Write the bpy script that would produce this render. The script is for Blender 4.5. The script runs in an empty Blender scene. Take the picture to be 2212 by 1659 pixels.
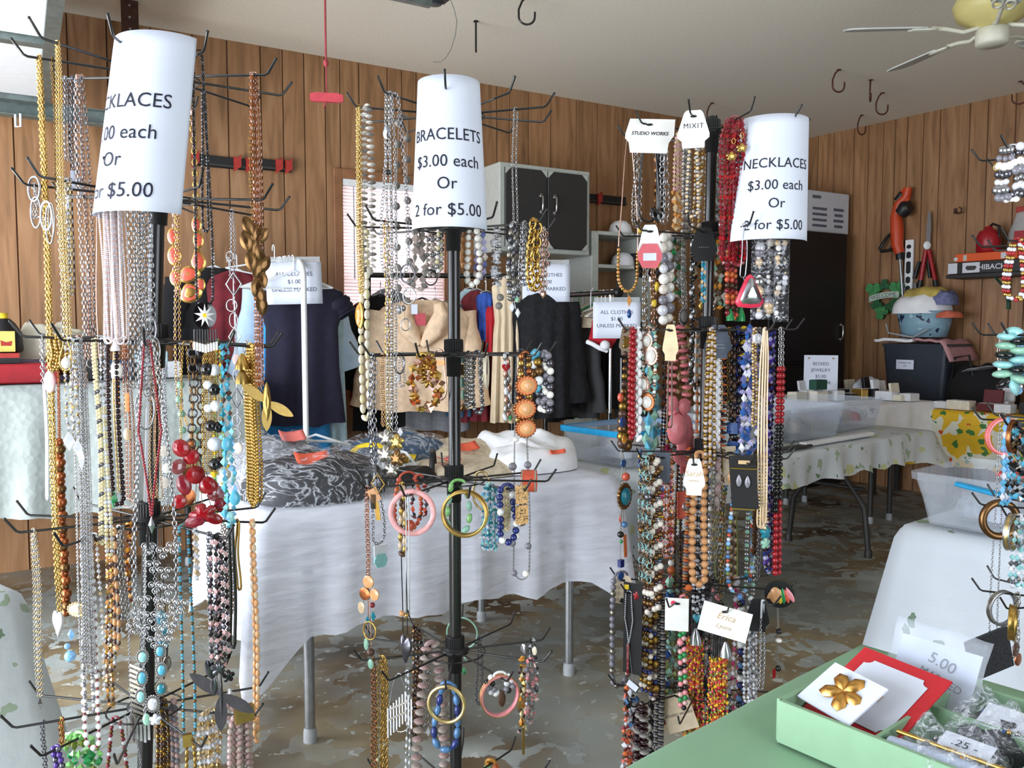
import bpy,math,random
import numpy as np
from math import sin,cos,pi,radians,sqrt,atan2
SC=bpy.context.scene
COL=SC.collection
rng=random.Random(7)
nrg=np.random.default_rng(7)
# --- camera, world, lights, exposure
F_PX,CAM_H=1800.0,1.28
PITCH=math.atan(117.5/F_PX)
cam_data=bpy.data.cameras.new('camera')
cam_data.sensor_width=36.0
cam_data.lens=36.0*F_PX/2212.0
cam_data.clip_start,cam_data.clip_end=0.05,100
cam=bpy.data.objects.new('camera',cam_data)
cam.location=(0,0,CAM_H)
cam.rotation_euler=(pi/2-PITCH,0,0)
COL.objects.link(cam)
SC.camera=cam
world=bpy.data.worlds.new('overcast_sky')
SC.world=world
world.use_nodes=True
_bg=world.node_tree.nodes['Background']
_bg.inputs[0].default_value=(0.80,0.88,1.0,1)
_bg.inputs[1].default_value=1.5
UA=np.array([0.861,0.509,0.0]);UA/=np.linalg.norm(UA)
NA=np.array([UA[1],-UA[0],0.0])
A1=np.array([-2.035,4.704,0.0])
COR=np.array([2.575,7.436,0.0])
UB=np.array([0.573,-0.82,0.0]);UB/=np.linalg.norm(UB)
NB=np.array([-0.82,-0.573,0.0]);NB/=np.linalg.norm(NB)
ROOM_H=2.95
ZV=np.array([0,0,1.0])
def wa(s,n,z=0.0):
 return A1+UA*s+NA*n+ZV*z
def wb(s,n,z=0.0):
 return COR+UB*s+NB*n+ZV*z
def area_light(name,loc,direction,sx,sy,power,color):
 from mathutils import Vector
 l=bpy.data.lights.new(name,'AREA')
 l.shape='RECTANGLE';l.size=sx;l.size_y=sy
 l.energy=power;l.color=color
 o=bpy.data.objects.new(name,l)
 o.location=loc
 o.rotation_euler=Vector(direction).to_track_quat('-Z','Y').to_euler()
 COL.objects.link(o)
 return o
area_light('daylight_garage_doorway',wa(-3.05,2.9,1.15),UA,4.4,2.2,195,(0.86,0.92,1.0))
area_light('rear_fill_light',wa(0.6,7.1,1.3),(-0.35,0.9,-0.05),2.4,2.2,42,(0.88,0.94,1.0))  # added fill for the rack fronts, unseen behind the camera
area_light('ceiling_fill_light',wa(-2.9,2.9,.25),UA*.75+ZV*.66,4.2,.5,60,(1.0,.97,.9))  # added upward lamp that brightens the ceiling
area_light('daylight_window',wa(1.45,-0.25,1.6),NA,0.65,1.2,14,(1.0,0.97,0.93))
SC.view_settings.view_transform='Standard'
SC.view_settings.look='None'
SC.view_settings.gamma=1.0
SC.view_settings.exposure=0.58
SC.view_settings.use_curve_mapping=False
try:
 SC.cycles.max_bounces=8
 SC.cycles.diffuse_bounces=4
 SC.cycles.transparent_max_bounces=16
 SC.cycles.caustics_reflective=False
 SC.cycles.caustics_refractive=False
 SC.cycles.sample_clamp_indirect=4.0
except Exception:
 pass
 # --- measuring helpers (photo frame 2212 x 1659)
_C=np.array([0,0,CAM_H])
_FW=np.array([0,cos(PITCH),-sin(PITCH)])
_UP=np.array([0,sin(PITCH),cos(PITCH)])
def ray(x,y):
 return np.array([1.0,0,0])*(x-1106)/F_PX+_UP*(829.5-y)/F_PX+_FW
def P(x,y,Y):
 r=ray(x,y)
 return _C+r*(Y/r[1])
def G(x,y,z):
 r=ray(x,y)
 return _C+r*((z-CAM_H)/r[2])
def proj(w):
 v=np.asarray(w)-_C
 d=v@_FW
 return 1106+F_PX*v[0]/d,829.5-F_PX*(v@_UP)/d
 # --- materials
MATS={}
def rgb(h):
 h=h.lstrip('#')
 c=[int(h[i:i+2],16)/255 for i in(0,2,4)]
 return tuple(((x/12.92) if x<=0.04045 else((x+0.055)/1.055)**2.4) for x in c)+(1,)
def _pr(name):
 m=bpy.data.materials.new(name)
 m.use_nodes=True
 return m,m.node_tree,m.node_tree.nodes['Principled BSDF']
def M(name,col='#808080',rough=0.5,metal=0.0,var=0.12,scale=40.0,bump=0.0,trans=0.0,spec=0.5,sub=0.0,clear=0.0,coat=0.0,emit=0.0,aniso=None):
 """a principled material whose colour wavers with a noise texture"""
 if name in MATS:
  return MATS[name]
 m,nt,b=_pr(name)
 c=rgb(col)
 tc=nt.nodes.new('ShaderNodeTexCoord')
 src=tc.outputs['Object']
 if aniso:
  mp=nt.nodes.new('ShaderNodeMapping')
  mp.inputs['Scale'].default_value=aniso
  nt.links.new(src,mp.inputs['Vector']);src=mp.outputs[0]
 nz=nt.nodes.new('ShaderNodeTexNoise')
 nz.inputs['Scale'].default_value=scale
 nz.inputs['Detail'].default_value=3
 nt.links.new(src,nz.inputs['Vector'])
 rp=nt.nodes.new('ShaderNodeValToRGB')
 rp.color_ramp.elements[0].position=0.3
 rp.color_ramp.elements[1].position=0.7
 rp.color_ramp.elements[0].color=tuple(x*(1-var) for x in c[:3])+(1,)
 rp.color_ramp.elements[1].color=tuple(min(1,x*(1+var)) for x in c[:3])+(1,)
 nt.links.new(nz.outputs['Fac'],rp.inputs['Fac'])
 nt.links.new(rp.outputs['Color'],b.inputs['Base Color'])
 b.inputs['Roughness'].default_value=rough
 b.inputs['Metallic'].default_value=metal
 b.inputs['Specular IOR Level'].default_value=spec
 if trans:b.inputs['Transmission Weight'].default_value=trans
 if sub:b.inputs['Subsurface Weight'].default_value=sub;b.inputs['Subsurface Radius'].default_value=(0.02,0.02,0.02)
 if coat:b.inputs['Coat Weight'].default_value=coat
 if emit:
  b.inputs['Emission Color'].default_value=c;b.inputs['Emission Strength'].default_value=emit
 if bump:
  bp=nt.nodes.new('ShaderNodeBump')
  bp.inputs['Strength'].default_value=bump
  bp.inputs['Distance'].default_value=0.01
  nt.links.new(nz.outputs['Fac'],bp.inputs['Height'])
  nt.links.new(bp.outputs['Normal'],b.inputs['Normal'])
 if clear:
  tr=nt.nodes.new('ShaderNodeBsdfTransparent')
  tr.inputs[0].default_value=(0.97,0.98,1,1)
  mx=nt.nodes.new('ShaderNodeMixShader')
  mx.inputs[0].default_value=clear
  out=nt.nodes['Material Output']
  nt.links.new(b.outputs[0],mx.inputs[1]);nt.links.new(tr.outputs[0],mx.inputs[2])
  nt.links.new(mx.outputs[0],out.inputs['Surface'])
 MATS[name]=m
 return m
def spots(name,base,spot_list,scale=9.0,rough=0.5,clear=0.0,bump=0.2,size=0.32,keep=0.45):
 """cloth with scattered coloured spots (printed leaves, petals): voronoi cells, only some of them filled"""
 m,nt,b=_pr(name)
 tc=nt.nodes.new('ShaderNodeTexCoord')
 col=rgb(base)
 last=None
 for i,(c,sc,sz,kp) in enumerate(spot_list):
  mp=nt.nodes.new('ShaderNodeMapping')
  mp.inputs['Location'].default_value=(i*3.1,i*1.7,i*0.9)
  nt.links.new(tc.outputs['Object'],mp.inputs['Vector'])
  nd=nt.nodes.new('ShaderNodeTexNoise');nd.inputs['Scale'].default_value=sc*1.2
  nt.links.new(mp.outputs[0],nd.inputs['Vector'])
  ad=nt.nodes.new('ShaderNodeMixRGB');ad.blend_type='LINEAR_LIGHT';ad.inputs[0].default_value=0.04
  nt.links.new(mp.outputs[0],ad.inputs[1]);nt.links.new(nd.outputs['Color'],ad.inputs[2])
  v=nt.nodes.new('ShaderNodeTexVoronoi');v.inputs['Scale'].default_value=sc
  nt.links.new(ad.outputs[0],v.inputs['Vector'])
  lt=nt.nodes.new('ShaderNodeMath');lt.operation='LESS_THAN';lt.inputs[1].default_value=sz
  nt.links.new(v.outputs['Distance'],lt.inputs[0])
  sp=nt.nodes.new('ShaderNodeSeparateColor');nt.links.new(v.outputs['Color'],sp.inputs[0])
  l2=nt.nodes.new('ShaderNodeMath');l2.operation='LESS_THAN';l2.inputs[1].default_value=kp
  nt.links.new(sp.outputs[0],l2.inputs[0])
  mu=nt.nodes.new('ShaderNodeMath');mu.operation='MULTIPLY'
  nt.links.new(lt.outputs[0],mu.inputs[0]);nt.links.new(l2.outputs[0],mu.inputs[1])
  mx=nt.nodes.new('ShaderNodeMixRGB')
  nt.links.new(mu.outputs[0],mx.inputs[0])
  if last is None:mx.inputs[1].default_value=col
  else:nt.links.new(last,mx.inputs[1])
  mx.inputs[2].default_value=rgb(c)
  last=mx.outputs[0]
 nt.links.new(last,b.inputs['Base Color'])
 b.inputs['Roughness'].default_value=rough
 nz=nt.nodes.new('ShaderNodeTexNoise');nz.inputs['Scale'].default_value=14;nz.inputs['Detail'].default_value=5
 nt.links.new(tc.outputs['Object'],nz.inputs['Vector'])
 bp=nt.nodes.new('ShaderNodeBump');bp.inputs['Strength'].default_value=bump;bp.inputs['Distance'].default_value=0.02
 nt.links.new(nz.outputs['Fac'],bp.inputs['Height']);nt.links.new(bp.outputs[0],b.inputs['Normal'])
 if clear:
  tr=nt.nodes.new('ShaderNodeBsdfTransparent')
  mx=nt.nodes.new('ShaderNodeMixShader');mx.inputs[0].default_value=clear
  out=nt.nodes['Material Output']
  nt.links.new(b.outputs[0],mx.inputs[1]);nt.links.new(tr.outputs[0],mx.inputs[2]);nt.links.new(mx.outputs[0],out.inputs['Surface'])
 MATS[name]=m
 return m
def lace(name,base,hole=0.25,scale=60.0,rough=0.8):
 """openwork cloth: small voronoi holes let what is behind show through"""
 m,nt,b=_pr(name)
 tc=nt.nodes.new('ShaderNodeTexCoord')
 v=nt.nodes.new('ShaderNodeTexVoronoi');v.inputs['Scale'].default_value=scale
 nt.links.new(tc.outputs['Object'],v.inputs['Vector'])
 n=nt.nodes.new('ShaderNodeTexNoise');n.inputs['Scale'].default_value=9;n.inputs['Detail'].default_value=6
 nt.links.new(tc.outputs['Object'],n.inputs['Vector'])
 r=nt.nodes.new('ShaderNodeValToRGB')
 c=rgb(base)
 r.color_ramp.elements[0].position=0.35;r.color_ramp.elements[1].position=0.65
 r.color_ramp.elements[0].color=tuple(x*0.86 for x in c[:3])+(1,);r.color_ramp.elements[1].color=c
 nt.links.new(n.outputs['Fac'],r.inputs[0]);nt.links.new(r.outputs[0],b.inputs['Base Color'])
 b.inputs['Roughness'].default_value=rough
 bp=nt.nodes.new('ShaderNodeBump');bp.inputs['Strength'].default_value=0.5;bp.inputs['Distance'].default_value=0.006
 nt.links.new(v.outputs['Distance'],bp.inputs['Height']);nt.links.new(bp.outputs[0],b.inputs['Normal'])
 lt=nt.nodes.new('ShaderNodeMath');lt.operation='LESS_THAN';lt.inputs[1].default_value=0.33
 nt.links.new(v.outputs['Distance'],lt.inputs[0])
 mu=nt.nodes.new('ShaderNodeMath');mu.operation='MULTIPLY';mu.inputs[1].default_value=hole
 nt.links.new(lt.outputs[0],mu.inputs[0])
 tr=nt.nodes.new('ShaderNodeBsdfTransparent');mx=nt.nodes.new('ShaderNodeMixShader')
 out=nt.nodes['Material Output']
 nt.links.new(mu.outputs[0],mx.inputs[0]);nt.links.new(b.outputs[0],mx.inputs[1]);nt.links.new(tr.outputs[0],mx.inputs[2]);nt.links.new(mx.outputs[0],out.inputs['Surface'])
 MATS[name]=m
 return m
def ramp(nt,fac,stops):
 r=nt.nodes.new('ShaderNodeValToRGB')
 e=r.color_ramp.elements
 while len(e)<len(stops):e.new(0.5)
 for i,(p_,c) in enumerate(stops):
  e[i].position=p_;e[i].color=rgb(c) if isinstance(c,str) else(c,c,c,1)
 nt.links.new(fac,r.inputs[0])
 return r.outputs[0]
def panel_material(name,c0,c1,c2):
 """wood-print panelling: long vertical grain, knots, one tone per plank from the mesh's own plank value"""
 m,nt,b=_pr(name)
 tc=nt.nodes.new('ShaderNodeTexCoord')
 mp=nt.nodes.new('ShaderNodeMapping');mp.inputs['Scale'].default_value=(1,1,0.10)
 nt.links.new(tc.outputs['Object'],mp.inputs['Vector'])
 at=nt.nodes.new('ShaderNodeAttribute');at.attribute_name='plank'
 ad=nt.nodes.new('ShaderNodeVectorMath');ad.operation='ADD'
 sc=nt.nodes.new('ShaderNodeVectorMath');sc.operation='SCALE';sc.inputs['Scale'].default_value=13.0
 nt.links.new(at.outputs['Vector'],sc.inputs[0])
 nt.links.new(mp.outputs[0],ad.inputs[0]);nt.links.new(sc.outputs[0],ad.inputs[1])
 n1=nt.nodes.new('ShaderNodeTexNoise');n1.inputs['Scale'].default_value=22;n1.inputs['Detail'].default_value=8;n1.inputs['Distortion'].default_value=0.8
 nt.links.new(ad.outputs[0],n1.inputs['Vector'])
 n2=nt.nodes.new('ShaderNodeTexNoise');n2.inputs['Scale'].default_value=3.0;n2.inputs['Detail'].default_value=3
 nt.links.new(ad.outputs[0],n2.inputs['Vector'])
 g=ramp(nt,n1.outputs['Fac'],[(0.30,c0),(0.5,c1),(0.74,c2)])
 mx=nt.nodes.new('ShaderNodeMixRGB');mx.blend_type='MULTIPLY';mx.inputs[0].default_value=1
 nt.links.new(g,mx.inputs[1])
 nt.links.new(ramp(nt,n2.outputs['Fac'],[(0.3,0.82),(0.7,1.0)]),mx.inputs[2])
 m2=nt.nodes.new('ShaderNodeMixRGB');m2.blend_type='MULTIPLY';m2.inputs[0].default_value=1
 nt.links.new(mx.outputs[0],m2.inputs[1])
 nt.links.new(ramp(nt,at.outputs['Fac'],[(0.0,0.86),(1.0,1.0)]),m2.inputs[2])
 mk=nt.nodes.new('ShaderNodeMapping');mk.inputs['Scale'].default_value=(1,1,0.35);nt.links.new(tc.outputs['Object'],mk.inputs['Vector'])
 v=nt.nodes.new('ShaderNodeTexVoronoi');v.inputs['Scale'].default_value=3.2;nt.links.new(mk.outputs[0],v.inputs['Vector'])
 m3=nt.nodes.new('ShaderNodeMixRGB');m3.blend_type='MULTIPLY';m3.inputs[0].default_value=1
 nt.links.new(m2.outputs[0],m3.inputs[1]);nt.links.new(ramp(nt,v.outputs['Distance'],[(0.03,0.7),(0.09,1.0)]),m3.inputs[2])
 nt.links.new(m3.outputs[0],b.inputs['Base Color'])
 b.inputs['Roughness'].default_value=0.42
 MATS[name]=m
 return m
def floor_material():
 m,nt,b=_pr('worn_painted_concrete')
 tc=nt.nodes.new('ShaderNodeTexCoord')
 def noise(s,d,dist=0.0,off=0):
  mp=nt.nodes.new('ShaderNodeMapping');mp.inputs['Location'].default_value=(off,off*2,0)
  nt.links.new(tc.outputs['Object'],mp.inputs['Vector'])
  n=nt.nodes.new('ShaderNodeTexNoise');n.inputs['Scale'].default_value=s;n.inputs['Detail'].default_value=d;n.inputs['Distortion'].default_value=dist
  nt.links.new(mp.outputs[0],n.inputs['Vector'])
  return n.outputs['Fac']
 stain=ramp(nt,noise(2.2,8),[(0.30,'#4A3A29'),(0.44,'#75634A'),(0.58,'#9D8D70'),(0.75,'#969082')])
 paint=ramp(nt,noise(5,4,0,3),[(0.3,'#949A98'),(0.7,'#BBC0BC')])
 flake=ramp(nt,noise(7.5,7,0.6,9),[(0.51,0.0),(0.525,1.0)])
 big=ramp(nt,noise(0.9,3,0,5),[(0.33,0.0),(0.5,1.0)])
 mu=nt.nodes.new('ShaderNodeMath');mu.operation='MULTIPLY'
 nt.links.new(flake,mu.inputs[0]);nt.links.new(big,mu.inputs[1])
 mx=nt.nodes.new('ShaderNodeMixRGB');nt.links.new(mu.outputs[0],mx.inputs[0]);nt.links.new(stain,mx.inputs[1]);nt.links.new(paint,mx.inputs[2])
 sm=ramp(nt,noise(22,5,0.4,20),[(0.63,0.0),(0.645,1.0)])
 m2=nt.nodes.new('ShaderNodeMixRGB');nt.links.new(sm,m2.inputs[0]);nt.links.new(mx.outputs[0],m2.inputs[1]);m2.inputs[2].default_value=rgb('#C4C7C0')
 wide=ramp(nt,noise(1.1,4,0,31),[(0.46,0.0),(0.60,0.75)])
 m3=nt.nodes.new('ShaderNodeMixRGB');nt.links.new(wide,m3.inputs[0]);nt.links.new(m2.outputs[0],m3.inputs[1]);m3.inputs[2].default_value=rgb('#8F9694')
 nt.links.new(m3.outputs[0],b.inputs['Base Color'])
 b.inputs['Roughness'].default_value=0.45
 bp=nt.nodes.new('ShaderNodeBump');bp.inputs['Strength'].default_value=0.25;bp.inputs['Distance'].default_value=0.004
 nt.links.new(mu.outputs[0],bp.inputs['Height']);nt.links.new(bp.outputs[0],b.inputs['Normal'])
 MATS['floor']=m
 return m
 # --- mesh collector
def _sphere_t(seg=8,rings=6):
 V=[(0,0,1)]
 for i in range(1,rings):
  a=pi*i/rings
  for j in range(seg):
   t=2*pi*j/seg
   V.append((sin(a)*cos(t),sin(a)*sin(t),cos(a)))
 V.append((0,0,-1))
 tri,quad=[],[]
 for j in range(seg):
  tri.append((0,1+j,1+(j+1)%seg))
  b=1+(rings-2)*seg
  tri.append((len(V)-1,b+(j+1)%seg,b+j))
 for i in range(rings-2):
  for j in range(seg):
   a=1+i*seg
   quad.append((a+j,a+seg+j,a+seg+(j+1)%seg,a+(j+1)%seg))
 return np.array(V,float),[np.array(tri),np.array(quad)]
def _torus_t(R1,R2,r,seg=10,tube=5):
 """link in the local xz plane, long axis z, half sizes R2 (z) and R1 (x)"""
 V,Q=[],[]
 for i in range(seg):
  t=2*pi*i/seg
  for j in range(tube):
   p_=2*pi*j/tube
   V.append(((R1+r*cos(p_))*cos(t),r*sin(p_),(R2+r*cos(p_))*sin(t)))
 for i in range(seg):
  for j in range(tube):
   a,b2=i*tube,((i+1)%seg)*tube
   Q.append((a+j,a+(j+1)%tube,b2+(j+1)%tube,b2+j))
 return np.array(V,float),[np.array(Q)]
SPH=_sphere_t()
SPH_LO=_sphere_t(6,4)
SPH_HI=_sphere_t(18,12)
LINK=_torus_t(0.34,0.5,0.13,8,4)
LINK_R=_torus_t(0.46,0.5,0.10,10,4)
FACET=(lambda v:(v,[np.array([(0,1,2),(0,2,3),(0,3,4),(0,4,1),(5,2,1),(5,3,2),(5,4,3),(5,1,4)])]))(np.array([(0,0,1),(.8,.0,0),(0,.8,0),(-.8,0,0),(0,-.8,0),(0,0,-1)],float))
class MB:
 def __init__(s):
  s.V=[];s.L=[];s.S=[];s.MI=[];s.SM=[];s.n=0;s.mats=[]
 def mi(s,m):
  m=MATS[m] if isinstance(m,str) else m
  if m not in s.mats:s.mats.append(m)
  return s.mats.index(m)
 def add(s,V,faces,m,smooth=True):
  V=np.asarray(V,float).reshape(-1,3)
  i=s.mi(m)
  for Fa in(faces if isinstance(faces,list) and len(faces) and isinstance(faces[0],np.ndarray) else[faces]):
   if isinstance(Fa,np.ndarray):
    if Fa.size==0:continue
    s.L.append((Fa+s.n).ravel());s.S.append(np.full(len(Fa),Fa.shape[1]));k=len(Fa)
   else:
    for fc in Fa:s.L.append(np.array(fc)+s.n)
    s.S.append(np.array([len(fc) for fc in Fa]));k=len(Fa)
   s.MI.append(np.full(k,i));s.SM.append(np.full(k,smooth))
  s.V.append(V);s.n+=len(V)
 def inst(s,T,Rm,loc,mlist,smooth=True):
  """many copies of template T: Rm (n,3,3), loc (n,3), mlist material(s) cycled"""
  V,Fs=T
  n=len(loc)
  if n==0:return
  W=np.einsum('nij,vj->nvi',Rm,V)+loc[:,None,:]
  mids=np.array([s.mi(m) for m in mlist])
  for Fa in Fs:
   off=(np.arange(n)*len(V))[:,None,None]
   s.L.append((Fa[None]+off+s.n).ravel());s.S.append(np.full(n*len(Fa),Fa.shape[1]))
   s.MI.append(np.repeat(mids[np.arange(n)%len(mids)],len(Fa)));s.SM.append(np.full(n*len(Fa),smooth))
  s.V.append(W.reshape(-1,3));s.n+=n*len(V)
 def box(s,c,sx,sy,sz,m,ux=(1,0,0),uy=None,uz=(0,0,1),bev=0.0):
  """box with centre c, half sizes, axes ux uy uz, edges chamfered by bev"""
  ux=np.asarray(ux,float);uz=np.asarray(uz,float)
  uy=np.cross(uz,ux) if uy is None else np.asarray(uy,float)
  bev=min(bev,0.45*min(sx,sy,sz)*2) if bev else 0
  c=np.asarray(c,float)
  if not bev:
   V=[c+ux*a*sx+uy*b*sy+uz*d*sz for d in(-1,1) for b in(-1,1) for a in(-1,1)]
   s.add(V,[(0,2,3,1),(4,5,7,6),(0,1,5,4),(2,6,7,3),(0,4,6,2),(1,3,7,5)],m,False)
   return
  V=[];idx={}
  for a in(-1,1):
   for b in(-1,1):
    for d in(-1,1):
     for k in range(3):
      q=[a*(sx-bev),b*(sy-bev),d*(sz-bev)]
      q[k]+=(a,b,d)[k]*bev
      idx[a,b,d,k]=len(V)
      V.append(c+ux*q[0]+uy*q[1]+uz*q[2])
  Fc=[]
  for k in range(3):
   o1,o2=[j for j in range(3) if j!=k]
   for sgn in(-1,1):
    q=[]
    for p1,p2 in((-1,-1),(1,-1),(1,1),(-1,1)):
     t=[0,0,0];t[k]=sgn;t[o1]=p1;t[o2]=p2
     q.append(idx[t[0],t[1],t[2],k])
    flip=(sgn>0)==(k==1)
    Fc.append(tuple(q[::-1]) if flip else tuple(q))
  for k in range(3):
   o1,o2=[j for j in range(3) if j!=k]
   for p1 in(-1,1):
    for p2 in(-1,1):
     t0=[0,0,0];t0[o1]=p1;t0[o2]=p2;t1=list(t0);t0[k]=-1;t1[k]=1
     q=(idx[(*t0,o1)],idx[(*t1,o1)],idx[(*t1,o2)],idx[(*t0,o2)])
     Fc.append(q)
  for a in(-1,1):
   for b in(-1,1):
    for d in(-1,1):
     Fc.append(tuple(idx[a,b,d,k] for k in range(3)))
  s.add(V,Fc,m,False)
 def tube(s,pts,r,m,seg=8,closed=False,caps=True,smooth=True,flat=1.0,side=None):
  pts=np.asarray(pts,float)
  n=len(pts)
  if closed:tan=np.roll(pts,-1,0)-np.roll(pts,1,0)
  else:tan=np.gradient(pts,axis=0)
  tan/=np.linalg.norm(tan,axis=1)[:,None]+1e-12
  rr=np.broadcast_to(np.asarray(r,float),(n,))
  u=np.asarray(side,float) if side is not None else np.cross(tan[0],(0,0,1.0))
  if np.linalg.norm(u)<1e-3:u=np.cross(tan[0],(1.0,0.1,0))
  a=np.arange(seg)*2*pi/seg
  V=np.empty((n,seg,3))
  for i in range(n):
   u=u-tan[i]*(u@tan[i]);u/=np.linalg.norm(u)+1e-12
   w=np.cross(tan[i],u)
   V[i]=pts[i]+rr[i]*(np.cos(a)[:,None]*u+flat*np.sin(a)[:,None]*w)
  Q=[]
  for i in range(n if closed else n-1):
   j=(i+1)%n
   for k in range(seg):
    k2=(k+1)%seg
    Q.append((i*seg+k,i*seg+k2,j*seg+k2,j*seg+k))
  s.add(V.reshape(-1,3),np.array(Q),m,smooth)
  if caps and not closed:
   s.add(V[0],[tuple(range(seg))[::-1]],m,False);s.add(V[-1],[tuple(range(seg))],m,False)
 def cyl(s,a,b,r,m,seg=16,r2=None,caps=True):
  s.tube([a,b],[r,r if r2 is None else r2],m,seg,caps=caps)
 def sph(s,c,r,m,sx=1,sy=1,sz=1,T=None,ax=None):
  Rm=np.diag([r*sx,r*sy,r*sz])
  if ax is not None:Rm=np.asarray(ax,float).T@Rm
  s.inst(T or SPH_HI,Rm[None],np.asarray(c,float)[None],[m])
 def lathe(s,c,prof,m,seg=24,ax=(0,0,1),smooth=True):
  """profile [(radius, height)] turned about the axis through c"""
  ax=np.asarray(ax,float);ax/=np.linalg.norm(ax)
  u=np.cross(ax,(0,1,0.01));u/=np.linalg.norm(u);w=np.cross(ax,u)
  a=np.arange(seg)*2*pi/seg
  V=np.array([np.asarray(c)+ax*h+rr*(cos(t)*u+sin(t)*w) for rr,h in prof for t in a])
  Q=[(i*seg+k,i*seg+(k+1)%seg,(i+1)*seg+(k+1)%seg,(i+1)*seg+k) for i in range(len(prof)-1) for k in range(seg)]
  s.add(V,np.array(Q),m,smooth)
  for e in(0,len(prof)-1):
   if prof[e][0]>1e-5:
    f_=tuple(range(e*seg,e*seg+seg))
    s.add(V[list(f_)],[tuple(range(seg))],m,False)
 def grid(s,Pt,m,smooth=True,close_u=False):
  """Pt (rows, cols, 3)"""
  R_,C_=Pt.shape[:2]
  Q=[(i*C_+k,i*C_+(k+1)%C_,(i+1)*C_+(k+1)%C_,(i+1)*C_+k) for i in range(R_-1) for k in range(C_ if close_u else C_-1)]
  s.add(Pt.reshape(-1,3),np.array(Q),m,smooth)
 def prism(s,pts2,c,ux,uy,t,m,dome=0.0,side_m=None):
  """flat outline pts2 (in ux, uy) centred on c, thickness t along ux x uy, front puffed by dome"""
  ux=np.asarray(ux,float);uy=np.asarray(uy,float);un=np.cross(ux,uy);un/=np.linalg.norm(un)
  p2=np.asarray(pts2,float);n=len(p2);cc=p2.mean(0)
  f_=np.array([c+ux*a+uy*b+un*t/2 for a,b in p2]);k_=f_-un*t
  if dome:
   rings=[f_]
   for q,h in((0.75,0.6),(0.4,0.92)):
    rings.append(np.array([c+ux*(cc[0]+(a-cc[0])*q)+uy*(cc[1]+(b-cc[1])*q)+un*(t/2+dome*h) for a,b in p2]))
   s.grid(np.array(rings),m,True,True)
   top=c+ux*cc[0]+uy*cc[1]+un*(t/2+dome)
   s.add(np.vstack([rings[-1],top]),np.array([(i,(i+1)%n,n) for i in range(n)]),m,True)
  else:
   s.add(f_,[tuple(range(n))],m,False)
  s.add(k_,[tuple(range(n))[::-1]],m,False)
  s.grid(np.array([k_,f_]),side_m or m,False,True)
 def build(s,name,origin=(0,0,0),parent=None,solid=0.0):
  me=bpy.data.meshes.new(name)
  if s.n:
   V=np.vstack(s.V)-np.asarray(origin,float)
   L=np.concatenate(s.L).astype(np.int32);S=np.concatenate(s.S).astype(np.int32)
   me.vertices.add(len(V));me.vertices.foreach_set('co',V.ravel().astype(np.float32))
   me.loops.add(len(L));me.loops.foreach_set('vertex_index',L)
   me.polygons.add(len(S))
   st=np.zeros(len(S),np.int32);st[1:]=np.cumsum(S)[:-1]
   me.polygons.foreach_set('loop_start',st)
   try:me.polygons.foreach_set('loop_total',S)
   except Exception:pass
   me.polygons.foreach_set('material_index',np.concatenate(s.MI).astype(np.int32))
   me.polygons.foreach_set('use_smooth',np.concatenate(s.SM).astype(bool))
   me.update(calc_edges=True)
  for m in s.mats:me.materials.append(m)
  o=bpy.data.objects.new(name,me)
  COL.objects.link(o)
  if parent is not None:o.parent=parent
  else:o.location=tuple(origin)
  if solid:
   md=o.modifiers.new('thickness','SOLIDIFY');md.thickness=solid;md.offset=0
  return o
def tag(o,label,cat,group=None,kind=None):
 if label:o['label']=label
 if cat:o['category']=cat
 if group:o['group']=group
 if kind:o['kind']=kind
 return o
def thing(name,label,cat,loc,group=None):
 o=bpy.data.objects.new(name,None)
 o.empty_display_size=0.05
 COL.objects.link(o)
 o.location=tuple(float(x) for x in loc)
 return tag(o,label,cat,group)
def part(mb,name,parent,label=None,solid=0.0):
 """part of a thing: origin shared with the thing's Empty (or its mesh)"""
 root=parent
 while root.parent is not None:root=root.parent
 o=mb.build(name,tuple(root.location),parent,solid)
 if label:o['label']=label
 return o
def single(mb,name,label,cat,loc,group=None,kind=None,solid=0.0):
 return tag(mb.build(name,loc,None,solid),label,cat,group,kind)
def struct(mb,name,label=None,loc=(0,0,0),parent=None):
 o=mb.build(name,loc,parent) if parent is None else part(mb,name,parent)
 if parent is None:o['kind']='structure'
 if label:o['label']=label
 return o
_TXT={}
def text_mesh(body,size,spacing=1.0,shear=0.0,bold=0.0):
 """outline triangles of a line of lettering, centred on x, baseline at 0"""
 key=(body,size,spacing,shear,bold)
 if key in _TXT:return _TXT[key]
 cu=bpy.data.curves.new('lettering','FONT')
 cu.body=body;cu.size=size;cu.align_x='CENTER';cu.space_character=spacing;cu.shear=shear;cu.offset=bold;cu.resolution_u=3
 o=bpy.data.objects.new('lettering',cu)
 COL.objects.link(o)
 dg=bpy.context.evaluated_depsgraph_get()
 me=o.evaluated_get(dg).to_mesh()
 V=np.array([v.co[:2] for v in me.vertices]).reshape(-1,2)
 Fc=[tuple(p_.vertices) for p_ in me.polygons]
 o.evaluated_get(dg).to_mesh_clear()
 bpy.data.objects.remove(o);bpy.data.curves.remove(cu)
 _TXT[key]=(V,Fc)
 return V,Fc
def put_text(mb,lines,m,fn):
 """lines: [(text, size, x, y, kw)], fn maps flat (x, y) to the surface"""
 for body,size,x,y,*kw in lines:
  V,Fc=text_mesh(body,size,**(kw[0] if kw else{}))
  if len(V):mb.add([fn(a+x,b+y) for a,b in V],Fc,m,False)
def flat_fn(c,ux,uy,off=0.0008):
 c=np.asarray(c,float);ux=np.asarray(ux,float);uy=np.asarray(uy,float);un=np.cross(ux,uy)
 return lambda a,b:c+ux*a+uy*b+un*off
def unit(v):
 v=np.asarray(v,float)
 return v/(np.linalg.norm(v)+1e-12)
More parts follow.
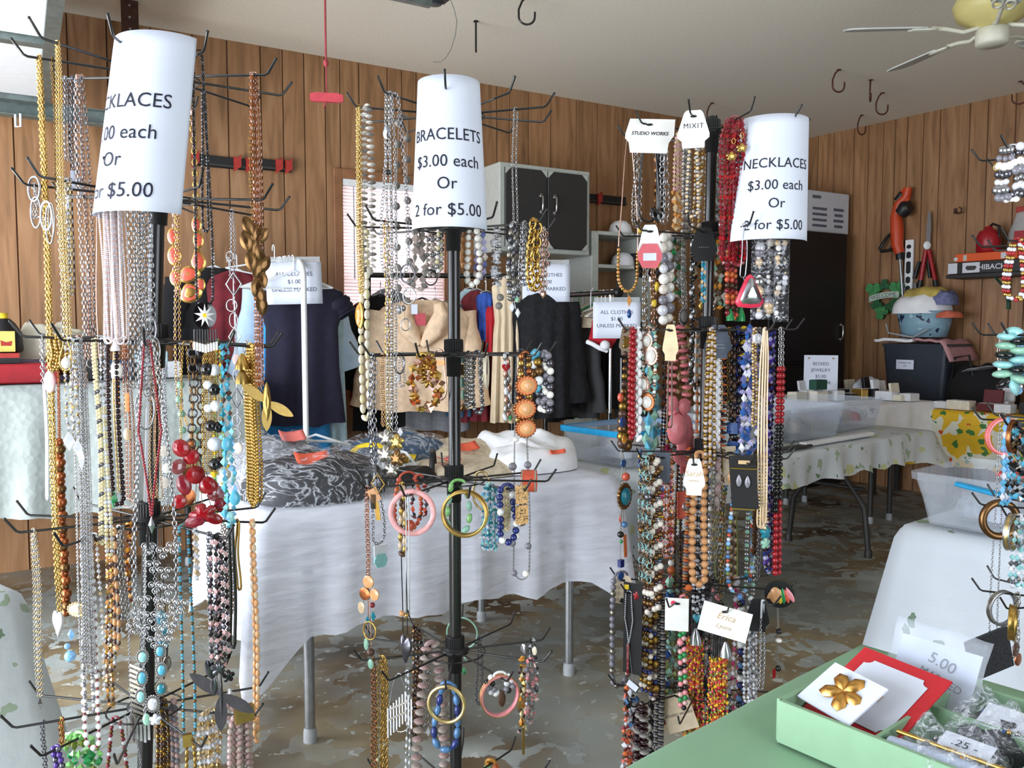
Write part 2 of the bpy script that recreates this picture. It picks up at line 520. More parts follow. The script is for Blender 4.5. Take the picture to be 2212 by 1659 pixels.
def wob(x,y,z=0.0,seed=0.0):
 """smooth lumpy value about -1..1"""
 return(sin(x*1.7+seed)*cos(y*2.3-seed*1.3)+0.6*sin(x*3.9-y*2.1+seed*2.1)+0.4*cos(y*5.3+x*4.7+z*3.1+seed*0.7)+0.5*sin(z*3.7+x*2.2+seed))/2.0
 # --- shared materials
panel_material('panelling_wood','#84603F','#A07550','#B28A64')  # one wood colour shared by both panelled walls
floor_material()
M('ceiling_paint','#E2DDD0',0.85,var=0.05,scale=60,bump=0.06)
M('wall_dark','#5A4330',0.7)
M('groove','#3A2212',0.8)
M('trim_brown','#8A5E3E',0.45,var=0.18,scale=12)
M('white_panel','#D9DCE0',0.6,var=0.03)
M('galv','#6F7A78',0.45,0.6,var=0.2,scale=25)
M('rust','#4A2C20',0.7,0.3,var=0.3)
M('brown_hook','#4B2018',0.5)
M('black_metal','#0C0C0D',0.32,0.0,var=0.1,coat=0.3)
M('black_plastic','#121214',0.45,var=0.1)
M('chrome','#C8CBD0',0.22,1.0,var=0.04)
M('steel','#A3A6AA',0.32,0.9,var=0.1)
M('white_metal','#E6EAEC',0.35,var=0.04)
M('white_plastic','#E4E7EA',0.4,var=0.04)
M('cream_plastic','#D8CDA0',0.4,var=0.06)
M('fan_white','#C9C8B8',0.5,var=0.06)
M('fan_cream','#C4B878',0.5,var=0.12,scale=8)
M('fan_blade','#B3B8B4',0.5,var=0.05)
M('paper','#D3D9E8',0.8,var=0.015,scale=8)
M('paper_grey','#C9CBD2',0.8,var=0.03)
M('ink','#15182A',0.8)
M('ink_grey','#5C606E',0.8)
M('cab_grey','#B4B9B2',0.55,var=0.06)
M('cab_dark','#2E2D2D',0.5,var=0.08)
M('cab_black','#161214',0.5,var=0.1)
M('red_plastic','#9A1420',0.4,var=0.12)
M('red_rope','#9A3A42',0.8)
M('red_clip','#A02A22',0.5)
M('orange','#C2431C',0.45,var=0.1)
M('orange_box','#D8541C',0.6,var=0.05)
M('orange_tag','#F0684A',0.7,var=0.06)
M('pink_tag','#EC7C74',0.7,var=0.05)
M('blue_plastic','#1794C8',0.35,var=0.08)
M('bin','#D5DCE4',0.3,clear=0.78,var=0.05)
M('bin_frost','#C7CDD0',0.4,clear=0.62,var=0.05)
M('tote_dark','#3A414C',0.3,clear=0.3,var=0.1)
M('baggie','#E3E9F2',0.1,clear=0.8,var=0.05,bump=0.5,scale=30)
M('baggie_lumpy','#C9D2DE',0.15,clear=0.25,var=0.25,bump=0.6,scale=25)
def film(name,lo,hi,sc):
 """thin clear plastic: almost invisible between whitish streaks that paint in the glare of creases"""
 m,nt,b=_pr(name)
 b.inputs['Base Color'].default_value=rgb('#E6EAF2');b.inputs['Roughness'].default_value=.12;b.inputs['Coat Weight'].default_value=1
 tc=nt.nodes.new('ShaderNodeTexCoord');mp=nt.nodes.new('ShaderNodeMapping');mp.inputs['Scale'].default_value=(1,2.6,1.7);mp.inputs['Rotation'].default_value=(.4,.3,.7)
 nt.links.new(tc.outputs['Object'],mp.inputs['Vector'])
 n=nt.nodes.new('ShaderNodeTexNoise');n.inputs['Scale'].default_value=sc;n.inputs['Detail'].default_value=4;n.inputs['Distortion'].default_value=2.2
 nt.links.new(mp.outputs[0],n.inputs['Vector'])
 a=ramp(nt,n.outputs['Fac'],[(.45,hi),(.485,lo),(.50,lo*.6),(.515,lo),(.55,hi)])  # opaque white streaks put crease highlights into the material
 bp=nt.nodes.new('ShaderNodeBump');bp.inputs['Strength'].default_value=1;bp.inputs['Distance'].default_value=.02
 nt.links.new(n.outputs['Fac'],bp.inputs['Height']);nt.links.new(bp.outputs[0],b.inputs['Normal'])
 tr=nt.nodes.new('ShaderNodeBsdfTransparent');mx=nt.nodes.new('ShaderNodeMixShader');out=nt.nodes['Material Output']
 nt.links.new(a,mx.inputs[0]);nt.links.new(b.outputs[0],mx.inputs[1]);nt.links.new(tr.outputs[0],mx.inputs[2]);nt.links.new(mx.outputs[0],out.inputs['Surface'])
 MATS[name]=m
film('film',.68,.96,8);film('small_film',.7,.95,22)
M('dark_fabric','#1D1D22',0.6,var=0.5,scale=14,bump=0.6)
M('navy','#1E1C33',0.85,var=0.2,scale=30)
M('lightblue','#B4CDE6',0.85,var=0.08,scale=20)
M('blue_dress','#2A92D8',0.7,var=0.25,scale=9)
M('maroon','#6A1A24',0.85,var=0.35,scale=18)
M('black_cloth','#0F0F12',0.9,var=0.3,scale=14)
M('charcoal_cloth','#2E2F31',0.9,var=0.15,scale=30)
M('grey_cloth','#84868C',0.9,var=0.15)
M('denim','#3D5876',0.9,var=0.2)
M('plaid_blue','#2D4FA0',0.85,var=0.5,scale=20)
M('red_cloth','#B01828',0.85,var=0.15)
M('beige_cloth','#D6C3A6',0.85,var=0.08,scale=15)
M('paleblue','#A9C2CC',0.85,var=0.1)
M('pinkwhite','#E3C9C4',0.85,var=0.1)
M('fur_cream','#E0C3A4',0.95,var=0.16,scale=22,bump=1.0)
M('fur_black','#131318',0.95,var=0.5,scale=35,bump=1.0)
M('white_cloth','#E9EAEE',0.85,var=0.06,scale=12,bump=0.4)
M('cream_cloth','#D9D2BE',0.8,var=0.08,scale=10,bump=0.2)
M('linen','#D3C4AA',0.9,var=0.18,scale=50,bump=0.4)
M('green_cloth','#88AE8E',0.6,var=0.06,scale=6,bump=0.15)
M('green_card','#8AAE8D',0.6,var=0.04)
M('green_dark','#1A4A3C',0.6)
M('rubber_grey','#9A9EA2',0.6)
M('gold_foil','#C8A052',0.3,1.0,var=0.08)
M('lace_white','#DDE0EC',.85,var=.10,scale=9,bump=.5,clear=.16,aniso=(1,1,5))
lace('lace_grey','#A4ACAA',0.0,34)
spots('leaf_cloth','#D3DADF',[('#9FB39A',17,0.34,0.26),('#6E8A6C',25,0.26,0.14),('#C9CE9A',12,0.36,0.2)],clear=0.08)
spots('leaf_cloth_clear','#CBD3DC',[('#8FA68C',13,0.36,0.16),('#5F7B62',19,0.28,0.10)],clear=0.12)
spots('sunflower_cloth','#E4E3D2',[('#E6B81E',9,0.66,0.85),('#3E7A35',18,0.40,0.26),('#D2551C',13,0.24,0.5)])
spots('blue_print','#7EA2B4',[('#1E2A48',16,0.38,0.55),('#A8C6D0',22,0.28,0.4)])
spots('leopard','#C79A5B',[('#3A2413',90,0.42,0.7)],rough=0.35)
# --- room shell
C0,C1_,C2,C3=wa(-3.1,0),COR,wb(8.2,0),wa(-3.1,7.4)
for nm,z0,z1,mt in(('floor',-0.12,0.0,'floor'),('ceiling',ROOM_H,ROOM_H+0.12,'ceiling_paint')):
 mb=MB()
 q=[np.array([c[0],c[1],z]) for z in(z0,z1) for c in(C0-UA*4-NA*.3,C1_+(C1_-wa(2,3))*.05,C2-NB*.2+UB*.3,C3-UA*4+NA*.4)] if nm=='floor' else[np.array([c[0],c[1],z]) for z in(z0,z1) for c in(C0-UA*.2-NA*.2,C1_+(C1_-wa(2,3))*.05,C2-NB*.2+UB*.3,C3-UA*.2+NA*.2)]
 mb.add(q,[(0,3,2,1),(4,5,6,7),(0,1,5,4),(1,2,6,5),(2,3,7,6),(3,0,4,7)],mt,False)
 struct(mb,nm,{'floor':'concrete floor with peeling grey paint and brown stains','ceiling':'off-white painted garage ceiling'}[nm])
def plank_wall(name,p0,u,nrm,length,z0,z1,hole=None,seed=1,label=None):
 """grooved panelling as one mesh: each plank a chamfered board, hole = (a, b, za, zb)"""
 r=random.Random(seed)
 cuts=[0.0]
 while cuts[-1]<length:
  cuts.append(cuts[-1]+r.choice([0.10,0.13,0.155,0.19,0.22]))
 cuts[-1]=length
 if hole:cuts=sorted(set([c for c in cuts if min(abs(c-hole[0]),abs(c-hole[1]))>0.04]+[hole[0],hole[1]]))
 mb=MB();vals=[]
 g,d=0.0022,0.006
 for a,b in zip(cuts[:-1],cuts[1:]):
  segs=[(z0,z1)]
  if hole and a>hole[0]-1e-6 and b<hole[1]+1e-6:segs=[(z0,hole[2]),(hole[3],z1)]
  v=r.random()
  for za,zb in segs:
   V=[p0+u*x+nrm*y+ZV*z for z in(za,zb) for x,y in((a,-0.05),(a,-d),(a+g,-d),(a+g*2.2,0),(b-g*2.2,0),(b-g,-d),(b,-d),(b,-0.05))]
   n0=len(mb.S)
   mb.add(V,[(i,i+1,8+i+1,8+i) for i in(0,2,3,4,6)],'panelling_wood',False)
   mb.add(V,[(i,i+1,8+i+1,8+i) for i in(1,5)],'groove',False)
   mb.add(V,[(7,0,8,15),(0,7,6,5,4,3,2,1),tuple(range(8,16))],'panelling_wood',False)
   vals+=[v]*10
 o=struct(mb,name,label)
 at=o.data.attributes.new('plank','FLOAT','FACE')
 at.data.foreach_set('value',np.array(vals,np.float32))
 return o
def hit(px,py,p0,nrm):
 r=ray(px,py)
 return _C+r*(((p0-_C)@nrm)/(r@nrm))
def onA(px,py,n=0.0):return hit(px,py,wa(0,n),NA)
def onB(px,py,n=0.0):return hit(px,py,wb(0,n),NB)
def sA(p):return float((p-A1)@UA)
def sB(p):return float((p-COR)@UB)
w0,w1=sA(onA(740,600)),sA(onA(962,600))
WZ0,WZ1=0.92,2.22
plank_wall('wall_left',wa(-3.1,0),UA,NA,3.1+sA(COR)+0.03,0,ROOM_H,(w0+3.1,w1+3.1,WZ0,WZ1),3,'long wood-panelled wall with the window')
plank_wall('wall_right',COR,UB,NB,8.2,0,ROOM_H,None,8,'wood-panelled wall on the right with the tools')
mb=MB()
for a,b,z0,z1 in((0,0.55,0,ROOM_H),(0.55,5.2,2.32,ROOM_H),(5.2,7.4,0,ROOM_H)):
 mb.box(wa(-3.14,(a+b)/2,(z0+z1)/2),0.04,(b-a)/2,(z1-z0)/2,'wall_dark',UA,NA)
struct(mb,'wall_front','end wall with the open garage doorway')
mb=MB()
dv=C2-C3;Lr=np.linalg.norm(dv);dv=dv/Lr;nv=np.array([dv[1],-dv[0],0])
for a,b,z0,z1 in((0,2.6,0,ROOM_H),(2.6,5.0,2.4,ROOM_H),(5.0,Lr,0,ROOM_H)):  # gap in the unseen wall made for the added rear fill
 mb.box(C3+dv*(a+b)/2+ZV*(z0+z1)/2+nv*.04,(b-a)/2,0.04,(z1-z0)/2,'wall_dark',dv,nv)
struct(mb,'wall_rear','wall behind the camera')
t=thing('window_1','bright window with white slatted blind behind the middle rack','window',wa((w0+w1)/2,0,WZ0))
t['kind']='structure'
mb=MB()
for a,b,za,zb in((w0-.055,w0,WZ0-.06,WZ1+.06),(w1,w1+.055,WZ0-.06,WZ1+.06),(w0,w1,WZ1,WZ1+.06),(w0,w1,WZ0-.06,WZ0)):
 mb.box(wa((a+b)/2,0.012,(za+zb)/2),(b-a)/2,0.012,(zb-za)/2,'trim_brown',UA,NA,bev=.003)
for x in(w0,w1):mb.box(wa(x,-0.05,(WZ0+WZ1)/2),.006,.06,(WZ1-WZ0)/2,'trim_brown',UA,NA)
part(mb,'window_frame',t,'brown wooden window frame')
M('pane','#DCE8F4',0.05,clear=0.85)
mb=MB()
mb.box(wa((w0+w1)/2,-0.10,(WZ0+WZ1)/2),(w1-w0)/2,.003,(WZ1-WZ0)/2,'pane',UA,NA)
for z in(WZ0+.02,(WZ0+WZ1)/2,WZ1-.02):mb.box(wa((w0+w1)/2,-0.09,z),(w1-w0)/2,.015,.02,'white_plastic',UA,NA)
part(mb,'window_pane',t)
mb=MB()
mb.box(wa((w0+w1)/2,0.0,WZ1-.02),(w1-w0)/2-.004,.02,.022,'white_plastic',UA,NA,bev=.004)
part(mb,'blind_headrail',t)
_m,_nt,_b=_pr('blind_slats')
_tl=_nt.nodes.new('ShaderNodeBsdfTranslucent');_tl.inputs[0].default_value=rgb('#F3E6E6')
_df=_nt.nodes.new('ShaderNodeBsdfDiffuse');_df.inputs[0].default_value=rgb('#EFEAEA')
_mx=_nt.nodes.new('ShaderNodeMixShader');_mx.inputs[0].default_value=0.55
_nt.links.new(_df.outputs[0],_mx.inputs[1]);_nt.links.new(_tl.outputs[0],_mx.inputs[2]);_nt.links.new(_mx.outputs[0],_nt.nodes['Material Output'].inputs['Surface'])
MATS['blind_slats']=_m
mb=MB()
z=WZ1-.05
while z>WZ0+.01:
 mb.box(wa((w0+w1)/2,-.012,z),(w1-w0)/2-.008,.0135,.0006,'blind_slats',UA,unit(NA*.45-ZV*.89),unit(NA*.89+ZV*.45))
 z-=.021
part(mb,'blind_slat',t,'white blind slats, nearly closed')
mb=MB()
mb.tube([wa(w0+.075,.012,WZ1-.03),wa(w0+.075,.014,WZ1-.62)],.004,'rubber_grey',6)
part(mb,'blind_wand',t,'grey tilt wand')
# --- overhead garage door, its track, opener and cord
t=thing('overhead_door','white insulated garage door in grey steel frame, slid open under ceiling','garage door',wa(-0.48,2.7,2.36))
for i in range(4):
 s1=-0.48-i*0.56;s0=s1-0.55
 mb=MB()
 for k in range(5):
  n0=0.46+k*0.93;n1=n0+0.91
  mb.box(wa((s0+s1)/2,(n0+n1)/2,2.40),.245,.43,.022,'white_panel',UA,NA,bev=.004)
 sec=part(mb,'door_section',t)
 mb=MB()
 for x in(s0+.02,s1-.02):mb.box(wa(x,2.78,2.375),.025,2.35,.022,'galv',UA,NA)
 for k in range(6):mb.box(wa((s0+s1)/2,0.45+k*.93,2.372),.25,.028,.018,'galv',UA,NA)
 part(mb,'steel_rail',sec,'grey galvanised rails')
t=thing('door_track','grey steel garage-door track along the panelled wall, upper left','track',wa(-1.4,.39,2.33))
mb=MB()
e0,e1=wa(-3.0,.39,2.33),sA(onA(402,275,.39))
mb.box(wa((e1-3.0)/2,.375,2.335),(e1+3.0)/2,.002,.035,'galv',UA,NA)
for dz in(-.034,.034):mb.box(wa((e1-3.0)/2,.395,2.335+dz),(e1+3.0)/2,.02,.002,'galv',UA,NA)
mb.box(wa((e1-3.0)/2,.36,2.30),(e1+3.0)/2,.015,.002,'galv',UA,NA)
part(mb,'channel',t)
mb=MB()
sh=sA(onA(285,200,.36))
mb.box(wa(sh,.355,2.645),.040,.002,.305,'rust',UA,NA)
mb.box(wa(sh+.04,.335,2.645),.002,.02,.305,'rust',UA,NA)
for k in range(10):mb.cyl(wa(sh,.356,2.40+k*.058),wa(sh,.3585,2.40+k*.058),.006,'steel',8)
part(mb,'hanger_strap',t,'brown perforated steel hanger strap')
mb=MB()
mb.tube([wa(-.62,.41,2.30),wa(-.62,.43,2.24),wa(-.60,.44,2.24),wa(-.60,.44,2.30)],.006,'white_plastic',8)
part(mb,'roller_bracket',t)
op=P(930,-8,3.85)
t=thing('door_opener','dark grey garage-door opener housing on ceiling, top centre','door opener',op+ZV*.1)
mb=MB();mb.box(op+ZV*.075,.13,.10,.07,'cab_dark',UA,NA,bev=.03)
part(mb,'housing',t)
mb=MB();mb.box(op+ZV*.16,.02,.02,.09+(ROOM_H-op[2]-.25)/2,'galv',UA,NA)
mb.cyl(op+ZV*.14,np.array([op[0],op[1],ROOM_H]),.012,'galv')
part(mb,'mount_bracket',t)
mb=MB();mb.lathe(op+UA*.05-NA*.06+ZV*.0,[(0,-.012),(.03,-.008),(.045,.01),(.045,.03)],'tote_dark')
part(mb,'lamp_lens',t)
w=P(975,2,3.85)
mb=MB();mb.tube([P(a,b,3.85) for a,b in((972,-4),(981,20),(987,45),(984,75),(975,105),(963,125),(952,134),(936,134))],.0016,'galv',5)
part(mb,'antenna_wire',t,'thin hanging aerial wire')
rl=P(703,-45,3.52)
mb=MB();mb.box((wa(-3.0,0)*0+(op+UA*-1.4)*np.array([1,1,0])+ZV*(rl[2]+.03)),1.4,.018,.018,'galv',UA,NA)
part(mb,'rail',t)
hp=P(705,211,3.52)
t=thing('release_cord','red cord with pink handle hanging from garage ceiling','pull cord',hp)
mb=MB();top=P(702,-44,3.52)
mb.tube([top,P(703,60,3.52),P(704,128,3.52)],.0045,'red_rope',7)
mb.tube([P(704,128,3.52),P(705,170,3.52),P(705,205,3.52),P(704,222,3.52),P(699,233,3.52)],.003,'red_rope',6)
mb.sph(P(704,136,3.52),.011,'red_rope',1,1,1.5)
part(mb,'rope',t)
mb=MB();hx=unit(np.array([1,.1,-.02]))
mb.prism([(-.068,-.014),(-.05,-.018),(.05,-.018),(.068,-.014),(.068,.010),(.045,.018),(-.045,.018),(-.068,.012)],P(706,211,3.52),hx,np.array([0,0,1.0]),.02,'red_clip')
MATS['pinkred']=M('pinkred','#B03A46',0.5);mb.mats[0]=MATS['pinkred']
part(mb,'handle',t,'pinkish-red plastic handle')
def ceil_hook(px,py,h,mat,label,yaw=0.0,wd=1.0,straight=False,base=None):
 b0=G(px,py,ROOM_H)
 d=np.array([cos(yaw),sin(yaw),0])
 if straight:pts=[b0,b0-ZV*h*.5,b0-ZV*h];d2=np.array([0.05,-.9,0]);pts+=[b0-ZV*h*1.06+d2*.02,b0-ZV*h+d2*.035]
 else:
  r=h*.28*wd
  pts=[b0,b0-d*r*.6-ZV*h*.18,b0-d*r-ZV*h*.45]
  for k in range(0,9):
   a=pi+pi*k/8
   pts.append(b0+d*r*cos(a)*1.0-ZV*(h*.7)+ZV*r*sin(a)*.9)
  pts.append(b0+d*r*1.02-ZV*h*.52)
 t_=thing('ceiling_hook',label,'hook',b0,'screw hooks in the ceiling')
 m_=MB();m_.tube(pts,.0055,mat,8);part(m_,'hook_bar',t_)
 m_=MB();m_.lathe(b0-ZV*.006,[(.013,0),(.013,.006)],mat,12);part(m_,'collar',t_)
ceil_hook(1138,-8,.145,'black_metal','black open ceiling hook near top centre, right of the opener',0.1)
ceil_hook(1028,45,.16,'black_metal','black ceiling hook seen edge-on as straight bar above bracelet sign',straight=True)
ceil_hook(1812,150,.15,'brown_hook','brown ceiling hook by itself left of the fan blade tip',.2)
ceil_hook(1881,172,.15,'brown_hook','brown ceiling hook just left below fan blade tip, seen nearly edge-on',1.1)
ceil_hook(1906,200,.16,'brown_hook','brown ceiling hook lowest right of the pair under fan blade tip',.15)
ceil_hook(1862,248,.16,'brown_hook','brown ceiling hook at edge where ceiling meets right wall',.5)
ceil_hook(1538,222,.16,'brown_hook','brown ceiling hook behind the right necklace rack top',.5)
ceil_hook(2204,175,.16,'brown_hook','brown ceiling hook at far right frame edge',2.6)
fc=P(2143,92,3.6)
t=thing('ceiling_fan','white ceiling fan with cream motor hub, top right','fan',fc+ZV*.1)
mb=MB();mb.lathe(fc,[(0,-.012),(.055,-.012),(.064,-.004),(.064,.055),(.045,.06)],'fan_white',28);part(mb,'switch_housing',t)
mb=MB();mb.lathe(fc,[(.05,.06),(.085,.075),(.14,.11),(.155,.16),(.13,.215),(.05,.24)],'fan_cream',32);part(mb,'motor_housing',t,'cream yellowed bell-shaped motor housing')
mb=MB();mb.cyl(fc+ZV*.23,np.array([fc[0],fc[1],ROOM_H]),.014,'fan_white');mb.lathe(np.array([fc[0],fc[1],ROOM_H-.06]),[(.02,0),(.06,.02),(.065,.06)],'fan_white');part(mb,'downrod',t)
for k in range(5):
 a=radians(176+72*k)
 d=np.array([cos(a),sin(a),0]);e=unit(np.array([-sin(a),cos(a),0])*.95-ZV*.24)
 z_=fc+ZV*.065
 prof=[(.28,.045),(.31,.055),(.54,.066),(.59,.055),(.606,.03)]
 pts=[(x,y) for x,y in prof]+[(x,-y) for x,y in prof[::-1]]
 mb=MB();mb.prism(pts,z_,d,e,.006,'fan_blade');bl=part(mb,'blade',t)
 mb=MB()
 mb.tube([z_+d*.05,z_+d*.12-ZV*.02,z_+d*.19-ZV*.005,z_+d*.25],.009,'fan_white',8)
 for sg in(-1,1):
  cc_=z_+d*.285+e*sg*.022-ZV*.006
  mb.tube([cc_+(d*cos(q)*.05+e*sin(q)*.018) for q in np.linspace(0,2*pi,14)[:-1]],.005,'fan_white',6,closed=True)
 part(mb,'blade_iron',bl,'white scrolled blade bracket')
 # --- fittings on the long wall
def clip_rail(px0,px1,py0,py1,label,clips):
 a,b=onA(px0,py0,.02),onA(px1,py1,.02)
 s0_,s1_=sA(a),sA(b);z_=(a[2]+b[2])/2
 t_=thing('tool_rail',label,'tool rail',wa((s0_+s1_)/2,0.01,z_),'tool rails on the wall')
 m_=MB();m_.box(wa((s0_+s1_)/2,.012,z_),(s1_-s0_)/2,.012,.032,'black_plastic',UA,NA,bev=.004)
 m_.box(wa((s0_+s1_)/2,.028,z_-.02),(s1_-s0_)/2,.006,.006,'cab_dark',UA,NA)
 part(m_,'bar',t_)
 for c in clips:
  s_=s0_+(s1_-s0_)*c
  m_=MB();m_.prism([(-.02,-.05),(.02,-.02),(.02,.05),(.005,.03),(-.02,.035)],wa(s_,.038,z_),UA,ZV,.02,'red_clip');part(m_,'clip',t_,'red plastic spring clip')
clip_rail(414,548,345,356,'black tool rail with red clips behind left rack, left piece',(.05,.72,.92))
clip_rail(556,629,352,362,'short black tool rail with red clips just above left rack, right piece',(.62,.9))
clip_rail(1272,1352,430,433,'dark tool rail on the wall right of the grey cabinet',(.25,))
def cabinet(name,label,s0_,s1_,n0,n1,z0,z1,body,doorm,ndoor=2,corner=False,handles='mid'):
 t_=thing(name,label,'cabinet',wa((s0_+s1_)/2,(n0+n1)/2,z0))
 m_=MB();m_.box(wa((s0_+s1_)/2,(n0+n1)/2,(z0+z1)/2),(s1_-s0_)/2,(n1-n0)/2,(z1-z0)/2,body,UA,NA,bev=.006)
 part(m_,'body',t_)
 e=.03;w_=(s1_-s0_-2*e)/ndoor
 for k in range(ndoor):
  a=s0_+e+k*w_+.004;b=a+w_-.008
  m_=MB();m_.box(wa((a+b)/2,n1+.009,(z0+z1)/2),(b-a)/2,.009,(z1-z0)/2-e,doorm,UA,NA,bev=.004)
  if corner:
   for sx in(-1,1):
    for sz in(-1,1):
     cx=a if sx<0 else b;cz=(z0+e) if sz<0 else(z1-e)
     m_.prism([(0,0),(-sx*.045,0),(0,-sz*.045)] if sx*sz<0 else[(0,0),(0,-sz*.045),(-sx*.045,0)],wa(cx,n1+.0195,cz),UA,ZV,.003,body)
  d_=part(m_,'door',t_)
  hx_=(b-.05) if k==0 else(a+.05)
  if handles=='mid':h0,h1=(z0+z1)/2-.02,(z0+z1)/2+.09
  elif handles=='top':h0,h1=z1-.25,z1-.12
  else:h0,h1=z0+.2,z0+.32
  m_=MB();m_.tube([wa(hx_,n1+.02,h0),wa(hx_,n1+.045,h0+.012),wa(hx_,n1+.045,h1-.012),wa(hx_,n1+.02,h1)],.007,'chrome',8)
  for hz in(h0,h1):m_.lathe(wa(hx_,n1+.018,hz),[(.013,0),(.013,.006)],'chrome',12,NA)
  part(m_,'handle',d_,'bright metal bow handle')
 return t_
cp0,cp1=onA(1079,455,.36),onA(1274,465,.36)
cabinet('wall_cabinet','grey wall cabinet with two dark doors, above the clothes racks',sA(cp0),sA(cp1),0.0,.36,1.79,2.36,'cab_grey','cab_dark',2,True)
sp0,sp1=sA(onA(1278,600,.34)),sA(onA(1400,600,.34))
SHZ=1.28+(712-503)/F_PX*onA(1310,503,.34)[1]
t=thing('shelf_unit','pale grey open shelf unit holding caps, left of right rack','shelf',wa((sp0+sp1)/2,.17,SHZ))
mb=MB()
for s_ in(sp0+.03,sp1):mb.box(wa(s_,.17,SHZ/2),.03,.17,SHZ/2,'cab_grey',UA,NA,bev=.004)
part(mb,'side_panel',t)
for k,z_ in enumerate((SHZ-.01,SHZ-.24,SHZ-.62)):
 mb=MB();mb.box(wa((sp0+sp1)/2+.02,.17,z_),(sp1-sp0)/2-.03,.17,.012,'cab_grey',UA,NA);part(mb,'shelf_board',t)
def cap(c,d,mat,brim,label,s=1.0):
 t_=thing('baseball_cap',label,'cap',c)
 e_=np.cross(ZV,d)
 m_=MB();m_.lathe(c,[(.085*s,0),(.086*s,.03*s),(.075*s,.07*s),(.045*s,.098*s),(0,.108*s)],mat,20);part(m_,'crown',t_)
 m_=MB()
 rows=[[c+d*(.075+.075*q*cos(a)**.5)*s*(1 if q else.98)*cos(a*.55)+e_*sin(a)*.085*s-ZV*(q*.02-.006)*s for a in np.linspace(-1.35,1.35,12)] for q in(0,.5,1)]
 m_.grid(np.array(rows),brim);part(m_,'brim',t_,solid=.004)
cap(wa(sA(onA(1340,500,.2)),.2,SHZ+.003),unit(NA-UA*.6),'white_cloth','black_cloth','white cap with dark brim on the top of shelf unit')
cap(wa(sA(onA(1345,560,.2)),.2,SHZ-.227),unit(NA-UA*.3),'white_cloth','white_cloth','white cap on the second board of shelf unit')
cap(wa(sA(onA(1372,560,.2)),.22,SHZ-.227),unit(NA+UA*.3),'navy','white_cloth','navy cap with white brim on second board of shelf unit')
tc0,tc1=sA(onA(1660,700,.55)),sA(onA(1826,700,.55))
TZ=1.28+(712-508)/F_PX*onA(1826,508,.55)[1]
t=cabinet('tall_cabinet','tall black cabinet in the room corner',tc0,tc1,.06,.55,1.0,TZ,'cab_black','cab_black',1,handles='low')
mb=MB();mb.box(wa((tc0+tc1)/2,.305,.5),(tc1-tc0)/2,.245,.5,'cab_black',UA,NA,bev=.006);part(mb,'lower_body',t)
for k in(0,1):
 a=tc0+.02+k*(tc1-tc0-.04)/2;b=a+(tc1-tc0-.04)/2-.006
 mb=MB();mb.box(wa((a+b)/2,.558,.5),(b-a)/2,.008,.47,'cab_black',UA,NA,bev=.004);d_=part(mb,'door',t)
 hx_=b-.05 if k==0 else a+.05
 mb=MB();mb.tube([wa(hx_,.567,.78),wa(hx_,.59,.79),wa(hx_,.59,.88),wa(hx_,.567,.9)],.006,'chrome',8);part(mb,'handle',d_,'bright metal bow handle')
bx0,bx1=sA(onA(1700,460,.5)),sA(onA(1836,460,.5))
bz1=1.28+(712-424)/F_PX*onA(1836,424,.5)[1]
t=thing('storage_box','pale grey printed carton on top of tall black cabinet','box',wa((bx0+bx1)/2,.3,TZ))
mb=MB();mb.box(wa((bx0+bx1)/2,.29,(TZ+bz1)/2+.003),(bx1-bx0)/2,.2,(bz1-TZ)/2-.003,'paper_grey',UA,NA,bev=.006);part(mb,'carton',t)
mb=MB()
for k in range(4):
 z_=TZ+.06+k*.045
 mb.box(wa(bx1-.36,.4915,z_),.085,.001,.010,'ink_grey',UA,NA);mb.box(wa(bx1-.13,.4915,z_+.004),.05+.012*(k%2),.001,.011,'ink_grey',UA,NA)
mb.box(wa(bx1-.40,.4915,bz1-.05),.05,.001,.012,'ink_grey',UA,NA)
part(mb,'printed_panel',t,'faint grey printed text lines')
# --- fittings on the right wall
def Bp(px,py,n=.03):return onB(px,py,n)
def on_wall_B(px,py,n=.03):
 p_=Bp(px,py,n)
 return p_
k=lambda a,b,n=.07:Bp(a,b,n)
t=thing('string_trimmer','orange and black string trimmer hung on the right wall','string trimmer',k(1945,560))
mb=MB();mb.tube([k(1962,405),k(1958,425),k(1940,440),k(1936,470),k(1938,500),k(1938,530),k(1944,548)],[.03,.035,.03,.045,.05,.045,.036],'orange',12)
mb.tube([k(1950,410),k(1962,428),k(1952,455),k(1942,462)],[.018,.018,.02,.02],'orange',10);part(mb,'housing',t)
mb=MB();mb.tube([k(1938,434),k(1946,424),k(1950,418)],.03,'black_plastic',10);mb.tube([k(1946,462,.10),k(1958,448,.10),k(1966,446,.10)],[.05,.06,.045],'black_plastic',12);part(mb,'battery',t,'black battery block')
mb=MB();mb.tube([k(1928,502),k(1916,512),k(1900,538),k(1904,543),k(1922,540),k(1932,522),k(1930,508)],.013,'black_plastic',8,closed=True);part(mb,'loop_handle',t,'black loop handle')
mb=MB();mb.tube([k(1943,545),k(1944,560)],.03,'black_plastic',10);mb.tube([k(1944,560),k(1950,640),k(1952,700)],.012,'steel',8);part(mb,'shaft',t,'silver metal shaft')
t=thing('spirit_level','long aluminium spirit level with dark cut-outs hung upright on right wall','level',k(1963,575,.03))
a,b=k(1965,518,.025),k(1962,640,.025)
lz0,lz1=b[2]-.1,a[2];ls=(sB(a)+sB(b))/2
mb=MB();mb.box(wb(ls,.022,(lz0+lz1)/2),.033,.012,(lz1-lz0)/2,'white_metal',UB,NB,bev=.003);part(mb,'body',t)
mb=MB()
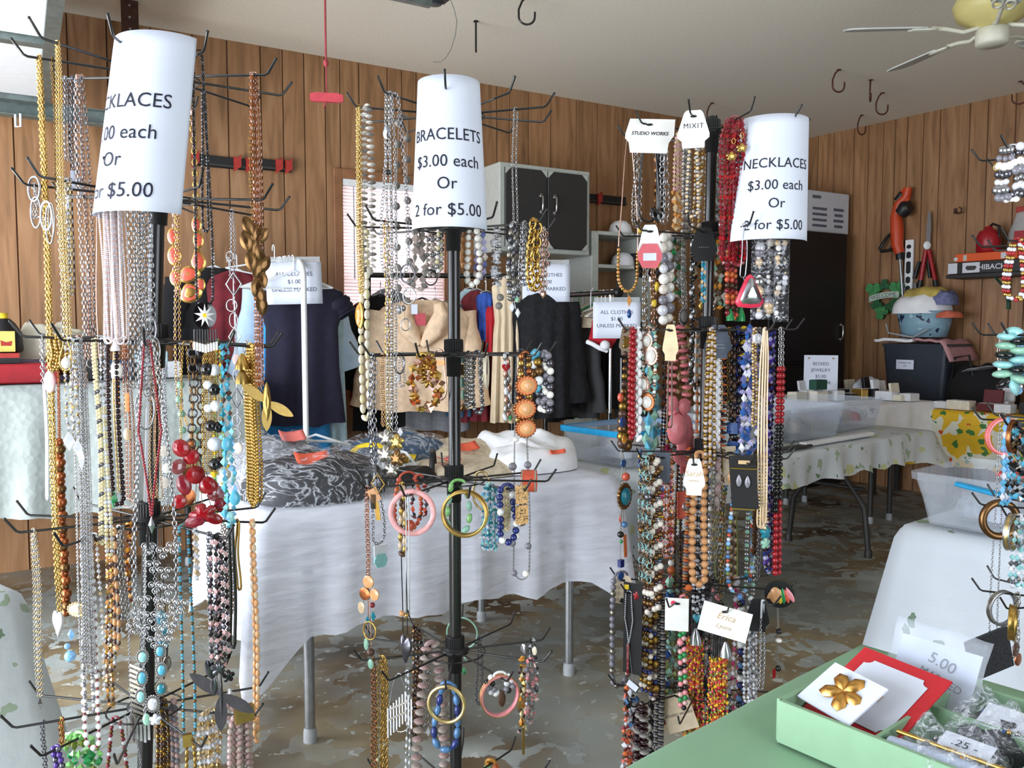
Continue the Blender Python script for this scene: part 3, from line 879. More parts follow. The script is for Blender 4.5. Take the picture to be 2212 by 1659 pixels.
for q,hh in((.90,.018),(.78,.028),(.60,.05),(.42,.028),(.25,.05)):
 zc=lz0+(lz1-lz0)*q
 mb.prism([(x,y) for x,y in((-.018,-hh+.01),(0,-hh),(.018,-hh+.01),(.018,hh-.01),(0,hh),(-.018,hh-.01))],wb(ls,.035,zc),UB,ZV,.004,'black_plastic')
part(mb,'vial_window',t,'dark cut-outs')
t=thing('loppers','red-handled loppers hung open on the right wall beside the level','loppers',k(2006,560,.03))
k2=lambda a,b:k(a,b,.045)
mb=MB();mb.prism([(-.014,-.10),(.014,-.10),(.02,.05),(.012,.16),(-.004,.18),(-.016,.06)],k2(2006,505),UB,ZV,.008,'steel');mb.sph(k(2003,530,.055),.03,'white_metal',1,.5,1.1);part(mb,'blade',t,'steel cutting head')
for sg,pts in((-1,[(2000,540),(1994,575),(1989,605)]),(1,[(2006,540),(2014,575),(2020,605)])):
 mb=MB();mb.tube([k2(*q) for q in pts],.017,'red_plastic',8);hd=part(mb,'handle',t,'red tubular handle')
 e_=pts[-1];mb=MB();mb.tube([k2(*e_),k2(e_[0]+sg*6,e_[1]+38)],.02,'black_plastic',8);part(mb,'grip',hd,'black grip')
t=thing('hedge_shears','dark-handled shears hung behind the loppers on right wall','shears',k(1982,590,.02))
mb=MB();mb.tube([k(1986,565,.02),k(1980,585,.02),k(1975,602,.02)],.014,'black_plastic',8);mb.tube([k(2005,565,.02),k(2009,600,.02)],.014,'black_plastic',8);part(mb,'handle',t)
mb=MB();mb.prism([(-.008,0),(.008,0),(.02,-.12),(-.02,-.12)],k(1977,610,.02),UB,ZV,.006,'steel');part(mb,'blade',t,'steel blade')
t=thing('wall_hook','small dark iron hook alone on right wall','hook',k(2072,455,.01))
mb=MB();mb.tube([k(2064,458,.005),k(2068,461,.03),k(2076,459,.05),k(2077,450,.06),k(2072,448,.06)],.006,'rust',7);part(mb,'hook_bar',t)
mb=MB();mb.box(k(2064,456,.004),.012,.004,.02,'rust',UB,NB);part(mb,'plate',t)
z_sh=Bp(2120,592,.2)[2];s_a=sB(Bp(2055,592,.2));s_b=s_a+1.1
t=thing('wall_shelf','dark wall shelf on green bracket, right wall','shelf',wb(s_a+.3,.12,z_sh))
mb=MB();mb.box(wb((s_a+s_b)/2-.0,.14,z_sh-.012),(s_b-s_a)/2,.135,.012,'cab_black',UB,NB);part(mb,'board',t)
for s_ in(s_a+.32,s_b-.2):
 mb=MB();mb.tube([wb(s_,.02,z_sh-.025),wb(s_,.015,z_sh-.25)],.012,'green_dark',8);mb.tube([wb(s_,.22,z_sh-.03),wb(s_,.12,z_sh-.08),wb(s_,.02,z_sh-.2)],.008,'green_dark',8);part(mb,'bracket',t,'dark green bracket')
cs=s_a+.20
t=thing('grill_box','long black HIBACHI grill carton on the wall shelf','box',wb(cs,.17,z_sh))
mb=MB();mb.box(wb(cs+.08,.17,z_sh+.045),.27,.10,.043,'black_plastic',UB,NB,bev=.003);part(mb,'carton',t)
mb=MB();gl=wb(cs+.08,.2712,z_sh+.045)
mb.box(gl-UB*.235,.033,.0006,.038,'paper_grey',UB,NB);mb.box(gl-UB*.105,.06,.0006,.036,'paper_grey',UB,NB)
mb.prism([(-.04,.0),(-.025,-.018),(.025,-.018),(.04,0),(.03,.012),(-.03,.014)],gl-UB*.105+NB*.001,UB,ZV,.001,'cab_dark')
put_text(mb,[('HIBACHI',.052,0,0,dict(bold=.001))],'paper_grey',flat_fn(gl+UB*.045-ZV*.018,UB,ZV,.0016));part(mb,'printed_front',t,'white HIBACHI lettering and grill picture')
t=thing('orange_carton','narrow orange carton lying on the black grill carton','box',wb(cs,.17,z_sh+.09))
mb=MB();mb.box(wb(cs+.06,.17,z_sh+.1195),.21,.08,.029,'orange_box',UB,NB,bev=.003);part(mb,'carton',t)
mb=MB();mb.box(wb(cs-.08,.2507,z_sh+.118),.012,.0006,.02,'cab_grey',UB,NB);mb.box(wb(cs+.19,.2507,z_sh+.118),.025,.0006,.02,'paper_grey',UB,NB);mb.lathe(wb(cs-.145,.2505,z_sh+.112),[(.014,0),(.014,.001)],'paper_grey',12,NB);part(mb,'printed_front',t)
t=thing('red_jug','red plastic jug standing on the cartons, wall shelf','jug',wb(cs+.04,.16,z_sh+.149))
mb=MB();mb.lathe(wb(cs+.04,.17,z_sh+.151),[(.065,0),(.078,.01),(.078,.11),(.06,.15),(.03,.165),(.022,.185)],'red_plastic',22);part(mb,'body',t)
mb=MB();mb.tube([wb(cs+.04,.17,z_sh+.33),wb(cs+.07,.18,z_sh+.35),wb(cs+.115,.18,z_sh+.33),wb(cs+.115,.18,z_sh+.25)],.009,'black_plastic',8);part(mb,'handle',t,'black handle')
t=thing('sundries_bag','clear bag with red print standing beside the red jug','bag',wb(cs+.26,.16,z_sh+.149))
mb=MB();bgc=wb(cs+.27,.17,0)
rows=[[bgc+ZV*(z_sh+.095+zz)+(UB*cos(a)*rx+NB*sin(a)*ry) for a in np.linspace(0,2*pi,20)[:-1]] for zz,rx,ry in((0,.09,.05),(.05,.10,.055),(.18,.095,.05),(.27,.06,.03),(.32,.05,.012))]
mb.grid(np.array(rows),'bin_frost',True,True);part(mb,'pouch',t)
mb=MB();mb.box(bgc+NB*.056+ZV*(z_sh+.22),.035,.002,.06,'red_plastic',UB,NB);mb.box(bgc+ZV*(z_sh+.43),.05,.012,.02,'red_clip',UB,NB,bev=.004);part(mb,'label_panel',t)
sc_=Bp(1912,642,.05)
t=thing('shamrock_sign','green shamrock wreath with white WELCOME banner on right wall','wall sign',sc_)
M('shamrock','#3F8A4E',0.6,var=0.25,scale=20);M('shamrock_dark','#1F5A34',0.6,var=0.3)
for a,rr,s_ in((95,.10,.8),(35,.12,1.15),(150,.12,1.2),(215,.09,.9),(255,.12,1.1),(305,.09,.9)):
 cc_=sc_+(UB*cos(radians(a))*rr*1.0+ZV*sin(radians(a))*rr)
 mb=MB()
 for j in range(3):
  b_=radians(a+j*120)
  pc=cc_+UB*cos(b_)*.032*s_+ZV*sin(b_)*.032*s_
  pts=[(.030*s_*(1-.25*(abs(cos((q-b_)/1))**8)*(cos(q-b_)>0))*cos(q),.030*s_*(1-.25*(abs(cos(q-b_))**8)*(cos(q-b_)>0))*sin(q)) for q in np.linspace(0,2*pi,19)[:-1]]
  mb.prism(pts,pc,UB,ZV,.010,'shamrock' if s_>1 else 'shamrock_dark')
 part(mb,'shamrock',t)
mb=MB()
for a in range(0,360,20):mb.box(sc_+UB*cos(radians(a))*.085+ZV*sin(radians(a))*.085-NB*.01,.018,.006,.018,'shamrock_dark' if a%40 else 'shamrock',unit(UB*cos(radians(a))+ZV*sin(radians(a))),NB,unit(-UB*sin(radians(a))+ZV*cos(radians(a))))
part(mb,'wreath_ring',t,'green checked ring')
mb=MB();bn=lambda x,y:sc_+UB*x+ZV*(y+.015+.12*x-.9*x*x)+NB*.02
mb.grid(np.array([[bn(x,y) for x in np.linspace(-.13,.13,14)] for y in(-.025,.025)]),'cream_plastic');mb.mats[0]=M('banner','#C4D6C4',.7)
part(mb,'banner',t,'pale banner',solid=.004)
mb=MB();put_text(mb,[('WELCOME',.045,0,-.015)],'ink_grey',lambda x,y:bn(x,y)+NB*.004);part(mb,'lettering',t,'dark WELCOME lettering')
# --- tables and cloths
def cloth(name,label,cat,c,u,hu,hv,z,drop,mat,seed=1,amp=.018,waves=22,flare=.05,corner=.10,hem=.012,r=.03,group=None,lv=14,droop=None):
 """cloth lying on a rectangular top (centre c, axis u, half sizes) with hanging folded skirts; drop may vary along each side"""
 u=unit(u);v=np.array([-u[1],u[0],0])
 per=[]
 n1,n2=max(10,int(hu*60)),max(8,int(hv*60))
 for k_,(a,b,n_) in enumerate((((-1,-1),(1,-1),n1),((1,-1),(1,1),n2),((1,1),(-1,1),n1),((-1,1),(-1,-1),n2))):
  for i in range(n_):
   q=i/n_
   per.append((a[0]+(b[0]-a[0])*q,a[1]+(b[1]-a[1])*q,k_,q))
 c=np.array([c[0],c[1],0.0])
 rows=[]
 for s_ in(0.02,.35,.7,.93):
  rows.append([c+u*x*hu*s_+v*y*hv*s_+ZV*(z+.001*wob(x*6*s_,y*6*s_,0,seed)) for x,y,_,_ in per])
 tot=len(per)
 lens=np.cumsum([0]+[np.linalg.norm(np.array([(per[(i+1)%tot][0]-per[i][0])*hu,(per[(i+1)%tot][1]-per[i][1])*hv])) for i in range(tot)])
 for j in range(lv):
  w_=j/(lv-1)
  row=[]
  for i,(x,y,sd,q) in enumerate(per):
   d_=drop[sd] if isinstance(drop,(list,tuple)) else drop
   if isinstance(drop,(list,tuple)):
    pv,nx=drop[(sd-1)%4],drop[(sd+1)%4]
    if q<.1:d_=d_+(pv-d_)*.5*(1-q/.1)
    if q>.9:d_=d_+(nx-d_)*.5*((q-.9)/.1)
   cn=max(0,1-min(q,1-q)/.12)
   hang=d_+corner*cn**1.5+hem*wob(lens[i]*9,seed,0,seed)+(droop(sd,q) if droop else 0)
   ox,oy=x,y
   nx_,ny_=(0,-1) if sd==0 else(1,0) if sd==1 else(0,1) if sd==2 else(-1,0)
   if cn>0:
    k2_=.5*cn
    if q<.5:pn=((-1,0),(0,-1),(1,0),(0,1))[sd]
    else:pn=((1,0),(0,1),(-1,0),(0,-1))[sd]
    nx_,ny_=nx_*(1-k2_)+pn[0]*k2_,ny_*(1-k2_)+pn[1]*k2_
   nn=sqrt(nx_**2+ny_**2)
   nrm=(u*nx_+v*ny_)/nn
   base=c+u*ox*hu+v*oy*hv
   ang=min(1,w_*hang/r) if r else 1
   if w_*hang<r*1.2:off=r*sin(ang*pi/2)*.6;zz=z-r*(1-cos(ang*pi/2))*.6-w_*hang*.5*0
   else:off=r*.6;zz=z-w_*hang
   fold=amp*(w_**.8)*(sin(lens[i]*waves+1.3*sin(lens[i]*5+seed)+seed)+.5*sin(lens[i]*waves*2.3+seed*2+w_*2))
   off+=flare*w_*(.4+cn*1.6)+fold
   row.append(base+nrm*off+ZV*zz)
  rows.append(row)
 mb=MB();mb.grid(np.array(rows),mat,True,True)
 return single(mb,name,label,cat,(c[0],c[1],z),group,solid=0.0)
def folding_table(name,label,c,u,hu,hv,z,legm,style='A',top='white_plastic',foot='rubber_grey',inset=.28,legs=((-1,-1),(-1,1),(1,-1),(1,1)),lw=None,group=None):
 u=unit(u);v=np.array([-u[1],u[0],0]);c=np.array([c[0],c[1],0.0])
 t_=thing(name,label,'table',c,group)
 m_=MB();m_.box(c+ZV*(z-.025),hu,hv,.022,top,u,v,bev=.008);part(m_,'tabletop',t_)
 lw=lw or hv*.8
 for sx,sy in legs:
  a=c+u*sx*(hu-inset)+v*sy*lw
  m_=MB()
  if style=='A':
   m_.cyl(a+ZV*.02,a+ZV*(z-.045),.0165,legm,14)
   kx=a-u*sx*.30
   m_.tube([a+ZV*.40,a+ZV*.46-u*sx*.012,a+ZV*.52-u*sx*.05,kx+ZV*(z-.05)],.011,legm,10)
  else:
   m_.tube([a+ZV*(z-.045)-v*sy*.12,a+ZV*(z*.62)-v*sy*.12,a+ZV*(z*.52)-v*sy*.06,a+ZV*(z*.40)+v*sy*.0,a+ZV*.02+v*sy*.03],.016,legm,12)
  lg=part(m_,'leg',t_)
  m_=MB();m_.lathe(a+v*(sy*.03 if style!='A' else 0),[(.021,0),(.021,.03),(.0175,.045)],foot,14);part(m_,'foot',lg,'pale rubber foot' if foot=='rubber_grey' else None)
 for sx in sorted(set(q[0] for q in legs)):
  m_=MB();a=c+u*sx*(hu-inset)
  zz=z-.07 if style=='A' else z*.55
  m_.cyl(a-v*lw+ZV*zz,a+v*lw+ZV*zz,.012,legm,10);part(m_,'crossbar',t_)
 return t_
MU=unit((.857,.515));MU=np.array([.857,.515,0]);MV=np.array([-MU[1],MU[0],0])
MC=np.array([-.33,3.09,0])+MU*-.06
folding_table('folding_table','folding table on silver tube legs under white lace cloth, middle',MC,MU,.63,.38,.735,'steel','A',inset=.14,lw=.335)
MZ=.742
cloth('lace_tablecloth','white lace cloth draped over the middle table','tablecloth',MC,MU,.645,.395,.742,(.37,.40,.36,.42),'lace_white',3,amp=.019,waves=24,flare=.04,corner=.14,hem=.018)
TU=unit((.768,.64,0));TV=np.array([-TU[1],TU[0],0])
TC=np.array([.56,3.255,0])+TU*1.2+TV*.37
TZ3=.70
folding_table('folding_table','long table on dark legs under the leaf-print cloth, right of centre',TC,TU,1.2,.36,TZ3-.006,'cab_dark','W',inset=.42,lw=.22,foot='cab_dark')
cloth('leaf_tablecloth','white leaf-print cloth on the long table with clear bins','tablecloth',TC,TU,1.215,.375,TZ3,(.15,.18,.30,.34),'leaf_cloth',5,amp=.022,waves=17,flare=.05,corner=.05,hem=.02,lv=10)
RU=unit((.64,-.77,0));RV=np.array([-RU[1],RU[0],0])
RC0=G(1948,1133,.74)
RC=RC0*np.array([1,1,0])+RU*.62+RV*.36
folding_table('folding_table','table hidden under sheer leaf-print cloth, right edge',RC,RU,.60,.34,.734,'steel','A',inset=.15)
cloth('sheer_tablecloth','sheer white cloth with few green leaves on right-edge table','tablecloth',RC,RU,.615,.355,.74,(.40,.40,.40,.42),'leaf_cloth_clear',8,amp=.008,waves=9,flare=.06,corner=.06,hem=.006,r=.03)
BF=P(2080,895,5.36)
BC=np.array([BF[0],BF[1],0])-NB*.24+UB*.55
folding_table('folding_table','table under sunflower cloth along the right wall',BC,UB,.88,.20,.744,'cab_dark','A')
cloth('sunflower_tablecloth','yellow sunflower-print cloth on table along right wall','tablecloth',BC,UB,.90,.215,.75,(.36,.34,.34,.34),'sunflower_cloth',2,amp=.012,waves=20,flare=.02,corner=.04)
CC=wa(4.27,1.25)
folding_table('folding_table','table before black cabinet carrying boxed jewelry',CC,UA,.38,.44,.794,'cab_dark','A')
cloth('plain_tablecloth','plain white cloth on the boxed-jewelry table before black cabinet','tablecloth',CC,UA,.39,.45,.80,.3,'white_cloth',4)
LP0=np.array([-2.15,3.5,0]);LC=LP0+UA*.15-NA*.37
folding_table('work_table','tall table under grey lace cloth behind the left rack',LC,UA,.88,.34,1.034,'cab_dark','A',inset=.2)
cloth('grey_lace_tablecloth','grey lace cloth hanging deep from tall table at left','tablecloth',LC,UA,.90,.36,1.04,.57,'lace_grey',9,amp=.018,waves=20,flare=.03,corner=.03,hem=.015)
FL=G(40,1275,.74)
FU=unit((.60,.80,0));FV=np.array([-FU[1],FU[0],0])
FC_=FL*np.array([1,1,0])-FU*.57+FV*.36
folding_table('folding_table','table hidden under leaf cloth at the lower left corner',FC_,FU,.55,.34,.734,'steel','A',inset=.15)
cloth('leaf_tablecloth','white leaf-print cloth corner at the lower left edge','tablecloth',FC_,FU,.565,.355,.74,.42,'leaf_cloth',12,amp=.02,waves=12,flare=.07,corner=.08,hem=.03)
GA_,GB_=G(1352,1659,.74),G(1862,1392,.74)
GU=unit((GB_-GA_)*np.array([1,1,0]));GV=np.array([GU[1],-GU[0],0])
GC=GB_*np.array([1,1,0])-GU*.52+GV*.36
folding_table('folding_table','table under green cloth at lower right foreground',GC,GU,.505,.345,.734,'steel','A',inset=.15)
cloth('green_tablecloth','pale green cloth on the foreground table, lower right','tablecloth',GC,GU,.52,.36,.74,.35,'green_cloth',6,amp=.012,waves=10,flare=.05,corner=.06,hem=.01)
cl_=G(2010,1400,.78)
# --- plastic bins and loose bags
def bin_box(name,label,c,u,hu,hv,z,h,mat='bin',lid=None,lab=None,taper=.88,group='clear plastic bins',rimm=None):
 u=unit(u);v=np.array([-u[1],u[0],0]);c=np.array([c[0],c[1],0.0])
 t_=thing(name,label,'plastic bin',c+ZV*z,group)
 def rr(s_,zz,ins=0):
  pts=[]
  for cx,cy,a0 in((1,1,0),(-1,1,90),(-1,-1,180),(1,-1,270)):
   for da in(0,45,90):
    a=radians(a0+da)
    pts.append(c+u*(cx*(hu*s_-.025-ins)+.025*cos(a))+v*(cy*(hv*s_-.025-ins)+.025*sin(a))+ZV*zz)
  return pts
 m_=MB()
 rows=[rr(.02,z+.003),rr(taper,z+.003),rr(taper+(1-taper)*.5,z+h*.5),rr(1,z+h-.02),rr(1,z+h-.02,-.008),rr(1,z+h,-.010),rr(1,z+h,.001),rr(1,z+h-.02,.003),rr(taper,z+.008,.004),rr(.02,z+.008)]
 m_.grid(np.array(rows),mat,False,True)
 b_=part(m_,'tub',t_)
 if rimm:
  m_=MB();m_.grid(np.array([rr(1,z+h-.022,-.012),rr(1,z+h+.002,-.013),rr(1,z+h+.002,.002)]),rimm,False,True);part(m_,'rim',t_,'coloured rim')
 if lid:
  m_=MB();m_.grid(np.array([rr(1,z+h-.012,-.014),rr(1,z+h+.006,-.014),rr(1,z+h+.012,-.004),rr(.02,z+h+.012)]),lid,False,True);part(m_,'lid',t_)
 if lab:
  fr,txt=lab
  m_=MB();p_=c+u*fr*hu-v*(hv*(taper+(1-taper)*.62)+.004)+ZV*(z+h*.55);m_.box(p_,.05,.001,.032,'paper',u,v)
  put_text(m_,[(q,.014,0,.010-.016*i) for i,q in enumerate(txt)],'ink_grey',flat_fn(p_-v*.0016,u,ZV));part(m_,'paper_label',t_,'white paper label')
 return t_
def lumpy(name,label,cat,c,u,hu,hv,h,mat,seed,parent=None,group=None,power=2.6,lump=.16,nu=26,nv=12,film=None):
 """a pillow-like heap: squashed superellipsoid resting on its base with smooth lumps"""
 u=unit(u);v=np.array([-u[1],u[0],0]);c=np.asarray(c,float)
 rows=[]
 for j in range(nv+1):
  ph=pi/2*j/nv
  row=[]
  for i in range(nu):
   a=2*pi*i/nu
   ce=(abs(cos(a))**power+abs(sin(a))**power)**(-1/power)
   rr_=ce*(cos(ph)**.55)
   x,y=rr_*cos(a),rr_*sin(a)
   q=1+lump*wob(x*2.2,y*2.2,ph,seed)
   row.append(c+u*hu*x*(1+lump*.5*wob(cos(a)*2,sin(a)*2,0,seed+3))+v*hv*y+ZV*max(0.002,h*sin(ph)**.7*q))
  rows.append(row)
 m_=MB()
 base=[r_*np.array([1,1,0])+ZV*(c[2]+.001) for r_ in rows[0]]
 m_.grid(np.array([base]+rows),mat,True,True)
 m_.add(base,[tuple(range(nu))[::-1]],mat,False)
 if parent is not None:return part(m_,name,parent)
 return single(m_,name,label,cat,c,group)
def tag_card(parent,c,ux,uy,w_,h_,mat='orange_tag',curl=.01):
 un=np.cross(ux,uy)
 m_=MB();m_.grid(np.array([[c+ux*x*w_+uy*y*h_+un*(curl*(x*x+.4*wob(x*2,y*2))) for x in np.linspace(-1,1,7)] for y in np.linspace(-1,1,5)]),mat)
 return part(m_,'price_tag',parent,'bright orange-pink price tag',solid=.0012)
def bag(name,label,c,u,hu,hv,h,inner,seed,film='film',tags=(),group='bagged clothes on the middle table',fl=1.07):
 t_=thing(name,label,'bag',c,group)
 lumpy('contents',None,None,c,u,hu*.94,hv*.94,h*.9,inner,seed,parent=t_)
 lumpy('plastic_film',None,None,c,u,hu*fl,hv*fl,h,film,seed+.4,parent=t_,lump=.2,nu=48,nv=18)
 for a,b,z_,w_,hh,mt in tags:
  u_=unit(u);v_=np.array([-u_[1],u_[0],0])
  tag_card(t_,np.asarray(c)+u_*a+v_*b+ZV*z_,u_,unit(v_*.8+ZV*.5),w_,hh,mt)
 return t_
mt=lambda a,b,z=0.0:MC+MU*a+MV*b+ZV*(MZ+.003+z)
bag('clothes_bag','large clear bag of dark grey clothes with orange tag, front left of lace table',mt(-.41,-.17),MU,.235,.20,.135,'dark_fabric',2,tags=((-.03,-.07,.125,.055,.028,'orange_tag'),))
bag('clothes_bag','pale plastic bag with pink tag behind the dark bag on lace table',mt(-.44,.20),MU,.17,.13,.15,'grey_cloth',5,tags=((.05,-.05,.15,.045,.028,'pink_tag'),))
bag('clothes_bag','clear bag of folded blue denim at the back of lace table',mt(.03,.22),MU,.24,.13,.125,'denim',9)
t=thing('folded_linen','beige speckled linen cloth with orange tags on lace table','linen',mt(.34,.22),None)
lumpy('fold',None,None,mt(.34,.20),MU,.22,.16,.085,'linen',11,parent=t,power=4)
tag_card(t,mt(.27,.06,.075),MU,unit(MV*.9+ZV*.5),.05,.025)
tag_card(t,mt(.46,.16,.095),MU,unit(MV+ZV*.3),.05,.018,'orange_tag')
t=thing('shopping_bag','white carrier bag holding folded whites, right end of lace table','bag',mt(.52,0))
lumpy('bag_body',None,None,mt(.52,.03),MU,.15,.26,.12,'white_cloth',14,parent=t,lump=.2)
lumpy('folded_white',None,None,mt(.46,-.13),MU,.17,.12,.095,'white_cloth',17,parent=t,power=3.2)
tag_card(t,mt(.50,-.235,.075),MU,unit(MV*.5+ZV),.035,.008,'orange_tag')
t=thing('folded_garment','cream folded garment with black leaf print near pole on lace table','garment',mt(.17,-.12))
lumpy('fold',None,None,mt(.20,-.06),MU,.19,.17,.05,'linen',21,parent=t,power=4)
tag_card(t,mt(.10,-.13,.062),MU,unit(MV),.03,.05,'pink_tag')
t=thing('sandal','white sandal with buckle strap lying on lace table','sandal',mt(-.07,-.02,.0))
mb=MB();so=[(-.11,-.02),(-.06,-.035),(.02,-.03),(.09,-.04),(.125,0),(.09,.04),(.02,.028),(-.06,.035),(-.11,.02)]
mb.prism(so,mt(-.08,.0,.03),MU,MV,.02,'white_plastic');part(mb,'sole',t)
mb=MB()
for x in(-.03,.05):mb.tube([mt(-.08+x,-.035,.03)+MV*(.07*q)+ZV*(.045*sin(pi*q)) for q in np.linspace(0,1,9)],.007,'white_plastic',8)
mb.tube([mt(-.08+.1,-.03,.03),mt(-.02,-.02,.085),mt(-.02,.03,.085),mt(.02,.05,.04)],.005,'white_plastic',8);part(mb,'strap',t)
mb=MB();mb.box(mt(-.03,-.035,.06),.012,.002,.012,'gold_foil',MU,MV);part(mb,'buckle',t,'small metal buckle')
t=thing('boot','black ankle shoe with strap beside the white sandal','shoe',mt(-.07,-.17))
lumpy('shoe_body',None,None,mt(-.08,-.15),MU,.12,.05,.055,'black_plastic',31,parent=t)
mb=MB();mb.tube([mt(.02,-.15,.02),mt(.03,-.14,.09),mt(.05,-.10,.10),mt(.06,-.09,.02)],.011,'black_plastic',8,flat=.4);part(mb,'strap',t)
single((lambda m:(m.tube([mt(-.2+.16*q,.07+.03*sin(q*6),.08+.03*sin(q*3)) for q in np.linspace(0,1.6,20)],.014,'sunny',8,flat=.25),m)[1])((M('sunny','#E8C62A',.6,var=.3,scale=60),MB())[1]),'ribbon_belt','yellow and black patterned belt behind the white sandal','belt',mt(-.1,.07))
t=thing('clothes_hanger','white plastic hanger poking out by the blue denim bag','hanger',mt(-.28,.22,.10))
mb=MB();mb.tube([mt(-.34,.2,.13),mt(-.30,.16,.15),mt(-.22,.15,.12),mt(-.16,.18,.10)],.005,'white_plastic',7);mb.tube([mt(-.34,.2,.13),mt(-.31,.23,.12),mt(-.2,.22,.11)],.005,'white_plastic',7);part(mb,'hanger_bar',t)
tt=lambda a,b,z=0.0:np.array([.53,3.23,0])+TU*a+TV*b+ZV*(TZ3+.006+z)
def stuffed(c,u,hu,hv,n,seed,z,zs,mats=('baggie_lumpy',),what='jewelry',where='in the clear bin',grp='bagged jewelry in bins',r0=.05):
 rr_=random.Random(seed)
 names=['leftmost','second from left','middle one','fourth from left','fifth from left','rightmost']
 u=unit(u);v=np.array([-u[1],u[0],0])
 for i in range(n):
  a=(-.75+1.5*(i+.5)/n)*hu*.8;b=rr_.uniform(-.35,.35)*hv
  c2=np.array([c[0],c[1],0])+u*a+v*b+ZV*(z+rr_.uniform(0,zs))
  t_=thing('jewelry_bag','bag of %s %s, %s'%(what,where,names[i%8]),'bag',c2,grp)
  lumpy('contents',None,None,c2,u+v*rr_.uniform(-.4,.4),r0*.85,hv*.42,.055,mats[i%len(mats)],seed+i*2.3,parent=t_)
  lumpy('plastic_film',None,None,c2,u+v*rr_.uniform(-.4,.4),r0,hv*.48,.065,'baggie',seed+i*1.1,parent=t_,lump=.35,nu=30)
for nm_,c_ in(('dk_lump','#3B3A42'),('tan_lump','#A9977A'),('rose_lump','#B05560'),('teal_lump','#4C8FA0'),('amber_lump','#C98A35'),('grey_lump','#8F949C'),('blue_lump','#34558E'),('white_lump','#D8DBE0')):
 M(nm_,c_,.4,var=.08 if nm_=='white_lump' else.35,scale=70,bump=.2 if nm_=='white_lump' else.6)
bin_box('plastic_bin','clear bin with blue rim at left end of long table',tt(.30,.33),TU,.27,.19,TZ3+.01,.15,rimm='blue_plastic')
stuffed(tt(.30,.33),TU,.27,.19,5,41,TZ3+.02,.06,('white_lump','amber_lump','rose_lump','teal_lump'),'pale and amber trinkets','in the blue-rimmed bin')
bin_box('plastic_bin','clear bin nearest the right rack, pale bags inside',tt(.98,.36),TU,.25,.22,TZ3+.01,.17,'bin_frost')
stuffed(tt(.98,.36),TU,.25,.22,5,52,TZ3+.02,.07,('white_lump','tan_lump','grey_lump'),'pale jewelry','in the bin behind the right rack')
bin_box('plastic_bin','clear bin of dark pieces, second on the long table',tt(1.52,.36),TU,.25,.22,TZ3+.01,.17,'bin')
stuffed(tt(1.52,.36),TU,.25,.22,6,63,TZ3+.02,.03,('dk_lump','tan_lump','dk_lump'),'dark jewelry','in the second bin of long table')
bin_box('plastic_bin','clear bin with price label at right end of long table',tt(2.10,.45),TU,.24,.24,TZ3+.01,.17,'bin',lab=(.45,('$2.00 TO','2.00')))
stuffed(tt(2.10,.45),TU,.24,.24,5,74,TZ3+.02,.03,('rose_lump','blue_lump','dk_lump','tan_lump'),'mixed red and blue pieces','in the labelled bin')
mb=MB();mb.box(tt(1.55,.06,.012),.34,.02,.010,'white_plastic',TU,TV,bev=.004);single(mb,'bin_lid','white bin lid lying along front edge of long table','lid',tt(1.55,.06))
mb=MB();mb.box(tt(.95,.05,.008),.30,.025,.006,'cab_dark',TU,TV,bev=.003);single(mb,'tray','dark flat tray under the bins at front edge of long table','tray',tt(.95,.05))
mb=MB();mb.tube([tt(1.15,.45,.20),tt(1.25,.42,.21),tt(1.38,.42,.20)],.012,'green_tie',8,flat=.3) if M('green_tie','#3FA56A',.5) else None
single(mb,'bag_closure','green zip strip of a bag sticking out of bins behind right rack','bag closure',tt(1.2,.43,.2))
rc=G(2125,1150,.75)
t=bin_box('plastic_bin','large clear bin with blue handle on right-edge table',rc*np.array([1,1,0])+RV*.17+RU*.06,RU,.24,.19,.745,.145,'bin',lid=None)
mb=MB();cb=rc*np.array([1,1,0])+RV*.17+RU*.06
mb.tube([cb-RU*.12-RV*.195+ZV*.873,cb-RU*.02-RV*.205+ZV*.862,cb+RU*.12-RV*.205+ZV*.858,cb+RU*.24-RV*.2+ZV*.86],.016,'blue_plastic',10,flat=.45);part(mb,'latch_handle',t,'bright blue latch handle')
stuffed(cb,RU,.24,.19,5,85,.755,.03,('grey_lump','white_lump','dk_lump'),'silver pieces','in the blue-handled bin')
mb=MB();mb.box(cb+RV*.02+RU*.03+ZV*.885,.12,.045,.004,'red_strip',unit(RU+RV*.1),None) if M('red_strip','#D85A5A',.6) else None
single(mb,'file_folder','red folder edge lying in the blue-handled bin','folder',cb+ZV*.88)
# --- boxed jewelry on the wall tables
def open_box(c,u,w_,d_,h_,mat,label,lid=True,name='jewelry_box',inner='white_lump',ang=100,group='small jewelry boxes'):
 u=unit(u);v=np.array([-u[1],u[0],0]);c=np.asarray(c,float)
 t_=thing(name,label,'jewelry box',c,group)
 m_=MB();m_.box(c+ZV*h_/2,w_,d_,h_/2,mat,u,v,bev=.002);m_.box(c+ZV*(h_+.0006),w_*.88,d_*.84,.0006,inner,u,v);part(m_,'base',t_)
 if lid:
  a=radians(ang);e=unit(v*cos(pi-a)*-1+ZV*sin(a)) if False else unit(v*-cos(a)+ZV*sin(a))
  m_=MB();m_.box(c+v*d_+ZV*h_+e*d_*.95,w_,d_*.95,.004+h_*.12,mat,u,e,np.cross(u,e),bev=.002);part(m_,'lid',t_)
 return t_
M('cream_card','#DAD3C0',.7);M('blue_foil','#9FB2C8',.4,.5);M('boxblack','#141216',.4);M('boxred','#5A1018',.5);M('kraft','#B98E5C',.7)
rb=random.Random(5)
tc_=lambda px,n:onA(px,840,n)*np.array([1,1,0])+ZV*.805
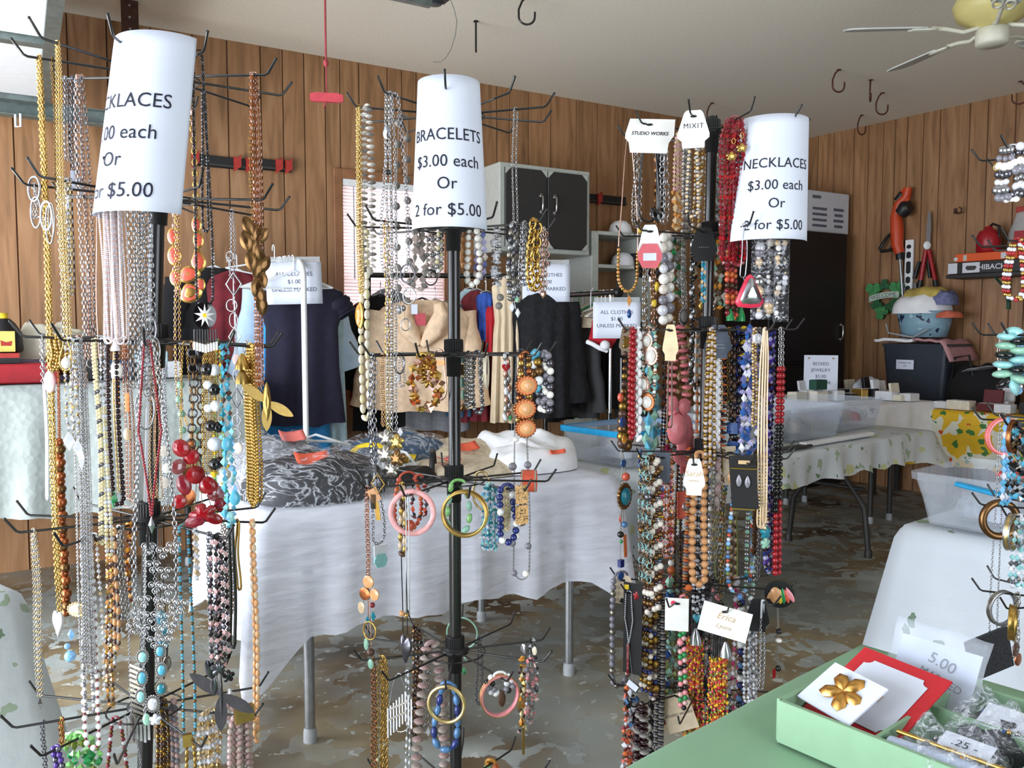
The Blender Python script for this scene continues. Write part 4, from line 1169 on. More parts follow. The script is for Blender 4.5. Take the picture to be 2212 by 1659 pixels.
row=[(1722,1.30,.05,'cream_card','cream box lid, farthest left of the boxed-jewelry row'),(1767,1.36,.055,'cream_card','cream card box beneath the dark green box'),(1806,1.38,.04,'white_lump','white box with grey scroll side in boxed-jewelry row'),(1834,1.36,.035,'boxblack','black jewelry box, first dark one right of the scroll box'),(1858,1.40,.035,'gold_foil','gold-edged jewelry box next to the dark ones'),(1882,1.42,.03,'boxblack','black ring box standing in middle of boxed-jewelry row'),(1903,1.48,.035,'white_lump','white box with open lid near plastic pouch'),(1922,1.56,.035,'white_lump','white lidded box, third from the right end of row'),(1945,1.62,.045,'cream_card','low cream box second from right end of row'),(1965,1.66,.05,'white_lump','largest white box, right end of boxed-jewelry row')]
for a,b,w_,m_,lb in row:open_box(tc_(a,b),UA,w_,.04,rb.uniform(.04,.075),m_,lb,rb.random()<.45)
row2=[(1745,1.12,.05,'white_lump','white box behind the dark green one'),(1818,1.16,.05,'boxblack','black box in the back row before black cabinet'),(1846,1.20,.05,'cream_card','cream box in the back row behind ring boxes'),(1912,1.40,.05,'white_lump','white box in back row beside the plastic pouch')]
for a,b,w_,m_,lb in row2:open_box(tc_(a,b),UA,w_,.035,.05,m_,lb,True)
open_box(tc_(1767,1.36)+ZV*.077,UA,.055,.03,.065,'green_dark','dark green box standing in front of the boxed-jewelry sign',False,inner='green_dark')
sg=tc_(1772,1.16)
t=thing('price_sign','BOXED JEWELRY price sign standing among the boxes before black cabinet','sign',sg)
sw,sh_=.112,.145
mb=MB();sn=unit(-sg*np.array([1,1,0])+0);su=np.cross(ZV,sn)*1.0;su=-np.cross(sn,ZV);sv=unit(ZV-sn*.08)
ctr=sg+ZV*(.150)
mb.box(ctr,sw,sh_,.0012,'paper',su,sv);part(mb,'sheet',t)
mb=MB();put_text(mb,[(q,.032,0,.075-i*.044,dict(spacing=1.0)) for i,q in enumerate(('BOXED','JEWELRY','$5.00','EACH OR','2 FOR'))],'ink_grey',flat_fn(ctr,su,sv,.002));part(mb,'lettering',t,'grey printed lettering')
mb=MB()
for sx in(-1,1):mb.sph(ctr+su*sx*.08+sv*.125+sn*.004,.006,'gold_foil',T=SPH)
part(mb,'pin',t)
mb=MB();mb.box(ctr-sn*.03-ZV*.07,.06,.0015,.09,'paper_grey',su,unit(sn*.3+ZV));part(mb,'easel_back',t)
lumpy('plastic_pouch','grey plastic pouch peaked up right of the boxed-jewelry sign','pouch',tc_(1874,1.30),UA,.17,.09,.13,'baggie_lumpy',3,power=1.2)
tb=lambda a,b:BC+UB*a+NB*(b*.62-.02)+ZV*.754
for a,b,w_,h_,m_,ld,lb in((-.74,.22,.05,.045,'white_lump',False,'white box at left end of the sunflower table'),(-.62,.24,.075,.06,'cream_card',False,'long pale box at front edge of sunflower table'),(-.46,.17,.06,.05,'boxred',True,'dark red box with cream lid raised on sunflower table'),(-.34,.25,.05,.055,'white_lump',False,'white front box left of the black ring box'),(-.22,.16,.045,.07,'boxblack',True,'black ring box standing open on sunflower table'),(-.12,.26,.08,.05,'white_lump',False,'wide white box right front of sunflower table'),(.0,.12,.06,.05,'blue_foil',True,'bluish box behind wide white box'),(-.42,-.02,.04,.06,'white_lump',True,'small white box with card behind the red box'),(-.2,-.02,.07,.05,'white_lump',True,'white box at back of sunflower table with lid up'),(.1,-.02,.07,.05,'cream_card',True,'cream box at the far right of sunflower table')):
 open_box(tb(a,b),UB,w_,.045,h_,m_,lb,ld,inner='dk_lump' if m_=='boxblack' else 'white_lump')
tp=onB(1985,800,.28);TB0=np.array([tp[0],tp[1],0]);tz0=.756
tp0=sB(onB(1912,800,.36));tp1=sB(onB(2052,800,.36));tcen=wb((tp0+tp1)/2,.23)
mbt=MB();mbt.box(np.array([tcen[0],tcen[1],.70]),(tp1-tp0)/2+.06,.2,.05,'cab_dark',UB,NB)
for sx in(-1,1):
 for sy in(-1,1):mbt.box(np.array([tcen[0],tcen[1],.33])+UB*sx*.3+NB*sy*.17,.02,.02,.325,'cab_dark',UB,NB)
single(mbt,'side_stand','low dark stand against right wall under the storage tote','stand',(tcen[0],tcen[1],0))
TH=1.28-(742-712)/F_PX*tcen[1]-tz0
t=bin_box('storage_tote','large smoky storage tote with white label by the right wall',tcen,-UB,(tp1-tp0)/2,.18,tz0,TH,'tote_dark',group=None,taper=.86)
mb=MB();lc=tcen+NB*.185-UB*.06+ZV*(tz0+TH*.63)
mb.box(lc,.068,.001,.035,'paper',UB,NB);put_text(mb,[('WOMENS TOPS',.014,0,.008),('2.00',.014,0,-.014)],'ink_grey',flat_fn(lc+NB*.002,UB,ZV));part(mb,'paper_label',t,'white paper label')
for a,h_,m_,lb in((-.12,.14,'pinkred','bright pink cloth inside the smoky tote'),(.08,.16,'navy','navy cloth inside the smoky tote')):
 lumpy('folded_cloth',lb,'cloth',tcen+UB*a*1.3+ZV*(tz0+.01),UB,.13,.10,h_,m_,5+a,group='cloth in the tote')
zt=tz0+TH+.014
t=thing('towel','white and pink towel spread over the tote rim','towel',tcen+ZV*zt)
mb=MB();xs=np.linspace(-(tp1-tp0)/2-.05,(tp1-tp0)/2+.04,24)
mb.grid(np.array([[tcen+UB*x+NB*y+ZV*(zt+.012+.010*wob(x*14,y*14)) for x in xs[:13]] for y in np.linspace(-.19,.21,8)]),'white_cloth');part(mb,'white_half',t,solid=.02)
mb=MB();mb.grid(np.array([[tcen+UB*x+NB*y+ZV*(zt+.012+.010*wob(x*14,y*14)-max(0,x-.22)*2.2) for x in xs[12:]] for y in np.linspace(-.19,.21,8)]),'dusty_pink') if M('dusty_pink','#B98A8E',.9) else None
part(mb,'pink_half',t,'dusty pink half',solid=.015)
zb=zt+.035
t=thing('fabric_basket','blue floral fabric basket full of towels on top of tote','basket',tcen+ZV*zb)
mb=MB();BH=1.28+(712-672)/F_PX*tcen[1]-zb
rows=[[tcen-UB*.02+ZV*(zb+zz)+UB*cos(a)*rx+NB*sin(a)*ry for a in np.linspace(0,2*pi,29)[:-1]] for zz,rx,ry in((0,.01,.01),(0,.16,.13),(BH*.5,.185,.15),(BH,.205,.165),(BH,.195,.155),(BH*.6,.17,.14))]
mb.grid(np.array(rows),'blue_print',True,True);part(mb,'basket_body',t)
mb=MB();mb.tube([tcen-UB*.24+NB*.15+ZV*(zb+.10),tcen-UB*.2+NB*.18+ZV*(zb+.03),tcen+NB*.19+ZV*(zb+.0),tcen+UB*.1+NB*.17+ZV*(zb+.06)],.006,'rubber_grey',7);part(mb,'cord_handle',t)
zc=zb+BH
lumpy('folded_towel','white towel folded over the rim of the floral basket','towel',tcen-UB*.05+ZV*(zc-.02),UB,.2,.17,.14,'white_cloth',7,group='towels in the basket')
lumpy('folded_towel','yellow and blue folded towel topmost in the floral basket','towel',tcen-UB*.02+ZV*(zc+.10),UB,.15,.11,.075,'yellow_towel' if M('yellow_towel','#B7A052',.9,var=.5,scale=6) else '',8,group='towels in the basket')
lumpy('folded_towel','blue-grey folded towel beside the yellow one in floral basket','towel',tcen+UB*.12+ZV*(zc+.04),UB,.09,.10,.10,'denim_dim' if M('denim_dim','#6A6F94',.9,var=.3) else '',9,group='towels in the basket')
lumpy('folded_towel','orange-pink cloth sticking out at right of the floral basket','towel',tcen+UB*.19+NB*.05+ZV*(zc-.055),UB,.08,.10,.05,'coral_cloth' if M('coral_cloth','#CC6A50',.9,var=.3,scale=30) else '',10,group='towels in the basket')
bp_=onB(2110,830,.3)
t=thing('duffel_bag','black duffel bag with grey flap right of the smoky tote','bag',np.array([bp_[0],bp_[1],.754]))
lumpy('bag_body',None,None,np.array([bp_[0],bp_[1],.755])-NB*.05,UB,.26,.13,.26,'black_cloth',4,parent=t)
mb=MB();q0=np.array([bp_[0],bp_[1],.98]);mb.grid(np.array([[q0+UB*(x-.05)+NB*(.12-y*.1)+ZV*(x*.25+.02*wob(x*9,y*9)) for x in np.linspace(0,.3,8)] for y in np.linspace(0,1,5)]),'grey_cloth');part(mb,'flap',t,'grey lining flap',solid=.004)
mb=MB();mb.tube([q0-UB*.15+NB*.05-ZV*.05,q0-UB*.12+NB*.08+ZV*.1,q0-UB*.02+NB*.08+ZV*.12,q0+NB*.05-ZV*.05],.008,'black_plastic',7);part(mb,'handle',t)
# --- things on the tall left table
lt=lambda a,b,z=0:LP0+UA*a-NA*b+ZV*(1.043+z)
lx=lambda px,b=.15:float((hit(px,800,LP0-NA*b,NA)-LP0)@UA)
t=thing('red_case','long red box on the tall lace-covered table, left edge','box',lt(lx(30),.18))
a0,a1=lx(-140,.10),lx(128,.10)
mb=MB();mb.box(lt((a0+a1)/2,.2,.045),(a1-a0)/2,.10,.043,'red_plastic',UA,NA,bev=.006);part(mb,'base',t)
mb=MB();mb.box(lt(a0+(a1-a0)*.34,.22,.102),(a1-a0)*.33,.09,.012,'boxblack',UA,NA);mb.box(lt(a0+(a1-a0)*.34,.22,.124),(a1-a0)*.33,.09,.010,'red_clip',UA,NA);part(mb,'lid',t,'black and red lid edge')
t=thing('dark_jar','dark bottle with yellow cap and yellow card on the red box','bottle',lt(lx(8),.25,.137))
mb=MB();mb.lathe(lt(lx(8),.28,.136),[(.075,0),(.08,.01),(.075,.09),(.05,.13),(.03,.15)],'boxblack',20);part(mb,'body',t)
mb=MB();mb.lathe(lt(lx(8),.28,.286),[(.022,0),(.022,.025),(.0,.025)],'sunny',16);part(mb,'cap',t,'yellow cap')
mb=MB();mb.box(lt(lx(16,.15),.165,.185),.033,.001,.045,M('yellow_card','#D9C766',.7),UA,NA);mb.prism([(-.02,-.012),(.018,-.012),(.022,.01),(0,.004),(-.022,.012)],lt(lx(16,.15),.163,.178),UA,ZV,.001,'red_clip');part(mb,'hang_tag',t,'yellow card with red picture')
hb=lx(110,.35)
t=thing('cream_hat','crumpled cream cloth hat with gold sequins on left table','hat',lt(hb,.35,.07))
mb=MB();mb.box(lt(hb,.40,.05),.16,.12,.05,'lilac_box' if M('lilac_box','#8A7E96',.8) else '',UA,NA,bev=.004);single(mb,'cardboard_box','lilac-grey box under the cream hat on left table','box',lt(hb,.4))
lumpy('crown',None,None,lt(hb,.40,.10),UA,.17,.13,.15,'cream_cloth',6,parent=t,lump=.24,power=2,nu=40,nv=20)
M('sequin','#B98A28',.3,1.0,var=.5,scale=120)
mb=MB();mb.lathe(lt(hb+.06,.30,.03),[(.05,0),(.085,.03),(.09,.08),(.05,.11)],'sequin',18);part(mb,'sequin_band',t,'gold sequin band')
for px,w_,h_,m_,lb in((205,.06,.10,'cab_dark','small dark purple box right of cream hat on left table'),(262,.05,.09,'denim','blue box behind the white seed-bead necklace on left table'),(360,.07,.08,'white_lump','white box at right end of left table'),(330,.07,.13,'paleblue','pale blue box behind the left rack pole')):
 mb=MB();mb.box(lt(lx(px,.25),.3,h_/2+.002),w_,.06,h_/2,m_,UA,NA,bev=.004);single(mb,'carton',lb,'box',lt(lx(px,.25),.3),'boxes on the left table')
 # --- clothes
def garment(name,label,top,ux,w,length,mat,cat='garment',sleeves=None,prof=((0,.35),(.05,.85),(.12,1),(.4,.93),(1,1.05)),thick=.04,fold=.016,nf=5,seed=1,hanger=None,group=None,hem=.01,neck=0.0,sl_m=None,fuzz=0.0,lean=0.0,extra=None):
 """clothing on a hanger: folded body shell below the shoulder point, with sleeves; top = centre of the neckline"""
 top=np.asarray(top,float);ux=unit(ux);uy=np.cross(ZV,ux)
 t_=thing(name,label,cat,top-ZV*length,group)
 px_=[p_[0] for p_ in prof];pw=[p_[1] for p_ in prof]
 rows=[];N=44;NV=26
 for j in range(NV+1):
  q=(j/NV)**1.25
  hw=np.interp(q,px_,pw)*w/2
  th=thick*(.35+.65*min(1,q*6))
  row=[]
  for i in range(N):
   a=2*pi*i/N
   f_=fold*(.15+q)*sin(cos(a)*nf*2.2+seed+(a>pi)*1.7+q*.6)*abs(sin(a))**.5
   x=hw*cos(a);y=(th*np.sign(sin(a))*abs(sin(a))**.7)+f_*(1 if sin(a)>=0 else-1)
   z_=-length*q+(hem*wob(x*9,y*9,0,seed) if j==NV else 0)
   z_+=-(.03+neck*.0)*(cos(a)**2)*(q<.12)*(1-q/.12)*0
   if neck and q<.2 and sin(a)<0:z_-=neck*max(0,1-(x/(w*.2))**2)*(1-q/.2)
   z_+=fuzz*rng.uniform(-1,1)
   row.append(top+ux*x+uy*y+ZV*z_-uy*lean*q+(uy*fuzz*rng.uniform(-1,1)))
  rows.append(row)
 m_=MB();m_.grid(np.array(rows),mat,True,True)
 bd=part(m_,'body',t_)
 for sl in(sleeves or()):
  sd,ln,r0,ang,r1=sl
  st=top+ux*sd*w*.41-ZV*.07
  d=unit(ux*sd*sin(radians(ang))-ZV*cos(radians(ang)))
  pts=[st+d*ln*q+uy*.010*sin(q*5+seed) for q in np.linspace(0,1,12)]
  rr=[r0+(r1-r0)*q+.006*sin(q*17+seed) for q in np.linspace(0,1,12)]
  m_=MB();m_.tube(pts,rr,sl_m or mat,14,caps=False,flat=.55,side=ux)
  part(m_,'sleeve',t_)
 if hanger:
  m_=MB()
  z0=top+ZV*.0
  hk=[z0+ZV*.01,z0+ZV*.05]+[z0+ZV*.07+uy*.022*(1-cos(q))*1+ZV*.022*sin(q) for q in np.linspace(0,pi*1.1,9)]
  m_.tube(hk,.003,'chrome' if hanger!='white_plastic' else hanger,6)
  m_.tube([z0-ux*w*.40-ZV*.075,z0-ux*.03+ZV*.0,z0+ZV*.012,z0+ux*.03,z0+ux*w*.40-ZV*.075],.006,hanger,8)
  part(m_,'hanger',t_)
 for nm,mb_ in(extra or()):part(mb_,nm,t_)
 return t_
def hanger_only(label,c,ux,mat,w=.40,tilt=0.0,grp='empty hangers'):
 ux=unit(ux);uy=np.cross(ZV,ux)
 t_=thing('clothes_hanger',label,'hanger',np.asarray(c)-ZV*.12,grp)
 m_=MB();ux2=unit(ux+ZV*tilt)
 m_.tube([c-ux2*w/2-ZV*.11,c-ZV*.03,c+ux2*w/2-ZV*.11],.005,mat,7)
 m_.tube([c-ux2*w/2-ZV*.11,c-ZV*.125,c+ux2*w/2-ZV*.11],.004,mat,7);part(m_,'shoulder_bar',t_)
 m_=MB();m_.tube([c-ZV*.03,c+ZV*.01]+[c+ZV*.03+uy*.02*(1-cos(q))+ZV*.02*sin(q) for q in np.linspace(0,pi*1.15,9)],.003,mat,6);part(m_,'hook',t_)
 return t_
def notice(label,px0,py0,px1,py1,Y,lines,size,group='price signs on the clothes racks',clipb=None,face=None,tilt=0):
 c=(P(px0,py0,Y)+P(px1,py1,Y))/2
 n_=unit((-c)*np.array([1,1,0])) if face is None else face
 su_=-np.cross(n_,ZV);w_=np.linalg.norm(P(px1,py0,Y)-P(px0,py0,Y))/2;h_=np.linalg.norm(P(px0,py1,Y)-P(px0,py0,Y))/2
 uu=unit(su_+ZV*tilt);vv=unit(ZV-su_*tilt)
 t_=thing('price_notice',label,'sign',c-ZV*h_,group)
 m_=MB();m_.grid(np.array([[c+uu*x*w_+vv*y*h_+n_*(.004*sin(x*3+y)) for x in np.linspace(-1,1,9)] for y in np.linspace(-1,1,5)]),'paper');part(m_,'sheet',t_,solid=.001)
 m_=MB();put_text(m_,[(q,size,0,y_*h_) for q,y_ in lines],'ink_grey',lambda a,b:c+uu*a+vv*b+n_*(.004*sin(a/w_*3+b/h_)+.002));part(m_,'lettering',t_,'grey printed lettering')
 m_=MB();m_.box(c+vv*(h_+.012),w_*.96,.002,.014,'bin_frost',uu,n_);part(m_,'sleeve_top',t_,'clear plastic sleeve edge')
 if clipb:m_=MB();m_.box(c+vv*(h_+.004)+n_*.006,.02,.004,.012,clipb,uu,n_);part(m_,'clip',t_)
 return t_
AC=[('ALL CLOTHES',.34),('$1.00',-.02),('UNLESS MARKED',-.40)]
# --- white rack on the left, end-on
RD=np.array([-.515,.857,0]);RX=np.array([.857,.515,0])
e_=P(655,560,4.16);base_=np.array([e_[0],e_[1],0]);zt_=e_[2]+.02
t=thing('garment_rack','white metal garment rack seen end-on, left of the window','clothes rack',base_,'clothes racks')
mb=MB();mb.tube([base_+ZV*.05,base_+ZV*(zt_-.12)]+[base_+ZV*(zt_-.12)+RD*.10*(1-cos(q))+ZV*.10*sin(q) for q in np.linspace(.2,pi/2,6)]+[base_+RD*.95+ZV*(zt_-.02)],.0145,'white_metal',12);part(mb,'post_and_rail',t)
mb=MB();mb.cyl(base_+RD*.95+ZV*.05,base_+RD*.95+ZV*(zt_-.02),.0145,'white_metal');part(mb,'rear_post',t)
for k_ in(0,.95):
 mb=MB();mb.cyl(base_+RD*k_-RX*.25+ZV*.05,base_+RD*k_+RX*.25+ZV*.05,.0145,'white_metal');
 ft=part(mb,'foot_bar',t)
 for sx in(-1,1):mb=MB();mb.sph(base_+RD*k_+RX*sx*.25+ZV*.025,.025,'black_plastic',T=SPH);part(mb,'caster',ft)
rk=lambda d,x=0,z=0:base_+RD*d+RX*x+ZV*(zt_-.035+z)
garment('blouse','black printed top hung at the left of the white rack',rk(.62,-.30),RX,.44,.62,'black_cloth',sleeves=((-1,.35,.07,12,.09),),seed=3,hanger='white_plastic',group='clothes on the white rack')
garment('shirt','white and pink garment at left of the white rack',rk(.72,-.20,-.02),RX,.30,.80,'pinkwhite',seed=5,hanger='white_plastic',group='clothes on the white rack')
garment('blouse','dark red lace top between pink and light blue garments, white rack',rk(.53,-.20,-.02),RX,.32,.66,'maroon',seed=7,hanger='white_plastic',group='clothes on the white rack')
garment('shirt','light blue long-sleeved shirt behind the navy top',rk(.44,.07,-.06),RX,.46,.74,'lightblue',sleeves=((-1,.62,.07,10,.085),(1,.44,.075,16,.10)),seed=2,hanger='white_plastic',group='clothes on the white rack',fold=.012)
garment('dress','bright blue sequinned dress below the navy top',rk(.35,.05,-.04),RX,.40,.98,'blue_dress',seed=9,hanger='white_plastic',group='clothes on the white rack',prof=((0,.3),(.05,.6),(.12,.8),(.4,.8),(1,1.0)))
garment('top','navy sleeveless top at the front of the white rack',rk(.26,.07,-.10),RX,.47,.74,'navy',sleeves=((1,.10,.06,30,.07),),prof=((0,.55),(.04,.95),(.12,1),(.3,.82),(.6,.84),(1,.98)),seed=4,neck=.08,hanger='white_plastic',group='clothes on the white rack',fold=.012,nf=4)
garment('blouse','pale blue-white lace blouse peeking out right below navy top',rk(.40,.22,-.10),RX,.26,.88,'paleblue',seed=8,group='clothes on the white rack',fold=.02)
for i_,(d_,x_) in enumerate(((.06,-.03),(.09,-.04),(.12,-.05),(.15,-.05),(.18,-.06),(.21,-.06))):
 hanger_only('empty white hanger, number %s from the front on the white rack rail'%('one','two','three','four','five','six')[i_],rk(d_,x_,-.01),RX,'white_plastic')
hanger_only('empty white hanger lying tilted highest on the white rack',rk(.30,-.06,.06),RX,'white_plastic',.5,-.12)
notice('white ALL CLOTHES notice hung on the white garment rack, left',577,566,694,657,4.205,AC,.029,tilt=.03)
# --- dark rack in front of the window: fur jacket, dresses, dark coats
Q=lambda px,py,Y:P(px,py,Y)
ra,rb2=Q(800,612,5.02),Q(1335,637,5.55)
rz=ra[2]
t=thing('garment_rack','dark garment rack holding fur jacket before the window','clothes rack',np.array([ra[0],ra[1],0]),'clothes racks')
a_=np.array([ra[0]-.05,ra[1],rz+.05]);b_=np.array(Q(1120,612,5.15));b_[2]=rz+.05
mb=MB();mb.cyl(a_,b_,.016,'black_metal');part(mb,'rail',t)
for q_ in(a_+(b_-a_)*.04,b_-(b_-a_)*.04):
 mb=MB();mb.cyl(np.array([q_[0],q_[1],.02]),q_,.015,'black_metal');part(mb,'post',t)
 mb=MB();mb.cyl(np.array([q_[0]-.1,q_[1]-.22,.02]),np.array([q_[0]+.1,q_[1]+.22,.02]),.015,'black_metal');part(mb,'foot_bar',t)
CX=unit(b_-a_)
def cl(px,py,w_px,y_bot,Y,mat,label,nm='garment',**kw):
 tp_=P(px,py,Y);ln=tp_[2]-P(px,y_bot,Y)[2]
 return garment(nm,label,tp_,kw.pop('ux',CX),w_px*Y/F_PX,ln,mat,**kw)
gr='clothes on the dark rack'
cl(822,640,120,930,5.08,'black_cloth','black jacket with shiny studs left of the fur jacket','jacket',group=gr,seed=3,sleeves=((-1,.5,.06,12,.07),),hanger='black_plastic')
cl(790,650,70,880,5.16,'maroon','dark maroon jacket edge farthest left on dark rack','jacket',group=gr,seed=6,hanger='black_plastic')
cl(838,625,90,900,5.22,'grey_cloth','grey garment behind the fur jacket shoulder','coat',group=gr,seed=8,hanger='white_plastic')
cl(940,650,150,930,5.12,'grey_cloth','grey skirt hanging below the fur jacket','skirt',group=gr,seed=9,prof=((0,.4),(.1,.6),(.5,.9),(1,1.0)),hanger='chrome')
cl(912,648,205,885,4.86,'fur_cream','cream fur jacket with collar, front of the dark rack','jacket',group=gr,seed=2,thick=.10,fold=.02,nf=3,fuzz=.002,prof=((0,.35),(.06,.8),(.14,1.0),(.5,1.0),(1,1.05)),sleeves=((-1,.56,.085,10,.10),(1,.56,.085,8,.10)),hanger='black_plastic',extra=[('collar',(lambda m:(m.tube([P(x,y,4.74) for x,y in((880,655),(872,680),(884,715),(905,745))],[.03,.05,.055,.02],'fur_cream',12),m.tube([P(x,y,4.74) for x,y in((948,655),(955,680),(938,715),(912,748))],[.03,.05,.055,.02],'fur_cream',12),m)[2])(MB())),('hang_tag',(lambda m:(m.box(P(895,668,4.72),.018,.001,.028,'paper'),m.box(P(908,690,4.73),.03,.002,.035,'pinkred'),m)[2])(MB()))])
cl(992,660,60,900,4.98,'denim','faded blue-grey garment just left of rack pole','garment',group=gr,seed=11,hanger='chrome')
cl(1015,625,70,905,5.05,'paleblue','pale teal garment right of the fur jacket','garment',group=gr,seed=12,hanger='chrome')
cl(1030,628,74,910,5.00,'maroon','deep red velvet dress right of the fur jacket','dress',group=gr,seed=13,hanger='chrome')
cl(1050,632,44,740,4.98,'plaid_blue','blue plaid shirt between red dress and beige dress','shirt',group=gr,seed=14,hanger='chrome')
cl(1064,660,36,770,4.96,'red_cloth','bright red garment behind beige dress shoulder','garment',group=gr,seed=15,hanger='chrome')
cl(1096,600,76,912,4.92,'beige_cloth','long beige dress with pleated skirt beside black fur coat','dress',group=gr,seed=16,fold=.03,nf=6,prof=((0,.5),(.06,.9),(.14,.85),(.30,.72),(.36,.80),(1,1.0)),hanger='chrome')
cl(1130,620,30,860,5.0,'lightblue','thin pale garment edge left of black fur coat','garment',group=gr,seed=17,hanger='chrome')
cl(1176,628,118,900,4.95,'fur_black','black fur coat below the middle ALL CLOTHES notice','coat',group=gr,seed=18,thick=.10,fuzz=.003,sleeves=((-1,.6,.08,5,.09),(1,.6,.08,5,.09)),hanger='black_plastic')
notice('white ALL CLOTHES notice above the black fur coat',1128,571,1231,652,4.9,AC,.030,clipb='black_plastic')
# --- rack with a row of hangers, right
h0,h1=P(1232,632,5.30),P(1334,637,4.95)
h0[2]=h1[2]=(h0[2]+h1[2])/2
hd_=unit(h1-h0);hx_=np.cross(ZV,hd_)*-1
t=thing('garment_rack','dark rail rack with row of hangers, left of right rack','clothes rack',np.array([h1[0],h1[1],0]),'clothes racks')
mb=MB();mb.cyl(h0-hd_*.3,h1,.016,'black_metal');part(mb,'rail',t)
mb=MB();mb.lathe(h1-hd_*.02,[(.022,0),(.028,.01),(.028,.04),(.02,.045)],'black_plastic',18,hd_);part(mb,'end_cap',t)
for q_,mt_ in((h1-hd_*.06,'chrome'),(h0-hd_*.25,'black_metal')):
 mb=MB();mb.cyl(np.array([q_[0],q_[1],.75]),np.array([q_[0],q_[1],q_[2]]),.011,mt_);mb.cyl(np.array([q_[0],q_[1],.02]),np.array([q_[0],q_[1],.78]),.016,'black_metal');part(mb,'post',t)
 mb=MB();mb.cyl(np.array([q_[0],q_[1],.02])-hx_*.25,np.array([q_[0],q_[1],.02])+hx_*.25,.015,'black_metal');part(mb,'foot_bar',t)
hm=['white_plastic','paleblue','green_tie','white_plastic','cream_plastic','white_plastic','green_tie','cream_plastic','white_plastic','chrome','white_plastic','cream_plastic']
pos=['first at the far end','second from far end','third from far end','fourth from far end','fifth from far end','sixth from far end','sixth from the end cap','fifth from the end cap','fourth from the end cap','third from the end cap','second from the end cap','next to the end cap']
cn_=dict(white_plastic='white',paleblue='pale blue',green_tie='green',cream_plastic='cream',chrome='wire')
L_=np.linalg.norm(h1-h0)
for i_,m_ in enumerate(hm):
 hanger_only('%s hanger on the dark rail, %s'%(cn_[m_],pos[i_]),h0+hd_*L_*(i_+.5)/12.6-ZV*.032,hx_+hd_*.15*sin(i_*2.1),m_,.40,grp='hangers on the dark rail')
gr='jackets on the dark rail'
cl(1222,700,90,905,5.35,'black_cloth','black jacket with round badge right of the black fur coat','jacket',group=gr,seed=21,ux=hx_+hd_*.3,hanger='black_plastic',sleeves=((1,.55,.06,4,.07),))
cl(1262,690,110,900,5.2,'charcoal_cloth','charcoal jacket with flap pockets on the dark rail','jacket',group=gr,seed=22,ux=hx_+CX,hanger='chrome',sleeves=((-1,.55,.06,5,.07),(1,.5,.06,6,.07)),extra=[('flap_pocket',(lambda m:(m.prism([(-.07,0),(.07,0),(.065,-.035),(0,-.05),(-.065,-.035)],P(1258,792,5.1),unit(CX),ZV,.006,'cab_dark'),m.prism([(-.065,0),(.065,0),(.06,-.12),(-.06,-.12)],P(1258,800,5.11),unit(CX),ZV,.004,'charcoal_cloth'),m)[2])(MB())),('badge',(lambda m:(m.lathe(P(1225,757,5.12),[(.026,0),(.026,.004)],'pinkwhite',16,(0,-1,0)),m)[1])(MB()))])
cl(1312,705,90,880,5.35,'black_cloth','black coat behind the chrome post on the dark rail','coat',group=gr,seed=23,ux=hx_+CX,hanger='chrome')
cl(1365,690,70,900,5.4,'charcoal_cloth','dark grey coat half hidden by the right rack','coat',group=gr,seed=24,ux=CX,hanger='chrome')
t=thing('hanger_block','cream foam shoulder hanger left of right ALL CLOTHES notice','hanger',P(1278,690,5.02))
mb=MB();hb_=P(1276,690,5.02);mb.prism([(-.055,-.05),(.05,-.05),(.05,.06),(.01,.07),(-.05,.01)],hb_,unit(CX),ZV,.03,'linen');part(mb,'foam_shoulder',t)
mb=MB();mb.tube([hb_+ZV*.07,hb_+ZV*.17,hb_+ZV*.19+CX*.015],.003,'chrome',6);part(mb,'hook',t)
t=thing('santa_hat','red hat with white trim hanging under the right notice','hat',P(1290,740,5.0))
mb=MB();mb.grid(np.array([[P(x0+(x1-x0)*q,y0+(y1-y0)*q+4*sin(q*3),5.0+.05*dp) for q in np.linspace(0,1,9)] for(x0,y0,x1,y1,dp) in((1280,690,1345,690,-1),(1276,715,1335,728,-1.2),(1270,738,1320,752,-1),(1270,738,1320,752,1),(1280,690,1345,690,1))]),'red_cloth');part(mb,'hat_body',t)
mb=MB();mb.tube([P(1268,738,4.95),P(1280,743,4.93),P(1295,752,4.92),P(1312,758,4.93)],.014,'white_cloth',9);mb.sph(P(1307,746,4.90),.030,'white_cloth');part(mb,'white_trim',t,'white fluffy trim and pompom')
notice('white ALL CLOTHES notice nearest the right rack, by the chrome post',1281,652,1383,731,4.82,AC,.030)
# --- green tray on the foreground table
tz_=.745
ta=G(1683,1512,.80);tb_=G(1888,1412,.80)
tu=unit((tb_-ta)*np.array([1,1,0]));tl=np.linalg.norm((tb_-ta)[:2]);tv=np.array([tu[1],-tu[0],0])
O=ta*np.array([1,1,0])+ZV*tz_
TWd,TH_=.40,.056
tr=lambda a,b,z=0:O+tu*a+tv*b+ZV*z
t=thing('display_tray','pale green divided tray of brooches on the green table','tray',tr(tl/2,TWd/2))
mb=MB();mb.box(tr(tl/2,TWd/2,.004),tl/2,TWd/2,.003,'green_card',tu,tv);part(mb,'tray_floor',t)
mb=MB()
for a,b,sa,sb in((0,TWd/2,.004,TWd/2),(tl,TWd/2,.004,TWd/2),(tl/2,0,tl/2,.004),(tl/2,TWd,tl/2,.004)):mb.box(tr(a,b,TH_/2),sa,sb,TH_/2,'green_card',tu,tv,bev=.001)
part(mb,'outer_wall',t)
for a0,a1,b0,b1 in((0,tl,.125,.125),(tl*.60,tl*.60,0,TWd),(0,tl,.265,.265)):
 mb=MB();c_=tr((a0+a1)/2,(b0+b1)/2,TH_*.46);mb.box(c_,max(.0025,(a1-a0)/2),max(.0025,(b1-b0)/2),TH_*.46,'green_card',tu,tv);part(mb,'divider',t)
